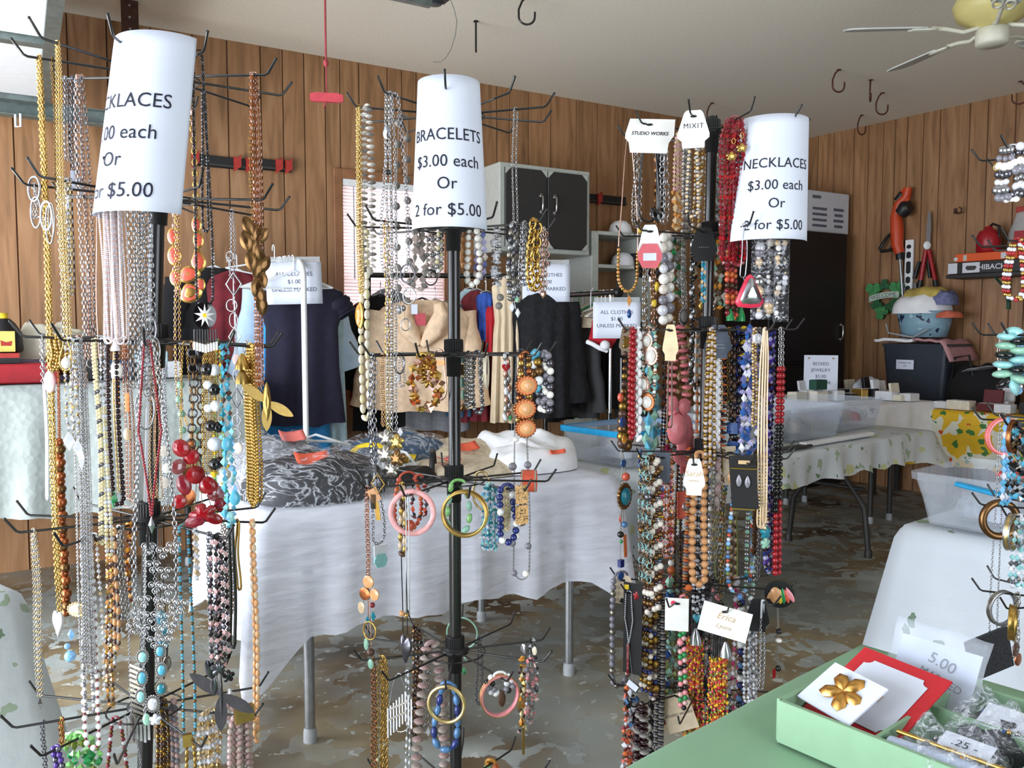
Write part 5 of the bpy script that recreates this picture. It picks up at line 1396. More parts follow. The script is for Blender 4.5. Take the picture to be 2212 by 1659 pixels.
M('card_red','#C3242E',.6,var=.04);M('brooch_gold','#D9A55C',.3,1.0,var=.1);M('ruby','#3A0508',.1,coat=.8);M('silver','#B2B4BA',.25,1.0,var=.06);M('amber_stone','#C9A64B',.2,coat=.5)
def card(c,ux,uy,w_,h_,mat,name,label,cat='brooch card',grp=None):
 t_=thing(name,label,cat,c,grp)
 m_=MB();m_.box(c,w_,h_,.0012,mat,ux,uy,np.cross(ux,uy));part(m_,'backing_card',t_)
 return t_
up_=unit(tu*.93+ZV*.37)
ux_=unit(tv+tu*.05);uy_=unit(np.cross(np.cross(ux_,up_),ux_))
c_=tr(.105,.075,.056)
rot=radians(-8);ux2=unit(ux_*cos(rot)+uy_*sin(rot));uy2=unit(-ux_*sin(rot)+uy_*cos(rot));un2=np.cross(ux2,uy2)
t=card(c_,ux2,uy2,.062,.075,'card_red','brooch_card','red card with scalloped white panel and dark brooch in green tray')
mb=MB();sc2=[]
for cx,cy,a0 in((1,1,0),(-1,1,90),(-1,-1,180),(1,-1,270)):
 for q in np.linspace(0,1,6):
  ang=radians(a0+180+90-90*q) if False else radians(a0+270-90*q)
  sc2.append((cx*.045+.010*cos(ang)*1.0,cy*.056+.010*sin(ang)))
mb.prism(sc2,c_+un2*.0025,ux2,uy2,.001,'paper');part(mb,'white_panel',t,'white scalloped panel')
mb=MB();hb=c_+un2*.004-uy2*.002-ux2*.006
mb.prism([(-.012,-.004),(.010,-.010),(.012,.006),(.002,.010),(-.010,.008)],hb,ux2,uy2,.004,'ruby',dome=.004);mb.prism([(.010,-.011),(.015,-.008),(.016,.004),(.012,.007)],hb,ux2,uy2,.006,'brooch_gold',dome=.002);part(mb,'brooch',t,'dark red enamel brooch with gold edge')
c3=tr(.050,.058,.070)
t=card(c3,unit(tv*.95-tu*.3),unit(tu*.75+tv*.24+ZV*.45),.045,.036,'paper','brooch_card','white curled card with gold leaf brooch, front of the tray')
mb=MB();n3=unit(np.cross(tv,unit(tu*.8+ZV*.45)))
for a in(60,125,-20,200,280):
 d3=unit(tv*cos(radians(a))+unit(tu*.8+ZV*.45)*sin(radians(a)))
 e3=np.cross(n3,d3)
 mb.prism([(0,-.002),(.012,-.009),(.024,-.009),(.031,0),(.024,.009),(.012,.009),(0,.002)],c3+n3*.004+tv*.004,d3,e3,.002,'brooch_gold',dome=.005)
part(mb,'leaf_brooch',t,'shiny gold leaf brooch')
c4=tr(.205,.10,.05)
uy4=unit(tu*.55+ZV*.83);ux4=unit(tv*.97-ZV*.1-tu*.0);ux4=unit(ux4-uy4*(ux4@uy4));n4=np.cross(ux4,uy4)
t=card(c4+uy4*.01,ux4,uy4,.052,.050,'paper','priced_bag','clear bag with handwritten 5.00 card and ornate brooch in tray','bag')
mb=MB();put_text(mb,[('5.00',.022,.006,.030,dict(shear=.2)),('MARKED',.015,.010,.010,dict(shear=.2))],'ink',flat_fn(c4+n4*.0015,unit(ux4-uy4*.25),uy4));part(mb,'handwriting',t,'dark handwritten price')
mb=MB();mb.grid(np.array([[c4+ux4*x*.062+uy4*(y*.075+.005)+n4*(.008+.006*wob(x*3,y*3)) for x in np.linspace(-1,1,12)] for y in np.linspace(-1,1,10)]),'baggie');part(mb,'clear_bag',t,solid=.0006)
mb=MB();bc=c4+n4*.012-uy4*.035-ux4*.0
for k_ in range(9):
 a=2*pi*k_/9;d3=ux4*cos(a)+uy4*sin(a);mb.prism([(0,-.004),(.012,-.006),(.019,0),(.012,.006),(0,.004)],bc,d3,np.cross(n4,d3),.003,'silver',dome=.003)
mb.sph(bc+n4*.004,.008,'amber_stone',1,1,.6);part(mb,'brooch',t,'tarnished silver leaf brooch with yellow stone')
t=thing('button_badge','white round badge between red card and priced bag','badge',tr(.17,.055,.05))
mb=MB();mb.lathe(tr(.172,.052,.052),[(.019,0),(.019,.003),(.012,.006),(0,.007)],'white_plastic',20,n4);part(mb,'disc',t)
for i_,(a,b,hu_,hv_,h_,m_,lb) in enumerate(((.055,.195,.055,.060,.055,'grey_lump','crinkled clear bag of silver jewelry marked .25 in the tray'),(.165,.20,.055,.055,.06,'dk_lump','crinkled clear bag with blue-grey jewelry behind marked bag'),(.15,.30,.045,.050,.055,'blue_lump','clear bag holding dark blue stones near tray right end'),(.215,.30,.04,.05,.06,'tan_lump','clear bag at the far right corner of tray'))):
 p_=tr(a,b,.008)
 t=thing('jewelry_bag',lb,'bag',p_,'bags in the green tray')
 lumpy('contents',None,None,p_,tu,hu_*.8,hv_*.8,h_*.7,m_,i_*3.3,parent=t,lump=.3)
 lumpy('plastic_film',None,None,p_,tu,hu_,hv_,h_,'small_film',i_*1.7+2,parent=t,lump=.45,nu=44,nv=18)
 mb=MB();mb.box(p_+ZV*(h_*.8)+tv*.01,.022,.028,.0006,'paper',unit(tu+ZV*.3),tv)
 if i_==0:put_text(mb,[('.25 -',.016,0,0)],'ink',flat_fn(p_+ZV*(h_*.8+.002)+tv*.01,tv,unit(tu+ZV*.3)))
 part(mb,'price_slip',t,'white paper slip')
 mb=MB();rr_=random.Random(i_)
 for q in range(14):mb.sph(p_+tu*rr_.uniform(-.03,.03)+tv*rr_.uniform(-.03,.03)+ZV*(h_*.72),rr_.uniform(.003,.006),rr_.choice(['silver','silver','brooch_gold','blue_lump']),T=FACET)
 part(mb,'gem',t)
t=thing('rolled_card','rolled pale blue paper in clear tube lying at tray front','paper roll',tr(.03,.20,.03))
mb=MB();mb.tube([tr(.022,.135,.034),tr(.026,.20,.036),tr(.03,.262,.034)],.018,'blue_roll' if M('blue_roll','#BCC9E2',.5,var=.08,scale=20) else '',18);part(mb,'roll',t)
mb=MB();mb.tube([tr(.042,.135,.052),tr(.046,.258,.052)],.003,'gold_foil',8);part(mb,'edge_pin',t,'shiny pin along the roll')
t=thing('brooch','small dark red brooch at the near edge of tray','brooch',tr(.02,.245,.05))
mb=MB()
for k_ in range(6):mb.sph(tr(.012,.262,.056)+tu*.006*cos(k_)+tv*.008*sin(k_*1.05),.005,'ruby',T=SPH)
part(mb,'stones',t)
# --- jewelry materials
for nm_,c_,r_,me_ in(('gold','#CDA65C',.25,1),('palegold','#D8BE86',.3,1),('rosegold','#C9A090',.25,1),('copper','#B06A44',.3,1),('bronze','#7A5C3C',.35,1),('oldgold','#A08040',.35,1),('darksilver','#6E6E76',.3,1),('antique','#9A958C',.35,1),('brass','#B79A5A',.35,1)):
 M(nm_,c_,r_,me_,var=.1,scale=90)
for nm_,c_,r_ in(('pearl','#EDE9E2',.18),('white_bead','#F2F3F5',.2),('ivory','#EDE4CB',.3),('cream_bead','#E2D6A8',.3),('black_bead','#0B0A0D',.12),('garnet','#22060E',.15),('burgundy','#7E1626',.25),('red_bead','#960F1A',.2),('coral','#D2573F',.35),('turq','#4FA3BE',.35),('aqua','#8CC3C4',.3),('sage','#8DBBA5',.35),('green_bead','#1E8A4A',.15),('purple','#4A2A86',.3),('amber','#D99436',.15),('peach','#DDA36E',.15),('mauve','#B99A98',.25),('pink','#E58A93',.3),('hotpink','#D6304F',.35),('blue_bead','#255090',.2),('navy_bead','#1B2A6E',.2),('skyblue','#7FB2DE',.2),('teal_bead','#1F7D90',.2),('orange_bead','#D06A34',.3),('yellow','#E5C22E',.3),('brown','#4B2D1E',.35),('wood','#C58F5E',.45),('greybead','#8A8580',.4),('greywood','#807A74',.6),('greypearl','#7C7A84',.2),('taupe','#B7A7A0',.3),('lav','#6068A0',.2),('magenta','#A8205E',.3),('olive','#7E8A3E',.4),('shell','#D8CFC4',.25),('slate_blue','#4E78A8',.25)):
 M(nm_,c_,r_,0,var=.14,scale=60,coat=.3)
for nm_,c_ in(('crystal','#E6E8F0'),('champagne','#E2C49A'),('pinkcrystal','#E8B8B8'),('greenglass','#7FC06A'),('redcrystal','#84101C'),('bluecrystal','#5FB4DA'),('ambercrystal','#E09A4A'),('lavcrystal','#B9B4E0')):
 m_=M(nm_,c_,.06,0,var=.05,spec=.9,coat=1.0,clear=.22)
M('card_white','#ECEBE8',.45,var=.02,coat=.2);M('card_black','#08080A',.75);M('card_navy','#4C5363',.6);M('card_cream','#D8C6A0',.7);M('card_brown','#6A5844',.7);M('card_pink','#D0626C',.6);M('card_beige','#C6B59C',.7);M('gold_ink','#C2A47A',.5);M('seed_white','#EADFE2',.4,var=.06,scale=150)
M('pinksatin','#DDA0A0',.35,var=.2,scale=70);M('pinkstone','#E5848A',.25,var=.1,clear=.12)
# --- revolving jewelry racks
class Rack:
 pass
def make_rack(label,side,d,r_arm,tiers,tilt=0.0,nseg=10,floor_x=None,ring_tiers=()):
 """tiers: [(px, py of hub, first arm angle)] from the top; arms every 36 degrees, angle 0 faces the viewer"""
 R=Rack();R.side=side;R.d=d;R.r=r_arm;R.tiers=[]
 hubs=[P(px,py,d) for px,py,_ in tiers]
 bot=hubs[-1]+(hubs[-1]-hubs[0])*((hubs[-1][2]-.03)/(hubs[0][2]-hubs[-1][2]))
 t_=thing('jewelry_rack',label,'display rack',(bot[0],bot[1],0),'revolving jewelry racks')
 R.t=t_
 ax=unit(hubs[0]-hubs[-1])
 m_=MB();m_.cyl(bot,hubs[0]+ax*.03,.0125,'black_metal',18);m_.lathe(hubs[0]+ax*.03,[(.0125,0),(.013,.006),(0,.012)],'black_plastic',14,ax);part(m_,'pole',t_)
 m_=MB();m_.lathe((bot[0],bot[1],.03),[(.03,-.01),(.035,.02),(.02,.05),(.0135,.06)],'black_plastic',18)
 for k in range(5):
  a=2*pi*k/5;dv_=np.array([cos(a),sin(a),0]);q0=np.array([bot[0],bot[1],0])
  m_.tube([q0+ZV*.045,q0+dv_*.10+ZV*.04,q0+dv_*.22+ZV*.012],.009,'black_metal',8)
 part(m_,'base',t_)
 fwd=unit(np.array([-hubs[0][0],-hubs[0][1],0]));rgt=np.array([-fwd[1],fwd[0],0])
 R.fwd,R.rgt=fwd,rgt
 for ti,((px,py,ph0),hb_) in enumerate(zip(tiers,hubs)):
  m_=MB()
  m_.lathe(hb_,[(.013,-.045),(.0145,-.045),(.0155,-.006),(.028,-.005),(.030,0),(.028,.004),(.0185,.006),(.0185,.030),(.0135,.031)],'black_plastic',24,ax)
  for k in range(24):
   a=2*pi*k/24;m_.box(hb_+ax*.018+np.array([cos(a),sin(a),0])*.0187,.0009,.0009,.011,'black_plastic')
  m_.tube([hb_+(fwd*cos(q)+rgt*sin(q))*.062-ZV*.003 for q in np.linspace(0,2*pi,25)[:-1]],.0017,'black_metal',6,closed=True)
  hub=part(m_,'tier_collar',t_)
  arms=[]
  for k in range(nseg):
   a=radians(ph0+k*360/nseg)
   dv_=fwd*cos(a)+rgt*sin(a)
   dz=-tilt*(dv_@np.array([1.0,0,0]))
   dd=unit(dv_+ZV*dz)
   p0,p1=hb_+dd*.016,hb_+dd*r_arm
   tip=p1+dv_*.017+ZV*.024
   m_=MB();m_.tube([p0,hb_+dd*r_arm*.5,p1-dd*.004,p1+dv_*.002+ZV*.0025,tip],.0021,'black_metal',8)
   m_.sph(tip,.0026,'black_plastic',T=SPH_LO)
   part(m_,'arm',hub)
   arms.append((hb_,dd,p1,dv_))
  R.tiers.append(arms)
 return R
def pick(R,tier,x,hint='n'):
 """the point on a tier's arms seen at picture column x: nearest (n), farthest (f) or middle (m) arm"""
 best=[]
 for hb_,dd,p1,dv_ in R.tiers[tier-1]:
  rs=np.linspace(.03,R.r-.004,80)
  xs=np.array([proj(hb_+dd*q)[0] for q in rs])
  i=int(np.argmin(abs(xs-x)))
  best.append((abs(xs[i]-x),hb_+dd*rs[i],dv_))
 ok=[b for b in best if b[0]<3.0] or[min(best,key=lambda b:b[0])]
 ok.sort(key=lambda b:b[1][1])
 return{'n':ok[0],'f':ok[-1],'m':ok[len(ok)//2]}[hint][1:]
def loop2(L,w0,w1,wm=None,vee=False,n=90):
 """left side, bottom and right side of a hanging loop, x sideways, z down from 0"""
 hb_=0 if vee else min(w1*1.25,L*.45)
 us=np.linspace(0,1,n)
 xs=w0+(w1-w0)*np.minimum(1,us*1.35)**.8
 if vee:xs=np.where(us<.5,w0+(w1-w0)*us*2,w1*(1-(us-.5)*2)**1.2+.0008)
 lf=[(-x_,-u_*(L-hb_)) for x_,u_ in zip(xs,us)]
 bt=[] if vee else[(-w1*cos(q),-(L-hb_)-hb_*sin(q)) for q in np.linspace(0,pi,24)[1:-1]]
 return np.array(lf+bt+[(-a,b) for a,b in lf[::-1]])
def resample(p_,step,off=0.0):
 seg=np.linalg.norm(np.diff(p_,axis=0),axis=1);s_=np.concatenate([[0],np.cumsum(seg)])
 t_=np.arange(off,s_[-1],step)
 out=np.stack([np.interp(t_,s_,p_[:,i]) for i in range(3)],1)
 tg=np.gradient(out,axis=0) if len(out)>1 else np.array([[0,0,-1.0]])
 return out,tg/(np.linalg.norm(tg,axis=1)[:,None]+1e-12),t_/s_[-1]
def frames(tg,alt=True,rnd=0.0):
 ref=np.array([0.35,1.0,0.12])
 u=np.cross(tg,ref);u/=np.linalg.norm(u,axis=1)[:,None]+1e-12
 w=np.cross(tg,u)
 n=len(tg)
 a=(np.arange(n)%2)*(pi/2) if alt else np.zeros(n)
 a=a+.6+nrg.uniform(-rnd,rnd,n)
 x_=u*np.cos(a)[:,None]+w*np.sin(a)[:,None]
 y_=np.cross(tg,x_)
 return np.stack([x_,y_,tg],2)
def strand(mb,path,st,sz,mats,gap=1.0):
 """string links or beads along a 3-D path; st: c chain, r round links, b beads, f faceted, o oval beads, s cord, x chips, d flat discs"""
 mats=[mats] if isinstance(mats,str) else list(mats)
 if st=='s':
  q,_,_=resample(path,max(.004,sz*1.5));mb.tube(q,sz/2,mats[0],6);return
 szs=np.atleast_1d(np.asarray(sz,float));mean=szs.mean()
 pitch={'c':.80,'r':.82,'b':1.0,'f':1.0,'o':1.45,'x':.8,'d':.42}[st]*mean*gap
 q,tg,fr=resample(path,pitch,pitch*.3)
 if len(q)==0:return
 n=len(q);s_=szs[np.arange(n)%len(szs)] if len(szs)<12 else np.interp(fr,np.linspace(0,1,len(szs)),szs)
 if gap>1.25 and st not in 'cr':mb.tube(resample(path,.006)[0],.0006,'rubber_grey',4)
 if st in 'cr':
  Fm=frames(tg,True,.25);mb.inst(LINK if st=='c' else LINK_R,Fm*s_[:,None,None],q,mats)
 elif st=='b':mb.inst(SPH,frames(tg,False,1)*(s_/2)[:,None,None],q,mats)
 elif st=='f':mb.inst(FACET,frames(tg,False,3)*(s_*.62)[:,None,None],q,mats,False)
 elif st=='o':mb.inst(SPH,frames(tg,False,1)*(s_/2)[:,None,None]*np.array([.85,.85,1.45])[None,None,:],q,mats)
 elif st=='d':mb.inst(SPH,frames(tg,False,.3)*(s_/2)[:,None,None]*np.array([1,1,.42])[None,None,:],q,mats)
 elif st=='x':
  sc_=nrg.uniform(.55,1.25,(n,3));q=q+nrg.uniform(-.25,.25,(n,3))*mean
  mb.inst(FACET,frames(tg,False,3)*(s_*.62)[:,None,None]*sc_[:,None,:],q,mats,False)
def outline(sh):
 T_=np.linspace(0,2*pi,25)[:-1]
 if sh=='daisy':return[((.5 if i%2==0 else.2)*sin(pi*i/9),(.5 if i%2==0 else.2)*cos(pi*i/9)) for i in range(18)]
 if sh in('disc','oval','cab','medal','round'):return[(.5*sin(q),.5*cos(q)) for q in T_]
 if sh=='tear':return[(.5*sin(q)*(1-.45*max(0,cos(q))**.8*(1 if cos(q)>0 else 0)),.5*cos(q)) for q in T_]
 if sh=='heart':return[(.031*16*sin(q)**3,.033*(13*cos(q)-5*cos(2*q)-2*cos(3*q)-cos(4*q))) for q in T_]
 if sh=='leaf':return[(.5*sin(q)*abs(sin(q))**.6,.5*cos(q)) for q in T_]
 if sh=='star':return[((.5 if i%2==0 else.22)*sin(pi*i/5),(.5 if i%2==0 else.22)*cos(pi*i/5)) for i in range(10)]
 if sh=='flower':return[(.5*(.55+.45*abs(cos(2.5*q))**.7)*sin(q),.5*(.55+.45*abs(cos(2.5*q))**.7)*cos(q)) for q in np.linspace(0,2*pi,41)[:-1]]
 if sh=='diamond':return[(0,.5),(.5,0),(0,-.5),(-.5,0)]
 if sh=='tri':return[(0,.5),(.12,.42),(.5,-.32),(.38,-.47),(0,-.5),(-.38,-.47),(-.5,-.32),(-.12,.42)]
 if sh=='tag':return[(-.22,.5),(.22,.5),(.30,.42),(.5,-.12),(.5,-.22),(.36,-.32),(.34,-.5),(-.34,-.5),(-.36,-.32),(-.5,-.22),(-.5,-.12),(-.30,.42)]
 if sh=='tagw':return[(-.42,.5),(.5,.5),(.5,.02),(.46,-.05),(.40,-.2),(.38,-.5),(-.38,-.5),(-.42,-.2),(-.5,-.08),(-.5,0.05)]
 if sh=='hex':return[(-.3,.5),(.3,.5),(.5,.1),(.5,-.1),(.3,-.5),(-.3,-.5),(-.5,-.1),(-.5,.1)]
 return[(-.5,.5),(.5,.5),(.5,-.5),(-.5,-.5)]
PEND_NAME=dict(disc='disc',oval='oval_pendant',cab='cabochon',medal='medallion',tear='drop_pendant',heart='heart_pendant',leaf='leaf',star='star_charm',flower='flower',diamond='diamond_frame',tri='triangle_pendant',bar='bar',ball='bead',ring='ring',tag='card',tagw='card',round='emblem_disc',daisy='daisy_beadwork',rect='plate',scroll='scroll_link',bug='pendant',fringe='fringe',gem='gem',cone='bead_cap',hex='card',fr='frame')
def pendant(t_,sh,c,w_,h_,mat,e,yaw=0.0,roll=0.0,label=None,m2=None,lines=None,thick=None):
 """pendant centred on c, facing the viewer, turned by yaw"""
 f_=unit(np.cross(e,ZV));e2=unit(e*cos(yaw)+f_*sin(yaw));f2=np.cross(e2,ZV)
 ex=e2*cos(roll)+ZV*sin(roll);ez=-e2*sin(roll)+ZV*cos(roll)
 m_=MB();th=thick or max(.0012,.12*min(w_,h_))
 if sh=='ball':m_.sph(c,.5,mat,1,1,1);m_.V[-1]=(m_.V[-1]-c)*np.array([w_,w_,h_])+c
 elif sh=='gem':m_.inst(FACET,(np.stack([ex,f2,ez],1)*np.array([w_*.62,w_*.5,h_*.5]))[None],c[None],[mat],False)
 elif sh=='ring':m_.tube([c+ex*w_/2*cos(q)+ez*h_/2*sin(q) for q in np.linspace(0,2*pi,25)[:-1]],thick or max(.0009,w_*.055),mat,7,closed=True)
 elif sh=='fr':m_.tube([c+ex*a*w_+ez*b*h_ for a,b in outline('diamond')],thick or w_*.05,mat,6,closed=True)
 elif sh=='scroll':
  for k in range(3):
   a=2.1*k+.5;cc_=c+ex*cos(a)*w_*.26+ez*sin(a)*h_*.26
   m_.tube([cc_+(ex*cos(q)+ez*sin(q))*w_*.25*(1-q/12) for q in np.linspace(0,9,26)],w_*.04,mat,5)
   m_.sph(cc_,w_*.07,'crystal',T=SPH_LO)
 elif sh=='cone':m_.lathe(c-ZV*h_/2,[(w_*.5,0),(w_*.46,h_*.3),(w_*.25,h_*.75),(w_*.1,h_)],mat,16)
 elif sh=='fringe':
  for k in range(9):
   x_=(k/8-.5)*w_
   pts=[c+ex*x_+ZV*h_/2,c+ex*x_*1.05-ZV*h_/2*(1-.25*abs(k-4)/4)]
   m_.tube(pts,w_*.045,mat,6)
   if m2:m_.tube([pts[1]+ZV*h_*.35,pts[1]],w_*.06,m2,6)
 elif sh=='bug':
  m_.prism([(q[0]*w_*.28,q[1]*h_) for q in outline('leaf')],c,ex,ez,th,mat,th)
  for sg,an in((1,-.5),(-1,.6),(1,-1.6)):
   d_=ex*sin(an)*-1+ez*-cos(an)*.6;d_=unit(ex*cos(an)*sg*.9+ez*sin(an));n_=np.cross(f2,d_)
   m_.prism([(a*h_*.25,(b+.5)*h_*.75) for a,b in outline('leaf')],c,n_,d_,th*.6,mat,th*.5)
 elif sh=='medal':
  for k in range(18):
   a=2*pi*k/18;m_.sph(c+ex*cos(a)*w_*.46+ez*sin(a)*h_*.46,w_*.075,mat,T=SPH_LO)
  m_.prism([(a*w_*.92,b*h_*.92) for a,b in outline('oval')],c,ex,ez,th,mat)
  m_.prism([(a*w_*.66,b*h_*.66) for a,b in outline('oval')],c+f2*th*.5,ex,ez,th,m2 or 'pearl',th)
 else:
  flat_=sh in('tag','tagw','rect','hex','bar','round')
  if flat_:th=thick or.0011
  m_.prism([(a*w_,b*h_) for a,b in outline(sh)],c,ex,ez,th,mat,0 if flat_ else max(th,.16*min(w_,h_))*(1 if sh!='disc' else.35))
  if m2 and not lines and sh!='hex':m_.prism([(a*w_*.78,b*h_*.78) for a,b in outline(sh if sh not in('tag','rect') else 'oval')],c+f2*(th*.5+max(th,.16*min(w_,h_))*.55*(not flat_)),ex,ez,th*.6,m2,th if not flat_ else 0)
 o=part(m_,PEND_NAME.get(sh,'pendant'),t_,label)
 if lines:
  m_=MB();put_text(m_,lines[0],lines[1],flat_fn(c,ex,ez,th/2+.0006));part(m_,'lettering',o)
 return o
def N(R,tier,x,hint,yb,label,st,sz,mats,w=4,w0=2.5,vee=False,gap=1.0,n=1,spread=4,pend=(),caps=None,name='necklace',cat='necklace',yaw=None,frac=None,up=None,second=None):
 """one hanging necklace or bracelet: sizes in photo pixels at its own distance"""
 c,dv_=pick(R,tier,x,hint)
 dep=float((c-_C)@_FW);k=dep/F_PX
 c=c+ZV*.0028
 L=c[2]-P(x,yb,c[1])[2]
 e0=np.cross(dv_,ZV)
 if e0[0]<0:e0=-e0
 vr=np.array([1.0,0,0])
 e=unit(e0*.55+vr*.6) if yaw is None else unit(vr*cos(yaw)+np.array([0,1.0,0])*sin(yaw))
 f_=np.cross(e,ZV)
 sw=rng.uniform(-.0025,.0025);ph=rng.uniform(0,6)
 sz_=np.asarray(sz,float)*k
 mb=MB()
 for i in range(n):
  li=L*(1-(rng.uniform(0,.05) if n>1 else 0))
  ox=(i/max(1,n-1)-.5)*2*spread*k if n>1 else 0
  oy=rng.uniform(-1,1)*spread*k*.6 if n>1 else 0
  p2=loop2(li,w0*k,max(w,.6)*k,vee=vee)
  q=(-p2[:,1]/li)
  path=c+np.outer(p2[:,0]+ox*np.minimum(1,q*5+.35)+sw*np.sin(q*5+ph+i),e)+np.outer(oy*np.minimum(1,q*4+.2)+.0015*np.sin(q*7+ph),f_)+np.outer(p2[:,1],ZV)
  if second:
   cut,st2,sz2,mats2=second[:4];g2=second[4] if len(second)>4 else 1.0
   hi=q<cut;a_=np.argmax(~hi);b_=len(q)-np.argmax(~hi[::-1])
   strand(mb,path[:a_+1],st,sz_,mats,gap);strand(mb,path[b_-1:],st,sz_,mats,gap);strand(mb,path[a_:b_],st2,np.asarray(sz2,float)*k,mats2,g2)
  else:strand(mb,path,st,sz_,mats,gap)
 for pd in pend:
  if pd[5]>6:mb.tube([c-ZV*(L-3*k),c-ZV*(L+max(2,pd[5]-2)*k)+e*pd[4]*k],.0006,([mats] if isinstance(mats,str) else mats)[0],4)
 tb_=[c+e*w0*k*cos(q)+ZV*w0*k*.6*sin(q) for q in np.linspace(0,pi,7)]
 mb.tube(tb_,max(.0008,float(np.min(sz_))*.22 if st!='s' else float(np.mean(sz_))/2),([mats] if isinstance(mats,str) else mats)[0],6)
 grp=None
 if not pend:
  return single(mb,name,label,cat,c-ZV*L,R.group)
 t_=thing(name,label,cat,c-ZV*L,R.group)
 part(mb,{'c':'chain','r':'chain','s':'cord'}.get(st,'bead_strand'),t_)
 b0=c-ZV*L
 for pd in pend:
  sh,pw,phh,pm,dx,dy=pd[:6];kw_=pd[6] if len(pd)>6 else{}
  pendant(t_,sh,b0+e*dx*k-ZV*dy*k+np.cross(e,ZV)*kw_.pop('out',.004),pw*k,phh*k,pm,e,**kw_)
 return t_
def CARD(R,tier,x,hint,label,sh,w_,h_,mat,dy=0,lines=None,ink='ink',roll=0.0,yaw=0.0,m2=None,chain=None,extra=()):
 """a necklace's printed display card hung on an arm by its hole"""
 c,dv_=pick(R,tier,x,hint);k=float((c-_C)@_FW)/F_PX
 e=unit(np.cross(unit(np.array([-c[0],-c[1],0])),ZV)*-1)
 t_=thing('carded_necklace',label,'necklace on card',c-ZV*(h_+dy)*k,R.group)
 cc_=c+unit(-c*np.array([1,1,0]))*.006-ZV*(h_*.36+dy)*k
 ln=([(q,s_*k,0,y_*k,*r_) for q,s_,y_,*r_ in lines],ink) if lines else None
 pendant(t_,sh,cc_,w_*k,h_*k,mat,e,yaw,roll,lines=ln,m2=m2)
 m_=MB();m_.prism([(a*14*k,b*5*k) for a,b in outline('oval')],c+unit(-c*np.array([1,1,0]))*.0072-ZV*2*k,e,ZV,.0008,'card_black');part(m_,'hang_hole',t_)
 if chain:
  st,sz,mats,L_,w2=chain
  m_=MB();p2=loop2(L_*k,w2*.6*k,w2*k);top=cc_-ZV*h_*.45*k-unit(-c*np.array([1,1,0]))*.004
  strand(m_,top+np.outer(p2[:,0],e)+np.outer(p2[:,1],ZV),st,sz*k,mats);part(m_,'chain',t_)
 for sh2,pw,phh,pm,dx,dy2,*r_ in extra:
  pendant(t_,sh2,cc_+e*dx*k-ZV*dy2*k+unit(-c*np.array([1,1,0]))*.0035,pw*k,phh*k,pm,e,**(r_[0] if r_ else{}))
 return t_
def BANGLE(R,tier,x,hint,label,rad,tb,mat,flat=1.0,yaw=0.0,m2=None,wide=0.0,dy=0,name='bangle',cat='bracelet',squash=1.0,parts=()):
 """rigid ring hung on an arm"""
 c,dv_=pick(R,tier,x,hint);k=float((c-_C)@_FW)/F_PX
 e0=np.cross(dv_,ZV);e0=e0 if e0[0]>0 else-e0
 e=unit(e0*cos(yaw)+np.cross(e0,ZV)*sin(yaw));ax=np.cross(e,ZV)
 cc_=c-ZV*(rad-tb)*k+ZV*.0
 t_=thing(name,label,cat,cc_-ZV*rad*k,R.group)
 m_=MB()
 T_=np.linspace(0,2*pi,49)[:-1]
 if wide:
  ro,ri=rad*k,(rad-tb)*k;h_=wide*k/2
  rows=[[cc_+e*r_*squash*sin(q)+ZV*r_*cos(q)+ax*y_ for q in T_] for r_,y_ in((ro*.985,-h_),(ro,-h_*.7),(ro,h_*.7),(ro*.985,h_),(ri,h_),(ri,-h_),(ro*.985,-h_))]
  m_.grid(np.array(rows),mat,True,True)
 else:m_.tube([cc_+e*(rad-tb/2)*k*squash*sin(q)+ZV*(rad-tb/2)*k*cos(q) for q in T_],tb*k/2,mat,12,closed=True)
 if m2 is None and not parts:
  o=m_.build(name,tuple(t_.location));p_=dict(label=t_['label'],category=t_['category'],group=t_.get('group'));bpy.data.objects.remove(t_)
  for kk,vv in p_.items():
   if vv:o[kk]=vv
  o.name=name
  return o
 part(m_,'hoop',t_)
 if m2:
  m_=MB()
  for s_ in(-1,1):m_.tube([cc_+e*(rad*1.003)*k*squash*sin(q)+ZV*rad*1.003*k*cos(q)+ax*s_*wide*k*.42 for q in T_],tb*k*.22,m2,6,closed=True)
  part(m_,'edge_band',t_)
 for sh,a,pw,phh,pm in parts:
  q=radians(a);pendant(t_,sh,cc_+(e*sin(q)+ZV*cos(q))*(rad-tb/2)*k+ax*.003,pw*k,phh*k,pm,e)
 return t_
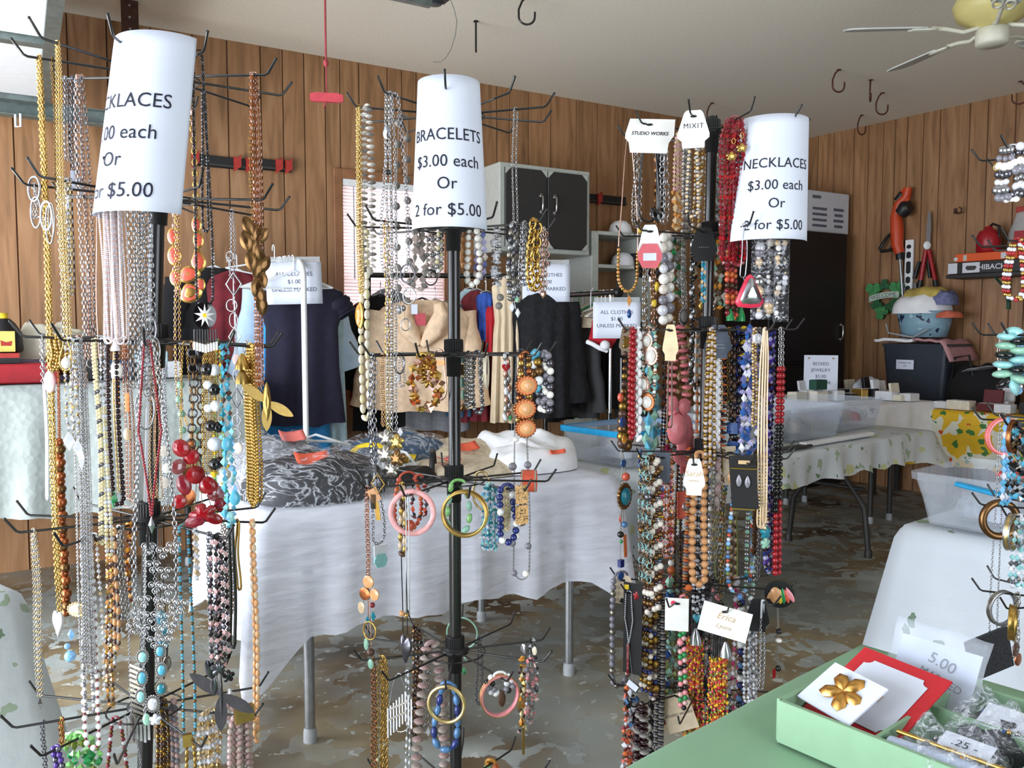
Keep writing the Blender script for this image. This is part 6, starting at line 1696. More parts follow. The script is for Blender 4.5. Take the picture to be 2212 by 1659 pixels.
def paper_sign(R,label,hookpx,hookY,facing,Rt,Rb,roll,lines,hx=0.0,hz=.112,size=.0315,pitch=.17):
 """a letter-size sheet bent round into a half tube and hung on the front arm by a hole near its top"""
 hk=P(hookpx[0],hookpx[1],hookY)
 fw0=unit(np.array([-hk[0],-hk[1],0]));rt0=np.array([-fw0[1],fw0[0],0])
 n_=fw0*cos(facing)+rt0*sin(facing);r_=np.array([-n_[1],n_[0],0])
 up=unit(ZV+rt0*sin(roll)-fw0*pitch);Rm=(Rt+Rb)/2;Hh=.1397
 def raw(a,b):
  R_=Rb+(Rt-Rb)*(b+Hh)/(2*Hh)
  return n_*R_*cos(a/Rm)+r_*R_*sin(a/Rm)+up*b
 off=hk-raw(hx,hz)
 fn=lambda a,b:off+raw(a,b)
 t_=thing('paper_sign',label,'sign',hk-ZV*.25,'curled paper price signs')
 m_=MB();m_.grid(np.array([[fn(a,b) for a in np.linspace(-.108,.108,40)] for b in np.linspace(-Hh,Hh,14)]),'paper');part(m_,'sheet',t_,solid=.0004)
 m_=MB()
 def fo(a,b):
  e_=1e-4;p_=fn(a,b);nn=unit(np.cross(fn(a+e_,b)-p_,fn(a,b+e_)-p_));return p_+nn*.0011
 put_text(m_,[(q,size,0,y_-size*.35,dict(spacing=1.02)) for q,y_ in lines],'ink',lambda a,b:fo(a*.9,b));part(m_,'lettering',t_,'dark printed lettering')
 return t_
RL=make_rack('leftmost tall black necklace rack with leaning pole and hooked arms','left',1.42,.197,[(346,166,-18),(343,428,-19),(338,737,-4),(320,1121,1),(313,1525,-10),(309,1840,5)],tilt=.055)
RC_=make_rack('middle black rack of bracelets with bare straight pole','middle',1.69,.191,[(979,248,-4),(979,494,-14),(980,765,-19),(981,1036,-28),(983,1404,-5),(985,1700,-5)])
RR=make_rack('tall black rack crowded with necklaces, right of centre','right',1.97,.200,[(1538,288,-13),(1533,508,-12),(1527,712,6),(1518,975,-5),(1513,1262,-19),(1509,1488,-11)])
RF=make_rack('black jewelry rack mostly cut off by the right frame edge','far right',1.7,.195,[(2358,330,-8),(2358,525,-8),(2356,724,-8),(2354,915,-8),(2352,1108,-8),(2350,1302,-8)])
RL.group,RC_.group,RR.group,RF.group='jewelry on the left rack','jewelry on the middle rack','jewelry on the right rack','jewelry on the far right rack'
LN=lambda a:[(q,y_) for q,y_ in zip((a,'$3.00 each','Or','2 for $5.00'),(.029,-.020,-.061,-.108))]
paper_sign(RL,'curled white NECKLACES price sign on the left rack',(266,97),1.245,radians(-49),.069,.071,radians(7),LN('NECKLACES'),hx=-.004,hz=.118,pitch=.23)
paper_sign(RC_,'curled white BRACELETS price sign on the middle rack',(966,187),1.51,radians(-4),.057,.068,0,LN('BRACELETS'),hx=.001,hz=.116)
paper_sign(RR,'curled white NECKLACES price sign on the right rack',(1697,265),1.82,radians(13),.077,.084,radians(1.5),LN('NECKLACES'),hx=.012,hz=.118,pitch=.21)
# --- left rack
l=lambda*a,**k:N(RL,*a,**k)
l(1,84,'n',1322,'very long thick gold curb chain with white heart, outer left of left rack','c',9,['gold'],w=7,w0=5,n=2,spread=3,pend=[('heart',38,62,'white_bead',4,20)])
l(1,124,'n',745,'pale gold mesh chain beside the thick gold chain, left rack top tier','c',6,['palegold','gold'],w=5,w0=3,n=2,spread=3)
l(1,113,'f',440,'bronze chain behind pale gold mesh chain, left rack top tier','c',7,['bronze','oldgold'],w=3)
l(1,141,'f',345,'short silver chain with clear beads under the upper left hook, left rack','c',8,['silver','darksilver'],w=4)
l(1,156,'f',400,'dark pewter chain ending in silver bars, left rack top tier','c',9,['darksilver'],w=4,pend=[('bar',10,40,'silver',-6,-10),('bar',10,44,'silver',6,4)])
l(1,175,'f',800,'long rose-silver cable chain with rings, left of the left NECKLACES sign','c',11,['rosegold','silver'],w=6,w0=4,n=2,spread=5,pend=[('ring',24,24,'rosegold',0,-40),('ring',22,22,'silver',4,-16)])
l(1,429,'n',660,'black and silver beaded necklace with white daisy medallion and black fringe','b',7,['black_bead','black_bead','darksilver'],w=17,w0=8,n=1,pend=[('disc',48,62,'black_bead',0,22,dict(thick=.004)),('daisy',44,52,'white_bead',0,22,dict(out=.009)),('disc',10,10,'yellow',0,22,dict(out=.015)),('fringe',44,52,'black_bead',0,78,dict(m2='white_bead'))])
l(1,440,'f',500,'second black beaded strand behind daisy necklace, left rack','b',7,['black_bead','darksilver'],w=7)
l(1,395,'f',640,'gold chain bib of coral-red teardrop stones, right of the left rack sign','c',15,['gold','rosegold'],w=24,w0=14,pend=[(s_,a*1.25,b*1.2,'gold',dx,dy,dict(m2='coral',roll=r_,thick=.0016)) for s_,a,b,dx,dy,r_ in(('oval',17,30,24,-155,0),('oval',18,30,27,-122,.1),('tear',26,42,26,-78,.1),('tear',40,30,4,-48,.4),('tear',42,36,8,-8,.5),('oval',24,36,-25,-88,0),('oval',20,30,-24,-40,0),('oval',16,24,30,-25,0),('oval',18,30,-28,-130,0))])
l(1,545,'n',480,'bronze twisted chain with cascade of bronze leaves, right side of left rack','c',9,['bronze','oldgold'],w=4,pend=[('leaf',26,46,'bronze',dx,dy,dict(roll=r_,yaw=y_)) for dx,dy,r_,y_ in((-16,10,.4,.3),(2,22,-.3,-.2),(-22,42,.2,.5),(-4,55,-.2,0),(8,70,.5,-.4),(-12,84,.1,.4),(4,102,-.4,0),(10,122,.3,.5),(-2,140,-.2,-.3),(6,160,.2,.2),(12,30,-.7,.4),(16,92,-.6,0),(10,180,.1,0))])
l(1,549,'n',835,'long copper-pink rope chain with gold bird pendant, right of left rack','c',9,['rosegold','copper'],w=4,w0=4,n=2,spread=4,pend=[('bug',62,88,'brass',12,34,dict(yaw=.3))])
l(2,76,'n',470,'cluster of clear silver hoops on second tier hook, left rack','c',8,['silver'],w=6,pend=[('ring',46,52,'silver',6,-60),('ring',40,66,'silver',10,-10),('ring',44,60,'crystal',50,0),('ring',30,80,'silver',62,20),('ring',24,70,'antique',70,10)])
l(2,131,'n',745,'heavy silver oval-link chain, left of sign on second tier, left rack','c',11,['silver','antique'],w=6,w0=6)
l(2,146,'n',640,'silver anchor chain with square catch beside oval-link chain, left rack','c',11,['silver','palegold'],w=5,w0=4,n=2,spread=4,pend=[('rect',16,24,'silver',0,-200)])
l(2,240,'n',745,'thick bundle of white and pale pink seed-bead strands below the left sign','b',4.5,['seed_white','pinkwhite','crystal'],w=8,w0=8,n=14,spread=16,pend=[('cone',20,22,'seed_white',0,2)])
l(2,224,'n',800,'thin rose-gold snake cord loop with pearl-white oval, left rack centre','s',3,['rosegold'],w=26,w0=18,pend=[('oval',32,42,'pearl',24,0),('oval',22,28,'pearl',30,85),('bar',8,60,'copper',26,45)])
l(2,292,'n',860,'silver rolo chains bundle right of white seed-bead bundle, left rack','r',12,['silver','antique'],w=6,w0=5,n=3,spread=14)
l(2,308,'n',800,'silver necklace of cascading large oval rings, before left rack pole','r',13,['silver'],w=6,w0=6,n=2,spread=8,pend=[('ring',34,62,'silver',6,-90),('ring',32,64,'silver',14,-44),('ring',38,70,'antique',0,4),('ring',30,60,'silver',12,44),('ring',40,90,'silver',-6,84),('oval',18,24,'crystal',6,-20)])
l(2,378,'f',880,'gold chain with sage-green round beads, right of left rack pole','c',8,['gold','rosegold'],w=5,pend=[('ball',17,17,'sage',4,-50),('ball',16,16,'sage',0,-18),('ball',16,16,'sage',4,14),('ball',16,16,'sage',6,50),('ball',16,16,'sage',34,50),('ball',15,15,'sage',36,80),('ball',15,15,'sage',40,112),('ball',16,16,'sage',44,142)])
l(2,501,'f',600,'silver chain of diamond frames and rings, right of daisy medallion','c',6,['silver'],w=5,pend=[('fr',38,50,'silver',4,14),('ring',18,20,'silver',-4,-46),('ring',26,26,'silver',-2,60),('ring',20,32,'silver',2,92),('fr',30,44,'white_bead',4,128),('disc',22,24,'pinkwhite',8,178),('ring',20,28,'silver',8,212),('fr',28,44,'darksilver',6,262),('ring',20,24,'silver',4,310),('ring',22,22,'silver',2,340),('disc',22,26,'shell',6,372),('ring',16,20,'silver',4,400)])
l(3,92,'n',1080,'slim silver chain turning into white cord, far left of third tier, left rack','r',9,['silver'],w=3,w0=2,second=(.28,'s',4,['white_bead']),pend=[('oval',34,46,'pinkcrystal',26,-260)])
l(3,124,'n',800,'short gold mesh bib tied on third tier, left rack','b',8,['gold','oldgold','brass'],w=9,w0=7,n=4,spread=12)
l(3,122,'m',1328,'strand of large copper pearls hanging low at left of left rack','c',6,['copper'],w=4,w0=3,second=(.36,'b',[21,22,23,23,23,22],['copper','copper','bronze'],1.3))
l(3,108,'m',1150,'clear crystal dangles behind the copper pearls, left rack','f',9,['crystal','silver'],w=4,gap=1.2)
l(3,141,'n',800,'gold hoop with white pearl on third tier, left rack','s',3,['brass'],w=14,w0=2,pend=[('ball',20,24,'pearl',4,-16)])
l(3,152,'n',960,'silver and gold crystal cluster chain, third tier of left rack','x',8,['crystal','silver','palegold'],w=6,w0=5,n=2,spread=6,pend=[('gem',30,44,'crystal',-6,-8),('gem',24,40,'crystal',14,6),('gem',16,60,'crystal',22,30)])
l(3,170,'n',1460,'long waterfall of fine silver chains, widest bundle on the left rack','c',5,['silver','antique','silver'],w=7,w0=5,n=8,spread=14)
l(3,168,'m',840,'pale silver chain with copper link cluster behind waterfall, left rack','c',10,['rosegold','copper'],w=8,n=2,spread=8)
l(3,207,'n',1175,'cream seed-bead strand left of two dark bead strands, left rack','b',8,['cream_bead'],w=3,w0=3,second=(.2,'b',8,['cream_bead','cream_bead','cream_bead','darksilver'],1.0))
l(3,221,'n',1200,'cream beads mixed with clear crystals, beside cream strand, left rack','f',8,['crystal','silver'],w=6,w0=4,second=(.3,'b',9,['cream_bead','cream_bead','crystal']))
l(3,241,'n',1090,'long dark garnet bead necklace, left of white oval pendants','b',12,['garnet'],w=12,w0=10)
l(3,246,'n',1062,'fine gold snake chain with green stone inside dark bead strands','s',4,['palegold'],w=3,w0=2,pend=[('gem',20,42,'green_bead',-8,16)])
l(3,272,'n',1085,'rose-gold bar and disc chain behind white ovals, left rack','c',6,['rosegold','copper'],w=5,n=2,spread=4,pend=[('oval',20,26,'champagne',0,-150),('bar',10,40,'copper',2,-220),('ring',30,20,'rosegold',-4,0)])
l(3,318,'n',1112,'dark red seed-bead necklace across left rack pole','b',6.5,['burgundy','burgundy','red_bead'],w=23,w0=6,vee=True,pend=[('gem',14,40,'silver',0,22)])
l(3,322,'m',1380,'silver chain with large scrolled flower bib, centre of left rack','c',13,['silver'],w=44,w0=12,pend=[('scroll',34,36,'silver',dx,dy) for dx,dy in((-12,-205),(18,-195),(40,-205),(-4,-165),(20,-150),(0,-118),(26,-112),(-24,-88),(10,-84),(34,-80),(-38,-58),(-12,-52),(16,-48),(42,-54),(-26,-24),(4,-20),(30,-26),(-6,4),(18,4),(52,-76),(-48,-30))])
l(3,330,'f',1090,'beige-gold cord chains beside dark red beads, left rack','c',6,['rosegold','palegold'],w=5,n=2,spread=6)
l(3,349,'n',1120,'silver drop chain with pale discs right of pole, left rack','c',7,['silver'],w=4,pend=[('disc',20,24,'shell',0,-150),('disc',18,22,'pearl',4,-112),('disc',18,24,'shell',0,-80)])
l(3,421,'n',985,'bronze ring chain with red glossy flower-petal bib, left rack','r',20,['bronze','darksilver'],w=10,w0=5,pend=[(s_,a,b,m_,dx,dy,dict(roll=r_,yaw=y_)) for s_,a,b,m_,dx,dy,r_,y_ in[('oval',34,40,'red_bead',-34,-20,.5,.3),('oval',30,34,'redcrystal',-40,20,-.4,0),('oval',36,34,'red_bead',-14,0,.2,.4),('oval',30,46,'burgundy',-30,60,.3,.2),('oval',40,40,'red_bead',-6,40,-.2,-.3),('oval',36,44,'red_bead',20,66,.6,.2),('oval',40,36,'redcrystal',34,84,-.5,0),('oval',30,30,'red_bead',-40,96,.1,.3),('flower',62,50,'red_bead',8,128,.3,.3),('oval',44,26,'burgundy',-10,142,.3,.5),('oval',38,24,'red_bead',30,140,-.4,.1),('oval',26,30,'burgundy',44,110,.2,0)]])
l(3,398,'n',970,'fine gold chain with large flat gold and copper discs, left rack','c',6,['gold'],w=12,pend=[('disc',27,27,'copper',4,-6),('disc',38,38,'palegold',6,46),('disc',28,36,'copper',0,104),('disc',22,28,'rosegold',32,86),('ring',10,12,'gold',-6,74),('ring',10,12,'gold',10,20)])
l(3,452,'n',1020,'gold multi-chain with big black and white beads, left rack','c',6,['gold','brass'],w=10,w0=6,n=4,spread=8,pend=[('ball',b,b,m_,dx,dy,dict(out=.014)) for b,m_,dx,dy in((28,'black_bead',-8,-226),(26,'white_bead',6,-224),(19,'white_bead',-8,-192),(26,'black_bead',6,-182),(18,'white_bead',-8,-142),(25,'white_bead',8,-146),(25,'black_bead',-3,-104),(24,'black_bead',12,-100),(32,'crystal',4,-64),(27,'black_bead',4,-20),(24,'garnet',14,-24),(20,'white_bead',18,12),(24,'ivory',24,4))])
l(3,470,'f',1110,'green and yellow glass drops behind black and white beads','f',9,['greenglass','olive','yellow'],w=12,second=(.55,'x',18,['greenglass','green_bead','yellow']))
l(3,487,'n',1135,'turquoise nugget necklace with drop stone, right of left rack','x',13,['turq','turq','teal_bead','brown'],w=8,w0=5,n=1,pend=[('tear',24,36,'turq',12,-62),('oval',22,30,'turq',-2,-180),('oval',16,24,'aqua',2,-20)],second=(.45,'x',16,['turq','aqua','turq','skyblue']))
l(3,541,'n',1098,'thick gold bead multi-strand hung from two fluted gold caps','b',7.5,['gold','gold','brass'],w=10,w0=7,n=7,spread=13,pend=[('cone',32,34,'gold',0,-322,dict(out=.016)),('cone',30,32,'brass',2,-290,dict(out=.018))])
l(3,531,'m',880,'white shell and pale link chain behind gold multi-strand, left rack','r',14,['silver','shell'],w=9)
l(4,74,'n',1512,'flat bundle of pale silver-gold chains on the outer left hook, fourth tier','c',6,['antique','silver','palegold'],w=4,w0=4,n=4,spread=6,pend=[('gem',14,30,'silver',6,4)])
l(4,186,'n',1615,'white beads with dark red spacers, left half of left rack','b',[13,6],['white_bead','burgundy'],w=16,w0=7)
l(4,205,'n',1500,'clear crystals on fine gold chain, fourth tier of left rack','f',10,['crystal','crystal','champagne'],w=12,w0=5,gap=1.25)
l(4,200,'n',1180,'black charm cluster beside cream beads on the left rack','x',11,['black_bead','garnet','gold'],w=10)
l(4,181,'n',1540,'grey pearl strand with pearl-studded dome, left rack','b',9,['greypearl','pearl','silver'],w=10,w0=6,pend=[('medal',48,32,'palegold',-16,-232,dict(m2='champagne')),('gem',18,26,'skyblue',-34,-176),('ball',13,13,'skyblue',-44,-150),('ball',24,24,'skyblue',-38,-128)])
l(4,229,'n',1525,'gold and brown faceted bead strand, fourth tier of left rack','f',11,['gold','brown','ambercrystal'],w=6)
l(4,244,'n',1400,'amber oval beads with brown spacers right of gold and brown strand','o',[12,8],['peach','brown'],w=5)
l(4,258,'n',1340,'double silver curb chain, middle of fourth tier, left rack','c',11,['silver','antique'],w=6,w0=5,n=2,spread=3)
l(4,276,'n',1300,'twisted amber and brown bead strand left of left rack pole','x',11,['amber','brown','copper'],w=3)
l(4,232,'m',1445,'thin bronze chain with white and gold bead charms, left rack','b',7,['silver','bronze','white_bead'],w=14,gap=1.5)
l(4,285,'n',1565,'silver necklace with fringe of fin-like bars, lower left rack','c',6,['silver'],w=16,vee=False,pend=[('bar',34,6,'antique',4,-130+11*i,dict(roll=-.35)) for i in range(12)]+[('bar',6,54,'silver',-26+9*i,4+3*(i%3)) for i in range(7)])
l(4,314,'n',1560,'silver chain set with turquoise cabochons, by lower left rack pole','r',7,['silver'],w=14,w0=8,pend=[('medal',26,34,'silver',-16,-150,dict(m2='aqua')),('medal',24,32,'silver',20,-160,dict(m2='turq')),('medal',24,38,'silver',-18,-104,dict(m2='turq')),('medal',24,34,'silver',22,-118,dict(m2='turq')),('medal',26,34,'antique',20,-76,dict(m2='teal_bead')),('medal',24,36,'silver',-22,-62,dict(m2='aqua')),('medal',30,40,'silver',2,-44,dict(m2='crystal')),('oval',16,26,'sage',-12,-10),('flower',26,26,'crystal',6,-8)])
l(4,345,'m',1420,'teal heart and blue stones hanging behind silver flower bib','s',2,['black_bead'],w=5,pend=[('heart',26,26,'teal_bead',4,-30),('gem',22,30,'turq',6,-62),('oval',24,30,'turq',0,-90),('heart',34,56,'antique',2,16)])
l(4,398,'n',1590,'long turquoise and bronze seed-bead loop, right of left rack pole','b',7.2,['turq','turq','bronze'],w=12,w0=9)
l(4,423,'n',1250,'short string of clear crystal drops right of turquoise loop','f',13,['crystal','champagne'],w=2)
l(4,452,'n',1425,'dark silver chain with gunmetal dangle, fourth tier right, left rack','c',9,['darksilver','silver'],w=4,pend=[('leaf',20,50,'darksilver',-6,20,dict(roll=.3)),('bug',26,110,'darksilver',16,80,dict(yaw=.4))])
l(4,470,'n',1440,'black and blush crystal strands with dark metal flowers, left rack','f',12,['black_bead','pinkcrystal','darksilver'],w=8,w0=5,n=3,spread=10,pend=[('flower',34,34,'darksilver',-6,0),('flower',28,28,'black_bead',14,22),('leaf',16,40,'darksilver',-16,40)])
l(4,500,'n',1400,'black snake mesh and brown cord necklace, right of the blush crystals','s',7,['black_bead'],w=9,w0=6)
l(4,490,'m',1330,'silver mesh chain beside black snake necklace, left rack','c',8,['antique','bronze'],w=5,n=2,spread=5)
l(4,512,'n',1275,'tan cord loop behind black snake necklace, left rack','s',5,['oldgold'],w=7)
l(4,545,'n',1600,'long faceted peach-amber bead strand, right edge of left rack','o',12,['peach','peach','champagne'],w=6,w0=4)
l(5,123,'n',1700,'purple bead strand with gold mesh, lower left hook of left rack','b',13,['purple','purple','darksilver'],w=8,w0=6)
l(5,132,'m',1610,'gold rope chain behind purple beads, lower left rack','c',9,['brass','copper'],w=4,w0=4,n=2,spread=3)
l(5,92,'n',1690,'grey linked chain hanging near the tip of lower left hook','c',9,['darksilver'],w=3)
l(5,175,'n',1700,'green glass bead cluster at the bottom of left rack','x',22,['greenglass','olive','greenglass','green_bead'],w=22,w0=14,n=3,spread=16)
l(5,184,'m',1545,'grey suede cord strips behind green glass cluster, left rack','s',5,['greybead'],w=6)
l(5,250,'n',1760,'dark red and clear bead loop on the front lower hook of left rack','b',9,['burgundy','crystal','burgundy','bronze'],w=26,w0=8)
l(5,285,'m',1700,'thin silver chain with clear hearts below the fin fringe, left rack','c',6,['silver'],w=18)
l(5,349,'m',1720,'bronze pearl strand right of lower left rack pole','b',11,['bronze','brown','oldgold'],w=9,w0=6,n=2,spread=5)
l(5,374,'m',1720,'mauve-grey pearls strand next to bronze pearl strand','b',12,['mauve','greypearl'],w=7,w0=5)
l(5,409,'n',1740,'gold box-link chain with square clasp at bottom of left rack','o',10,['gold','oldgold'],w=10,w0=6,pend=[('rect',18,26,'gold',-4,-150,dict(thick=.008))])
l(5,450,'n',1720,'pale champagne crystal strands, bottom right of left rack','f',11,['champagne','crystal','palegold'],w=9,w0=7,n=4,spread=12)
l(5,519,'n',1740,'thick twist of mauve pearls with gold box clasp, lower right of left rack','b',14,['mauve','mauve','taupe'],w=10,w0=7,n=4,spread=15,pend=[('rect',40,34,'brass',2,-212,dict(thick=.012,out=.016))])
l(5,497,'m',1560,'clear crystal pendants on fine chain by gunmetal dangle, left rack','f',12,['crystal','pinkcrystal'],w=8)
# --- middle rack
c=lambda*a,**k:N(RC_,*a,**k)
b_kw=dict(name='bracelet',cat='bracelet')
c(1,775,'n',650,'fine gold link chain with oval agate-slice pendant, far left of middle rack','c',7,['gold','palegold'],w=4,w0=3,n=2,spread=2,pend=[('oval',30,58,'gold',2,32,dict(m2='amber',yaw=.3))])
c(1,792,'f',585,'mother-of-pearl and brown shell disc necklace, left of middle rack','d',[18,20,16],['shell','pearl','shell','greybead'],w=13,w0=5,gap=1.7)
c(1,842,'n',940,'long silver chain with hammered rings and antique flower cluster','c',8,['silver','antique'],w=6,w0=5,n=2,spread=5,pend=[('tear',16,30,'silver',-6,-660),('ball',12,12,'black_bead',-4,-574),('ring',22,22,'silver',0,-510),('ring',26,26,'silver',4,-482),('ring',22,30,'silver',6,-420),('ring',20,34,'antique',8,-360),('flower',40,40,'antique',-12,6),('flower',36,36,'brass',12,14),('flower',44,44,'antique',-14,42),('flower',40,40,'bronze',12,50),('flower',34,34,'antique',0,76),('gem',14,20,'crystal',20,-8)])
c(1,852,'n',600,'silver cable chain swinging wide behind bracelets sign','r',9,['silver'],w=32,w0=5,pend=[('ring',34,40,'darksilver',30,-8),('ring',30,34,'silver',34,40),('tear',12,20,'silver',10,70)])
c(1,868,'f',652,'grey wooden bead necklace on knotted cord, left of bracelets sign','b',17,['greywood'],w=15,w0=10,gap=2.6,pend=[('ball',12,14,'silver',-4,14),('ring',22,26,'silver',2,50)])
c(1,1112,'n',500,'plain double silver chain hanging right of bracelets sign','c',6,['antique','silver'],w=5,w0=4)
c(2,837,'n',755,'chunky rose-to-gold cable chain with knob end, middle rack','c',13,['rosegold','gold','gold'],w=3,w0=3,pend=[('ball',14,18,'gold',0,6)])
c(2,786,'n',905,'ivory oval bead necklace below the agate pendant','o',15,['ivory','ivory','cream_bead'],w=11,w0=6)
c(2,905,'f',625,'grey twisted stone bracelet just left of middle pole','x',18,['greybead','taupe'],w=10,w0=6,**b_kw)
c(2,935,'f',600,'tan and silver braided bracelet with dark ring, left of the pole','b',11,['taupe','silver','shell'],w=8,w0=5,n=2,spread=5,pend=[('ring',28,32,'black_bead',-6,0)],**b_kw)
c(2,950,'m',585,'small pearl cluster bracelet touching the middle pole','b',10,['pearl','cream_bead','silver'],w=5,**b_kw)
c(2,1006,'m',575,'amber and peach crystal bracelet right under bracelets sign','f',15,['ambercrystal','peach'],w=10,w0=6,**b_kw)
c(2,1022,'m',615,'white pearl loop bracelet right of the middle pole','b',15,['pearl'],w=18,w0=10,gap=1.05,**b_kw)
c(2,1036,'m',600,'lavender crystal and shell chip bracelet, right of pearl loop','f',16,['lavcrystal','lav','shell','lavcrystal'],w=12,w0=8,**b_kw)
c(2,1072,'m',615,'crystal flower link bracelet with two grey stones, middle rack','d',17,['silver','crystal'],w=5,gap=1.6,pend=[('flower',22,22,'crystal',-4,-90),('flower',22,22,'crystal',2,-60),('flower',22,22,'crystal',-4,-28),('ball',16,16,'greywood',14,28),('ball',16,16,'greywood',10,46)],**b_kw)
c(2,1110,'n',650,'thick twisted silver multi-chain bracelet with pale crystals','o',11,['silver','antique','darksilver'],w=6,w0=5,n=4,spread=7,pend=[('gem',14,18,'sage',6,-4),('gem',16,20,'crystal',-6,14),('gem',14,22,'crystal',8,26)],**b_kw)
c(2,1131,'n',620,'silver ring-link bracelet left of the chunky gold one','r',11,['silver'],w=3,n=2,spread=4,**b_kw)
c(2,1153,'n',622,'chunky gold curb bracelet on right of middle rack','c',24,['gold'],w=9,w0=6,gap=.8,**b_kw)
c(2,1174,'n',632,'antique rose-silver link bracelet right of chunky gold one','r',13,['rosegold','antique'],w=4,n=2,spread=3,pend=[('heart',16,18,'rosegold',4,4)],**b_kw)
c(3,803,'n',1000,'silver curb chain with black and gold square links, middle rack','c',13,['silver','darksilver'],w=6,w0=4,pend=[('rect',30,16,'black_bead',-4,14,dict(roll=.2)),('fr',34,44,'oldgold',14,44),('rect',26,30,'wood',4,70,dict(roll=.5)),('rect',14,32,'black_bead',2,84),('rect',12,40,'oldgold',12,104,dict(roll=.15))])
c(3,826,'n',920,'thin gold figure chain over cream fur, middle rack','c',6,['rosegold','gold'],w=3)
c(3,838,'m',960,'thin long gold chain behind the silver curb chain, middle rack','c',6,['palegold'],w=4)
BANGLE(RC_,3,862,'m','small pair of silver hoops on third tier, middle rack',23,3,'silver',yaw=.4,m2='antique',wide=4)
c(3,866,'m',835,'silver crystal charm chain under the small silver hoops','r',7,['silver'],w=8,pend=[('medal',18,18,'silver',-8,-20),('ring',14,16,'crystal',-14,0)])
c(3,916,'n',885,'gold nugget and leaf collar bracelets, front of middle rack','x',19,['gold','rosegold','gold','copper'],w=28,w0=6,n=2,spread=5,**b_kw)
c(3,925,'n',830,'gold flower bracelet inside the gold nugget collar','d',22,['brass','gold'],w=12,w0=5,pend=[('flower',24,24,'gold',2,-40),('flower',20,20,'rosegold',4,-14)],**b_kw)
c(3,950,'m',865,'rose enamel and gold bar bracelet left of the middle pole','s',4,['rosegold'],w=22,w0=12,pend=[('bar',36,9,'copper',4,-82),('bar',10,50,'pinksatin',-10,-20,dict(roll=.8))],**b_kw)
c(3,991,'m',885,'sage-green oval stone bracelet right of the middle pole','o',17,['sage','sage','bronze'],w=12,w0=6,gap=1.1,**b_kw)
c(3,1012,'m',880,'silver wheat bead bracelet, third tier right, middle rack','b',9,['silver','antique'],w=7,w0=5,n=2,spread=3,**b_kw)
c(3,1030,'m',892,'second silver bead bracelet next to cream hoops','b',10,['silver','darksilver'],w=13,w0=8,**b_kw)
for i_,(dx,r_,lb) in enumerate(((1052,40,'outermost'),(1046,36,'middle'),(1040,32,'innermost'))):
 BANGLE(RC_,3,dx,'m','thin cream bangle right of silver bead bracelets, %s of three'%lb,r_,4,'ivory',yaw=.1-.15*i_)
c(3,1095,'n',905,'silver and crystal link bracelet with small red heart','o',13,['silver','crystal','rosegold'],w=4,w0=3,pend=[('heart',20,20,'red_bead',-4,-112),('gem',12,18,'green_bead',6,-4)],**b_kw)
c(3,1135,'n',935,'stacked copper bracelet of peach oval stones, middle rack','b',15,['copper','gold','bronze'],w=14,w0=8,pend=[('medal',52,42,'copper',-6,-104,dict(m2='peach',out=.016)),('medal',54,42,'copper',-10,-54,dict(m2='peach',out=.016)),('medal',50,38,'copper',-8,-12,dict(m2='peach',out=.016)),('ball',14,14,'gold',-12,-128),('ball',14,14,'gold',8,-80),('ball',12,12,'gold',-20,-30)],**b_kw)
c(3,1158,'n',840,'turquoise striped bead and bronze bracelet behind peach stones','b',20,['turq','white_bead','bronze','oldgold'],w=8,**b_kw)
c(3,1176,'m',890,'grey and clear pearl cluster bracelet, right edge of middle rack','b',17,['greypearl','pearl','darksilver'],w=9,w0=6,n=2,spread=6,**b_kw)
c(3,1125,'f',1252,'long pewter chain of spaced grey pearls at right of middle rack','c',5,['darksilver','antique'],w=19,w0=8,pend=[('ball',18,18,'greypearl',-18,-250),('ball',16,16,'greypearl',18,-256),('ball',13,13,'pearl',-10,-310),('ball',15,15,'greypearl',-18,-80),('ball',13,13,'pearl',-8,-96),('ball',15,15,'greypearl',19,-78),('ball',14,14,'greypearl',-14,-14),('ball',15,15,'pearl',14,-16)])
c(4,793,'n',1255,'rose-gold chain with copper coin cluster and coloured stones, middle rack','c',7,['rosegold','copper'],w=3,w0=3,pend=[('disc',28,28,'peach',4,0),('disc',28,28,'copper',-6,28),('disc',24,26,'peach',20,26),('disc',18,26,'champagne',-16,60),('ball',12,12,'burgundy',14,50),('gem',16,24,'teal_bead',16,74),('gem',12,16,'teal_bead',0,84),('ring',34,40,'gold',6,108),('oval',12,26,'sage',-4,140),('ball',18,18,'brown',8,156),('oval',15,22,'sage',8,182)])
c(4,815,'m',1175,'silver chain with white and sea-green purse-shaped pendant, middle rack','c',8,['silver','darksilver'],w=14,w0=6,pend=[('rect',32,24,'crystal',4,14,dict(thick=.004)),('hex',32,30,'aqua',4,36,dict(thick=.005))])
BANGLE(RC_,4,890,'n','pink satin-wrapped bangle on fourth tier, middle rack',52,12,'pinksatin',yaw=-.42)
c(4,870,'n',1198,'gold crystal and tortoiseshell bracelet across the pink bangle','o',13,['gold','champagne','brown'],w=6,w0=3,**b_kw)
c(4,880,'m',1148,'coral bead bracelet with one large bead inside pink bangle','b',11,['coral','coral','orange_bead'],w=34,w0=20,pend=[('ball',24,24,'coral',2,-14)],**b_kw)
c(4,905,'m',1120,'coral branch and dark silver bracelet behind pink bangle','x',13,['coral','darksilver','burgundy'],w=20,w0=10,**b_kw)
c(4,872,'n',1372,'black cord necklace with large dark heart pendant, middle rack','s',2.5,['black_bead'],w=6,w0=5,pend=[('heart',44,62,'darksilver',6,24,dict(yaw=.4))])
c(4,879,'n',1330,'thin silver snake chain with wooden bead, beside the black cord','s',2.5,['silver'],w=4,pend=[('ball',13,13,'wood',-12,-6),('ball',10,10,'gold',-2,-2)])
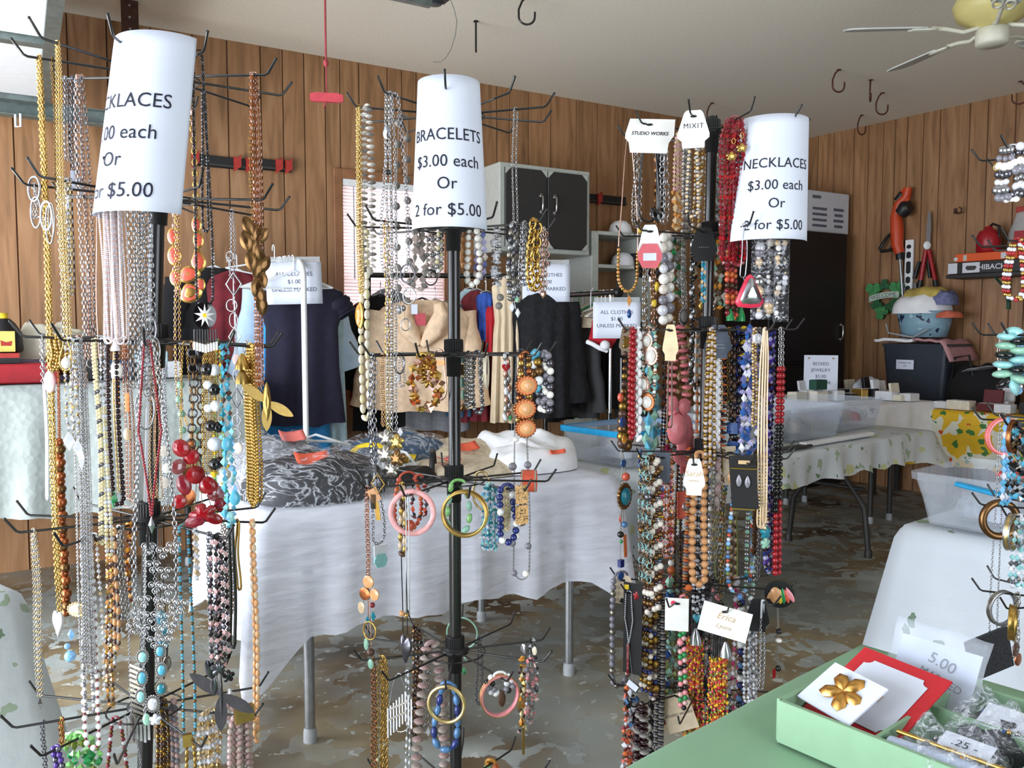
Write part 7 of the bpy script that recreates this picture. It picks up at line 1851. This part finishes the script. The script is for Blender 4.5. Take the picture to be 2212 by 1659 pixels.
BANGLE(RC_,4,1004,'n','wide gold hammered bangle hanging before the pole',50,5,'brass',yaw=.35,m2='gold',wide=20)
c(4,990,'m',1152,'light green crystal bead bracelet seen through gold bangle','o',16,['greenglass','sage'],w=24,w0=14,gap=1.15,**b_kw)
c(4,1040,'m',1100,'gold and white hinged bangle right of gold hammered bangle','s',5,['palegold'],w=20,w0=14,**b_kw)
c(4,1058,'n',1190,'aqua seed-bead tassel bracelet left of navy beads','x',8,['aqua','teal_bead','crystal','bluecrystal'],w=8,w0=6,n=5,spread=9,**b_kw)
c(4,1092,'n',1148,'cream pearl strand bracelet behind navy beads','b',8,['cream_bead','champagne'],w=5,n=2,spread=4,**b_kw)
c(4,1096,'n',1172,'navy bead bracelet with navy and white striped beads','b',16,['navy_bead','navy_bead','navy_bead','white_bead'],w=18,w0=12,**b_kw)
c(4,1128,'n',1132,'leopard-print plate bracelet, fourth tier right, middle rack','o',13,['rosegold'],w=6,pend=[('rect',28,40,'leopard',-2,-66,dict(thick=.004)),('rect',28,40,'leopard',-2,-22,dict(thick=.004))],**b_kw)
BANGLE(RC_,4,1142,'m','multicolour striped seed-bead cuff behind leopard plates',24,5,'coral',yaw=.6,m2='sage',wide=34)
c(5,827,'n',1720,'bundle of long gold chains with cream beads, lower left of middle rack','c',8,['brass','gold','oldgold'],w=6,w0=5,n=4,spread=12,pend=[('ball',10,10,'cream_bead',-14,-80),('ball',10,10,'cream_bead',-8,-56),('ball',9,9,'pearl',6,-120)])
c(5,806,'n',1700,'bronze chain strand left of long gold chains','c',9,['bronze','copper'],w=4)
c(5,862,'n',1580,'clear comb-like fringe collar of silver rods, lower middle rack','s',2.5,['silver'],w=26,w0=4,pend=[('bar',3,66,'crystal',-26+7*i,-60+9*abs(i-6)*.8) for i in range(9)]+[('bar',52,4,'antique',0,-60,dict(roll=.5)),('bar',48,4,'antique',-4,-36,dict(roll=.5))])
c(5,880,'n',1720,'clear nylon cord necklace with crystal tubes, lower middle rack','o',7,['crystal','crystal','silver'],w=4,gap=1.6)
c(5,900,'f',1590,'dark garnet and bronze bead chain left of lower pole','f',10,['garnet','bronze','brown'],w=6,n=2,spread=4)
c(5,922,'m',1575,'silver chain with clear drop beside lower pole','c',9,['silver','antique'],w=5,pend=[('gem',14,24,'crystal',0,4)])
BANGLE(RC_,5,963,'n','wide silver-gold bangle on the lowest visible front hook',44,9,'palegold',yaw=.15)
c(5,965,'n',1618,'blue-slate stone and navy bead bracelet inside silver-gold bangle','o',18,['slate_blue','navy_bead','slate_blue'],w=25,w0=12,gap=.95,**b_kw)
c(5,930,'m',1730,'mauve shell-disc necklace at bottom left of the pole','d',26,['mauve','taupe'],w=34,w0=10,gap=1.8)
BANGLE(RC_,5,1000,'f','thin green bangle seen behind the pole, lower middle rack',36,4,'sage',yaw=.2)
c(5,1036,'f',1520,'grey chain with green stones right of lower pole','c',8,['darksilver'],w=6,pend=[('gem',12,20,'green_bead',-34,-70),('gem',10,18,'sage',-30,-100)])
c(5,1080,'n',1500,'black, white and grey bead charm bracelet above pink bangle','b',13,['white_bead','black_bead','greypearl','crystal'],w=22,w0=14,n=2,spread=6,pend=[('oval',16,36,'brown',4,8)],**b_kw)
BANGLE(RC_,5,1080,'n','coral-pink enamel and gold bangle low on middle rack',46,5,'pink',yaw=.25,m2='gold',wide=12,squash=.95)
c(5,1128,'n',1580,'amber tooth and gold charm strand, lower right of middle rack','x',14,['amber','gold','brown','cream_bead'],w=5,pend=[('bar',6,60,'brass',0,20)])
c(5,1146,'n',1560,'pink and grey chip bracelet, farthest right of lower middle rack','x',12,['pink','greybead','greypearl','pinkcrystal'],w=7,n=2,spread=5,**b_kw)
c(5,1150,'m',1500,'black faceted bracelet with silver bird head, lower middle rack','f',12,['black_bead','silver'],w=12,pend=[('oval',16,26,'silver',-20,-96),('oval',12,20,'ivory',8,-100)],**b_kw)
c(6,1060,'f',1740,'orange and green glass leaves on the bottom right hook, middle rack','x',18,['amber','greenglass','orange_bead'],w=20,w0=10)
c(6,950,'n',1800,'white pearl clip bracelet on bottom left hook, middle rack','b',10,['pearl','silver','gold'],w=12,**b_kw)
# --- right rack
r=lambda*a,**k:N(RR,*a,**k)
r(1,1359,'n',630,'thin gold loop with orange-gold beads and blue drop, left of right rack','s',3,['rosegold'],w=30,w0=5,second=(.72,'b',8,['ambercrystal','gold']),pend=[('gem',16,26,'ambercrystal',0,20),('tear',13,20,'blue_bead',0,48)])
r(1,1378,'n',490,'silver link chain behind the wide white printed card, right rack','r',11,['silver','antique'],w=9,pend=[('tear',10,16,'yellow',6,6)])
CARD(RR,1,1404,'n','wide white printed card at upper left of right rack','tagw',104,72,'card_white',dy=0,lines=[('STUDIO WORKS',10.5,2,dict(shear=.25,bold=.0002))],chain=('s',5,['black_bead'],150,22),roll=-.06,extra=[('leaf',22,34,'black_bead',14,168,dict(roll=.5))])
CARD(RR,1,1498,'n','white tapered printed card in front, top of right rack','tag',68,80,'card_white',lines=[('MIXIT',15,2,dict(spacing=1.15))],chain=('b',8,['silver','champagne'],150,12))
r(1,1437,'m',480,'silver ring chain right of wide white card, right rack','r',15,['silver'],w=8,n=1)
r(1,1428,'f',470,'black leather cord strap behind silver chains, right rack top','s',10,['black_bead'],w=6)
r(1,1420,'f',500,'brown bead and feather strand behind wide white card','x',9,['brown','copper','peach'],w=4)
r(1,1466,'m',500,'rose crystal strand with amber glass bottom, under tapered card','f',9,['champagne','pinkcrystal'],w=8,n=2,spread=5,second=(.6,'x',14,['ambercrystal','champagne']))
r(1,1483,'m',510,'pale silver-grey pearl strand under tapered card','b',8,['silver','pearl'],w=5,n=2,spread=4)
r(1,1514,'f',505,'gold and pearl drop strand right of tapered card','b',8,['gold','pearl','champagne'],w=6,n=2,spread=7,gap=1.2)
r(1,1550,'f',490,'smoky crystal multi-strand left of red crystals','f',11,['crystal','antique','silver'],w=5,w0=4,n=3,spread=6)
r(1,1588,'n',575,'thick ruby-red crystal multi-strand with gold butterfly caps','f',11,['redcrystal','burgundy','redcrystal','red_bead'],w=13,w0=10,n=7,spread=16,pend=[('flower',24,20,'gold',-14,-232,dict(out=.02)),('flower',24,20,'gold',8,-250,dict(out=.02)),('ring',8,12,'gold',-4,-268),('ring',8,12,'gold',14,-280)])
r(1,1612,'m',520,'fine gold chain tucked behind right NECKLACES sign','s',2,['gold'],w=4)
CARD(RR,2,1405,'n','pink and white price-stickered card on second tier, right rack','tag',52,90,'card_white',m2=None,extra=[('hex',52,52,'card_pink',0,22,dict(thick=.0012)),('rect',28,16,'paper',0,24,dict(thick=.0016))])
r(2,1384,'m',600,'large black oval disc pendant behind pink and white card','s',3,['black_bead'],w=4,pend=[('oval',30,64,'black_bead',-2,-32)])
CARD(RR,2,1521,'n','black tapered card with teal crystal drop, second tier of right rack','tag',56,72,'card_black',lines=[('- - - - -',8,-8)],ink='paper_grey',chain=('f',9,['bluecrystal','teal_bead','champagne'],90,3))
r(2,1440,'m',695,'large white and grey pearl necklace with oval shells, right rack','b',[21,24,22],['pearl','shell','greypearl','crystal'],w=11,w0=6)
r(2,1396,'m',725,'long antique silver link chain left of large pearls','c',10,['antique','bronze','silver'],w=4)
r(2,1415,'m',705,'brown and gold link chain with yellow drops, right rack','c',11,['bronze','rosegold'],w=5,pend=[('oval',14,16,'yellow',-4,-50),('oval',14,22,'yellow',4,-86)])
r(2,1458,'f',640,'pale stone and green oval cluster right of large pearls','x',17,['crystal','shell','green_bead','antique'],w=14,w0=6,n=2,spread=6)
r(2,1425,'f',610,'yellow, black and red glass bead cluster above large pearls','x',18,['yellow','garnet','crystal','burgundy'],w=14,n=2,spread=7)
r(2,1478,'m',668,'silver chain with grey oval locket, second tier of right rack','c',8,['silver','antique'],w=4,pend=[('medal',24,38,'silver',-2,16,dict(m2='greybead'))])
r(2,1497,'m',830,'long onyx and silver tube necklace near the right pole','o',[10,12,9],['black_bead','silver','black_bead'],w=3,w0=3,gap=1.15,pend=[('star',12,20,'black_bead',10,6),('star',12,22,'black_bead',22,-2)])
r(2,1534,'m',705,'onyx bead and silver tube necklace right of black card','o',[10,12],['black_bead','silver'],w=3)
r(2,1523,'m',645,'fine gold chain with gold leaf drop below black card','c',6,['gold'],w=3,pend=[('tear',20,26,'gold',-2,14)])
r(2,1550,'f',665,'amber and moss stone cluster, middle of right rack','x',16,['amber','sage','shell','brown'],w=14,w0=8,n=2,spread=7)
r(2,1582,'m',690,'coral and brown bead strand with green tassel, right rack','b',12,['coral','brown','burgundy','orange_bead'],w=6,n=2,spread=6,pend=[('cone',18,26,'green_bead',-6,-10),('cone',22,36,'green_bead',30,-14)])
r(2,1608,'n',600,'hot-pink teardrop pendant with silver triangle, right rack','s',2.5,['silver'],w=6,w0=4,pend=[('tri',62,72,'hotpink',6,30,dict(m2='silver',out=.02))])
for px,w_,yb,lb in((1654,60,690,'wide clear plastic sleeve of pearls below right NECKLACES sign'),(1690,34,695,'narrow clear plastic sleeve of crystal beads at right edge of right rack')):
 cp,dv_=pick(RR,2,px,'n');k_=cp[1]/F_PX;tp_=P(px,516,cp[1]);bt_=P(px,yb,cp[1]);L_=tp_[2]-bt_[2]
 t=thing('necklace_sleeve',lb,'bagged necklace',bt_,RR.group)
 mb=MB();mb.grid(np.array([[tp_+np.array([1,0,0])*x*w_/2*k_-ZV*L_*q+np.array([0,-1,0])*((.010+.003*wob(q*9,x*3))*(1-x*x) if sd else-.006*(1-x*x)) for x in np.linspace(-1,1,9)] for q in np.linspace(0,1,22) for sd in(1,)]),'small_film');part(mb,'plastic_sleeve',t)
 mb=MB();rr_=random.Random(px)
 for q in np.linspace(.05,.95,16):
  for sx in(-.5,.35):mb.sph(tp_+np.array([sx*w_*.45*k_+rr_.uniform(-.003,.003),0,-L_*q]),rr_.choice([.003,.005,.009,.012])*(w_/60),rr_.choice(['silver','pearl','crystal','greypearl','champagne']),T=SPH)
 part(mb,'bead_strand',t)
 mb=MB();mb.tube([cp,(cp+tp_)/2+ZV*.003,tp_],.0012,'rubber_grey',5);part(mb,'loop',t)
CARD(RR,3,1352,'n','brown card with window holding grey cord, left of red beads','tag',38,62,'card_brown',dy=2,yaw=.5,extra=[('rect',16,20,'oldgold',2,2,dict(thick=.0018)),('bar',3,90,'rubber_grey',-12,82),('ball',14,20,'coral',-12,122)])
r(3,1352,'n',965,'bronze ball necklace growing larger downward, left of red beads','b',[9,10,11,12,14,16,19,20,22,23,24,24,23,22,20,19,16,14,12,11,10,9],['bronze','bronze','oldgold','brown'],w=9,w0=5)
r(3,1366,'n',945,'bright red bead strand on third tier, right rack','b',13,['red_bead'],w=4,w0=3)
r(3,1379,'n',950,'white oval bead strand right of red beads','o',14,['white_bead'],w=4,w0=3)
r(3,1402,'n',880,'rose-gold and pearl medallion chain, third tier of right rack','b',8,['rosegold','pearl','sage'],w=8,w0=6,n=2,spread=8,pend=[('medal',28,36,'rosegold',-2,-144,dict(m2='pearl')),('medal',34,42,'rosegold',8,-112,dict(m2='pearl')),('ring',30,34,'rosegold',-14,-110),('medal',28,38,'rosegold',-10,-50,dict(m2='pearl')),('medal',36,40,'copper',0,-12,dict(m2='pearl')),('gem',16,22,'sage',6,-74)])
r(3,1408,'m',975,'aqua and blue-green nugget beads below pearl medallions','x',22,['aqua','turq','sage','amber'],w=13,w0=5,second=(.55,'x',25,['aqua','sage','turq']))
CARD(RR,3,1449,'n','cream card with torn notch and brown cord, third tier of right rack','tag',34,78,'card_cream',chain=('s',4,['brown'],150,5),yaw=.2)
r(3,1436,'m',1000,'long gunmetal and black bead strand, third tier of right rack','f',8,['black_bead','darksilver','bronze'],w=4)
r(3,1468,'m',900,'rose-pink translucent stone slabs necklace, centre of right rack','d',24,['pinkstone'],w=22,w0=6,gap=1.6,pend=[('oval',30,34,'pinkstone',-20,-30),('oval',34,36,'pinkstone',14,-22),('oval',52,66,'pinkstone',-12,26,dict(out=.012)),('oval',46,110,'pinkstone',18,50),('oval',58,30,'pinkstone',4,92,dict(roll=-.4,out=.012)),('bar',40,90,'pinkstone',24,80)])
r(3,1482,'f',860,'gold and dark crystal spiral beads left of onyx tubes','x',14,['champagne','brown','brass'],w=8,n=2,spread=5)
CARD(RR,3,1552,'n','slate-grey tapered card with white lines, third tier of right rack','tag',58,72,'card_navy',lines=[('- - - -',6,0),('-------------',6,-8),('----------------',6,-15)],ink='paper_grey',chain=('c',7,['palegold','silver'],120,10))
r(3,1514,'m',985,'orange-brown bead strand left of slate-grey card','b',11,['orange_bead','wood'],w=7,w0=5)
r(3,1508,'m',940,'white oval bead strand paired with orange-brown beads','o',11,['white_bead'],w=6,gap=1.3)
r(3,1538,'m',1010,'taupe pearl strand under slate-grey card','b',8.5,['taupe','oldgold'],w=5,n=2,spread=4)
r(3,1550,'m',985,'white barrel bead strand under slate-grey card','o',12,['white_bead'],w=3)
r(3,1561,'m',985,'orange wood beads with dark brown discs, right rack','d',[13,17],['orange_bead','garnet'],w=4,gap=1.5)
r(3,1578,'f',905,'antique gold ring chain right of slate-grey card','c',11,['oldgold','bronze'],w=3,pend=[('ring',14,20,'palegold',0,4)])
r(3,1594,'m',950,'dark blue-black oval beads with bright blue glass cubes','o',15,['black_bead','navy_bead','garnet'],w=4,pend=[('rect',24,24,'blue_bead',-4,-26,dict(thick=.02)),('rect',24,24,'blue_bead',-2,14,dict(thick=.02)),('ring',14,24,'palegold',-10,-40)])
r(3,1606,'m',830,'yellow and black disc strand near right side of right rack','d',22,['yellow','black_bead','navy_bead'],w=9)
r(3,1621,'n',985,'lavender-blue glass cluster strands, right side of right rack','x',17,['lav','blue_bead','lavcrystal','crystal'],w=9,n=2,spread=7)
r(3,1633,'n',920,'gold seed-pearl strand with clear disc, right side of right rack','b',7,['champagne','gold'],w=4,pend=[('disc',22,22,'crystal',2,-190)])
r(3,1652,'n',1150,'beige snake-chain bundle, long at right of right rack','s',4,['champagne','palegold'],w=4,n=3,spread=5)
r(3,1668,'n',1240,'dark purple crystal strand left of the outer chain, right rack','f',10,['garnet','navy_bead','lavcrystal','purple'],w=6,w0=5,n=2,spread=4)
r(3,1687,'n',1240,'outermost long strand of red then black then red beads, right rack','c',9,['silver','antique'],w=6,w0=4,second=(.15,'b',14,['red_bead']*9+['black_bead']*14+['red_bead']*22+['black_bead']*12))
r(4,1345,'n',1040,'thin cord with teal cabochon medallion and blue discs, left of right rack','s',2,['antique'],w=5,pend=[('medal',46,58,'bronze',2,32,dict(m2='teal_bead')),('disc',20,22,'blue_bead',-6,-130),('disc',16,17,'blue_bead',-2,-40),('disc',15,17,'amber',0,-92),('ball',18,18,'coral',6,-10),('gem',9,20,'coral',-12,80),('ball',14,14,'slate_blue',2,94),('ball',15,14,'black_bead',-10,114),('bar',10,50,'orange_bead',6,142,dict(roll=.08)),('ball',8,8,'green_bead',-8,130),('rect',12,16,'navy_bead',-8,178,dict(thick=.01)),('disc',20,18,'blue_bead',-8,206)])
r(4,1384,'n',1062,'blue-grey and gold bugle bead strand, fourth tier of right rack','o',7,['slate_blue','gold','navy_bead'],w=2)
r(4,1394,'n',1262,'aqua link chain with dark pearls, fourth tier left, right rack','r',13,['aqua','antique','bronze'],w=6,n=2,spread=5,pend=[('ball',18,18,'darksilver',8,-194),('ball',16,16,'bronze',-6,-120)])
r(4,1411,'n',1330,'bronze and brown wood bead multi-strand, left half of right rack','b',[13,10,15,8],['bronze','brown','shell','darksilver'],w=9,w0=6,n=3,spread=8)
CARD(RR,4,1430,'n','charcoal card hanging turned sideways, fourth tier of right rack','rect',36,66,'card_navy',yaw=-.3,extra=[('rect',14,10,'gold_ink',-4,0,dict(thick=.0016))])
r(4,1446,'n',1215,'pink-gold link strand with shell drops, fourth tier of right rack','f',10,['rosegold','pinkcrystal','copper'],w=6,n=2,spread=4)
r(4,1440,'m',1290,'multicolour pearl cluster in pink, teal and orange, right rack','b',[14,17,12],['magenta','orange_bead','teal_bead','yellow','pearl','hotpink','blue_bead'],w=16,w0=5,second=(.55,'b',[15,18],['magenta','orange_bead','pearl','teal_bead','blue_bead','coral']))
r(4,1476,'f',1110,'coral-red translucent plate pendant behind printed white tag','s',3,['brown'],w=4,pend=[('rect',30,60,'coral',2,-20,dict(thick=.003)),('oval',16,22,'silver',6,-16)])
CARD(RR,4,1500,'n','white tag with script lettering above tan wooden beads','tag',46,80,'card_white',lines=[('Sarah',17,2,dict(shear=.1)),('Jewelry',7,-10)],ink='gold_ink')
r(4,1512,'n',1262,'tan wooden bead necklace below the script-lettered white tag','b',17,['wood'],w=13,w0=9)
r(4,1514,'n',1330,'silver star and charm strand with turquoise heart inside wooden beads','b',9,['silver','black_bead','crystal'],w=6,n=2,spread=4,pend=[('star',16,18,'silver',-10,-30),('star',14,16,'silver',6,-20),('heart',18,22,'turq',-4,4),('disc',16,20,'orange_bead',-22,-60)])
r(4,1490,'m',1290,'grey pearl and orange disc strand left of wooden beads','d',16,['orange_bead','greypearl','wood'],w=5)
r(4,1552,'m',1100,'taupe flat oval stone strand right of script-lettered tag','o',18,['taupe','mauve'],w=4)
CARD(RR,4,1607,'n','tall black boxed card with gold edge and earrings, right rack','rect',56,118,'card_black',roll=.08,extra=[('bar',56,3,'gold',0,-30,dict(thick=.002)),('bar',50,3,'gold',0,58,dict(thick=.002)),('tear',12,26,'greypearl',-10,-4),('tear',12,26,'greypearl',8,-2),('rect',24,8,'gold_ink',0,-44,dict(thick=.0016))])
CARD(RR,4,1577,'m','beige fabric pouch card left of the tall black boxed card','rect',30,84,'card_beige',roll=.1,extra=[('oval',14,22,'peach',2,26)])
r(4,1650,'n',1140,'silver and gold flake strand, fourth tier right, right rack','d',18,['palegold','silver','champagne'],w=5,pend=[('flower',30,30,'teal_bead',6,10),('flower',26,26,'sage',6,34)])
r(4,1605,'m',1285,'blue, coral and clear mixed bead bracelet loop, lower right rack','b',[11,8,9],['slate_blue','coral','crystal','skyblue','olive','greypearl'],w=48,w0=20,**b_kw)
r(4,1596,'f',1250,'blue and olive bead bracelet inside the larger mixed loop','b',[9,10],['teal_bead','olive','coral','pearl','skyblue'],w=34,w0=16,**b_kw)
r(4,1572,'f',1265,'olive cord loops with clear leaf, lower right rack','s',3,['olive'],w=24,w0=8)
r(4,1545,'f',1210,'gold ring and clear stone strand behind wooden beads','r',12,['palegold','crystal'],w=5)
r(4,1633,'m',1200,'bronze twisted bead strand below tall black boxed card','f',9,['bronze','brown'],w=4,n=2,spread=4)
CARD(RR,5,1347,'n','beige blank card at lower left of right rack','tag',54,62,'card_beige',yaw=.2,extra=[('rect',30,10,'card_black',8,28,dict(roll=-.4))])
CARD(RR,5,1367,'n','tall black card with small red mark, lower left of right rack','rect',44,200,'card_black',dy=4,yaw=.45,extra=[('rect',10,10,'yellow',-14,-92,dict(thick=.0018)),('flower',16,20,'red_bead',8,-74)])
r(5,1358,'n',1390,'thin silver V-chain with red links before the tall black card','b',4,['silver'],w=9,w0=6,vee=True,pend=[('bar',5,70,'redcrystal',0,34),('rect',26,14,'paper',12,90,dict(roll=-.5))])
r(5,1340,'n',1480,'grey pearl strand drooping at lower left of right rack','b',14,['greypearl','greypearl','antique'],w=24,w0=20,n=1)
r(5,1397,'n',1500,'bronze and cream bead strand, lower left of right rack','b',[14,11,12,9],['bronze','oldgold','shell','navy_bead'],w=5,n=2,spread=5)
r(5,1413,'n',1510,'gold and dark blue bead strand beside bronze and cream one','b',[19,11,10,14],['oldgold','navy_bead','shell','brown'],w=5)
r(5,1428,'n',1615,'grey stacked disc necklace, lower part of right rack','d',15,['greybead','darksilver'],w=5,w0=4)
r(5,1437,'m',1560,'dark red round disc strand right of grey discs','d',14,['burgundy','red_bead'],w=3,gap=1.9)
CARD(RR,5,1462,'n','small white card with pink dot, left of the wide white card','rect',50,72,'card_white',extra=[('disc',10,10,'hotpink',-8,-26),('ball',14,14,'pink',8,60)])
CARD(RR,5,1566,'n','wide tilted white card with faint gold script, lower right rack','rect',104,66,'card_white',roll=-.22,lines=[('Erica',20,4,dict(shear=.3)),('Lyons',14,-16,dict(shear=.3))],ink='gold_ink')
r(5,1446,'m',1535,'sage and blue stone strand under the small white card','x',20,['sage','aqua','blue_bead','olive'],w=5)
r(5,1476,'n',1530,'pink and black bead strand left of the candy-coloured rope','b',12,['pink','black_bead','pinkcrystal','green_bead'],w=5)
r(5,1503,'n',1600,'left half of orange, yellow and pink seed-bead rope with silver cone','s',2,['black_bead'],w=6,w0=3,n=9,spread=13,second=(.33,'x',7.5,['orange_bead','yellow','hotpink','coral','yellow','magenta','olive']),pend=[('cone',26,34,'silver',2,-242,dict(out=.024))])
r(5,1554,'n',1600,'right half of orange, yellow and pink seed-bead rope with silver cone','s',2,['black_bead'],w=6,w0=3,n=9,spread=13,second=(.40,'x',7.5,['yellow','orange_bead','coral','yellow','hotpink','olive','red_bead']),pend=[('cone',26,32,'silver',8,-214,dict(out=.024))])
r(5,1603,'n',1535,'blue, black and white glass bead strand right of candy rope','b',15,['slate_blue','black_bead','white_bead','navy_bead','brown'],w=3)
r(5,1545,'f',1500,'grey pearl and pink bead strand between the rope halves','b',[13,9],['greypearl','black_bead','pink','greypearl'],w=12,gap=1.5)
r(5,1624,'n',1520,'clear crystal strands beside small black card, lower right rack','f',9,['crystal','silver'],w=7,n=3,spread=9)
r(5,1648,'n',1490,'thin clear sleeve with silver chain, lower right of right rack','s',5,['crystal'],w=5,second=(.2,'c',7,['silver']))
CARD(RR,5,1638,'n','plain black tapered card, lower right of right rack','tag',48,72,'card_black',dy=4)
CARD(RR,5,1684,'n','black pendant card with coloured feathered head emblem, right rack','round',62,60,'card_black',dy=-14,extra=[('oval',24,36,'wood',-8,2),('tear',10,34,'green_bead',8,2,dict(roll=.12)),('tear',10,32,'yellow',2,4,dict(roll=.05)),('tear',11,34,'pink',22,-2,dict(roll=.5)),('tear',10,30,'coral',15,2,dict(roll=.3)),('rect',14,8,'black_bead',-8,-16),('tri',12,14,'wood',-20,4),('rect',8,3,'black_bead',-14,-4)])
r(5,1682,'m',1460,'sparse black and pearl bead dangle under the emblem card','s',1.5,['antique'],w=2,pend=[('ball',13,13,'black_bead',0,-100),('ball',14,10,'pearl',0,-80),('ball',13,14,'black_bead',0,-18),('rect',10,20,'red_bead',-14,-10)])
CARD(RR,6,1466,'n','beige printed card tilted on lowest tier, right rack','rect',66,82,'card_beige',roll=.35,dy=8,lines=[('STUDIO WORKS',8,-6,dict(shear=.2))])
r(6,1364,'n',1560,'grey glass chunk strand on lowest tier, right rack','x',17,['greypearl','crystal','slate_blue','black_bead'],w=8,n=2,spread=5)
r(6,1358,'m',1700,'orange and red chip strands at the bottom left of right rack','x',12,['orange_bead','brown','coral','crystal','burgundy'],w=8,n=3,spread=9)
r(6,1386,'n',1650,'dark garnet disc strand on lowest tier, right rack','d',22,['garnet','garnet','greybead'],w=8,gap=1.3)
r(6,1408,'m',1640,'black and grey tube strand right of garnet discs','o',12,['black_bead','greybead'],w=4)
r(6,1643,'n',1560,'magenta ribbon bow strand at lowest right hook, right rack','x',14,['magenta','burgundy','crystal'],w=14,w0=6)
r(6,1675,'n',1530,'burgundy ribbon tail on lowest right hook tip','s',5,['magenta'],w=7)
r(6,1540,'m',1640,'dark green and black bead strand between rope halves','o',13,['black_bead','green_bead'],w=6,n=2,spread=6)
for tr_,x_,h_,yb_,lb_,st_,sz_,mt_,w_ in((2,1462,'f',700,'brown and antique gold strand behind grey oval locket','f',10,['brown','oldgold','antique'],7),(2,1510,'f',690,'smoky glass strand behind the black tapered card','x',13,['antique','champagne','black_bead'],9),(3,1452,'f',1000,'brown wood and gold strand behind pink stone slabs','b',11,['brown','oldgold','copper'],7),(3,1532,'f',1010,'dark bronze chain between orange and white bead strands','c',11,['bronze','oldgold'],5),(3,1585,'m',1000,'black and brown tube strand left of blue glass cubes','o',11,['black_bead','brown'],5),(3,1642,'f',1010,'antique silver chain behind beige snake chains','c',9,['antique','darksilver'],5),(4,1468,'f',1290,'dark brown seed strand right of multicolour pearl cluster','b',9,['brown','bronze','garnet'],7),(4,1530,'f',1290,'white pearl and silver strand directly behind wooden beads','b',12,['pearl','silver','greypearl'],6),(4,1562,'m',1290,'antique gold leaf chain right of wooden beads','c',12,['oldgold','antique'],6),(4,1588,'f',1270,'champagne crystal strand below beige fabric pouch','f',10,['champagne','bronze'],5),(4,1625,'f',1290,'silver beads and moss stones beneath the black boxed card','b',10,['silver','sage','antique'],7),(4,1642,'m',1260,'steel-grey chain beside the teal flower','c',9,['darksilver','antique'],5),(5,1455,'f',1560,'olive and brown glass strand behind small white card','x',14,['olive','brown','sage'],8),(5,1488,'f',1580,'burgundy and black bead strand behind left candy rope','b',11,['burgundy','black_bead','garnet'],6),(5,1528,'m',1560,'black and pearl-grey strand across lower right rack pole','b',[13,10],['black_bead','greypearl','brown'],8),(5,1556,'f',1570,'dark bronze chain behind right candy rope','c',11,['bronze','darksilver'],6),(5,1592,'f',1530,'mauve and clear bead strand behind blue glass strand','f',11,['mauve','crystal','magenta'],6),(6,1425,'m',1640,'black tube strand left of tilted beige card','o',13,['black_bead','darksilver'],5),(6,1495,'m',1640,'dark green oval strand right of tilted beige card','o',13,['green_bead','black_bead'],5),(6,1575,'m',1620,'smoke-grey bead strand at bottom right of right rack','b',12,['greypearl','black_bead','antique'],6)):
 r(tr_,x_,h_,yb_,lb_,st_,sz_,mt_,w=w_)
 # --- far right rack
f=lambda*a,**k:N(RF,*a,**k)
f(1,2188,'n',435,'chunky silver and pearl cluster bracelet, top of far right rack','b',[18,14,20],['silver','greypearl','pearl','darksilver','crystal'],w=18,w0=10,n=3,spread=10,pend=[('ring',12,14,'gold',-28,-76)],**b_kw)
f(2,2197,'n',650,'red and gold beaded bracelet with crystals, far right rack','b',9,['red_bead','gold','crystal'],w=18,w0=6,n=3,spread=5,**b_kw)
f(3,2190,'n',835,'aqua stone slab bracelet with dark ties, far right rack','d',44,['aqua','sage','black_bead'],w=16,w0=12,gap=1.1,**b_kw)
f(3,2204,'m',850,'bright blue round bead cluster below aqua slabs','b',18,['bluecrystal','skyblue','silver'],w=14,n=2,spread=5,**b_kw)
f(3,2160,'n',790,'white teardrop on thin chain, far right rack','s',1.5,['silver'],w=5,pend=[('tear',12,26,'white_bead',-4,4)])
BANGLE(RF,4,2188,'n','twisted gold rope bangle on fourth tier, far right rack',34,10,'gold',yaw=1.0,m2='copper',wide=6)
BANGLE(RF,4,2172,'n','coral-pink thin bangle stack, left of blue crystals, far right rack',40,5,'pink',yaw=1.1,m2='coral',wide=12)
f(4,2178,'n',1090,'blue crystal strand hanging from fourth tier, far right rack','f',15,['bluecrystal','skyblue','crystal'],w=5,w0=4,n=2,spread=5)
f(4,2200,'n',1080,'gunmetal and aqua stone strand beside blue crystals','x',15,['darksilver','turq','antique','black_bead'],w=9,n=2,spread=6)
f(4,2165,'m',1400,'long fine silver chain with beaded black mesh purse, far right rack','c',6,['silver'],w=10,w0=5,pend=[('rect',110,92,'mesh_black' if M('mesh_black','#1A1A20',.35,var=.6,scale=260,bump=.8) else '',-14,10,dict(roll=.25,thick=.008))])
BANGLE(RF,5,2160,'n','thick bronze bangle on fifth tier, far right rack',45,16,'bronze',yaw=1.15)
BANGLE(RF,5,2185,'n','silver and gold bangle right of bronze bangle',40,7,'palegold',yaw=1.0,m2='silver',wide=12)
f(5,2204,'n',1270,'pale crystal bead strand below the bronze bangle','f',13,['crystal','aqua','silver'],w=8,n=2,spread=5)
BANGLE(RF,6,2168,'n','silver openwork bangle on sixth tier, far right rack',38,5,'silver',yaw=.9,m2='antique',wide=10)
BANGLE(RF,6,2188,'n','gold bangle on sixth tier, far right rack',38,7,'gold',yaw=.8,m2='brass',wide=14)
f(6,2198,'m',1420,'bronze coin charm chain at lower far right','r',12,['antique'],w=4,pend=[('disc',22,30,'brown',-6,-20),('disc',24,28,'copper',4,4)])
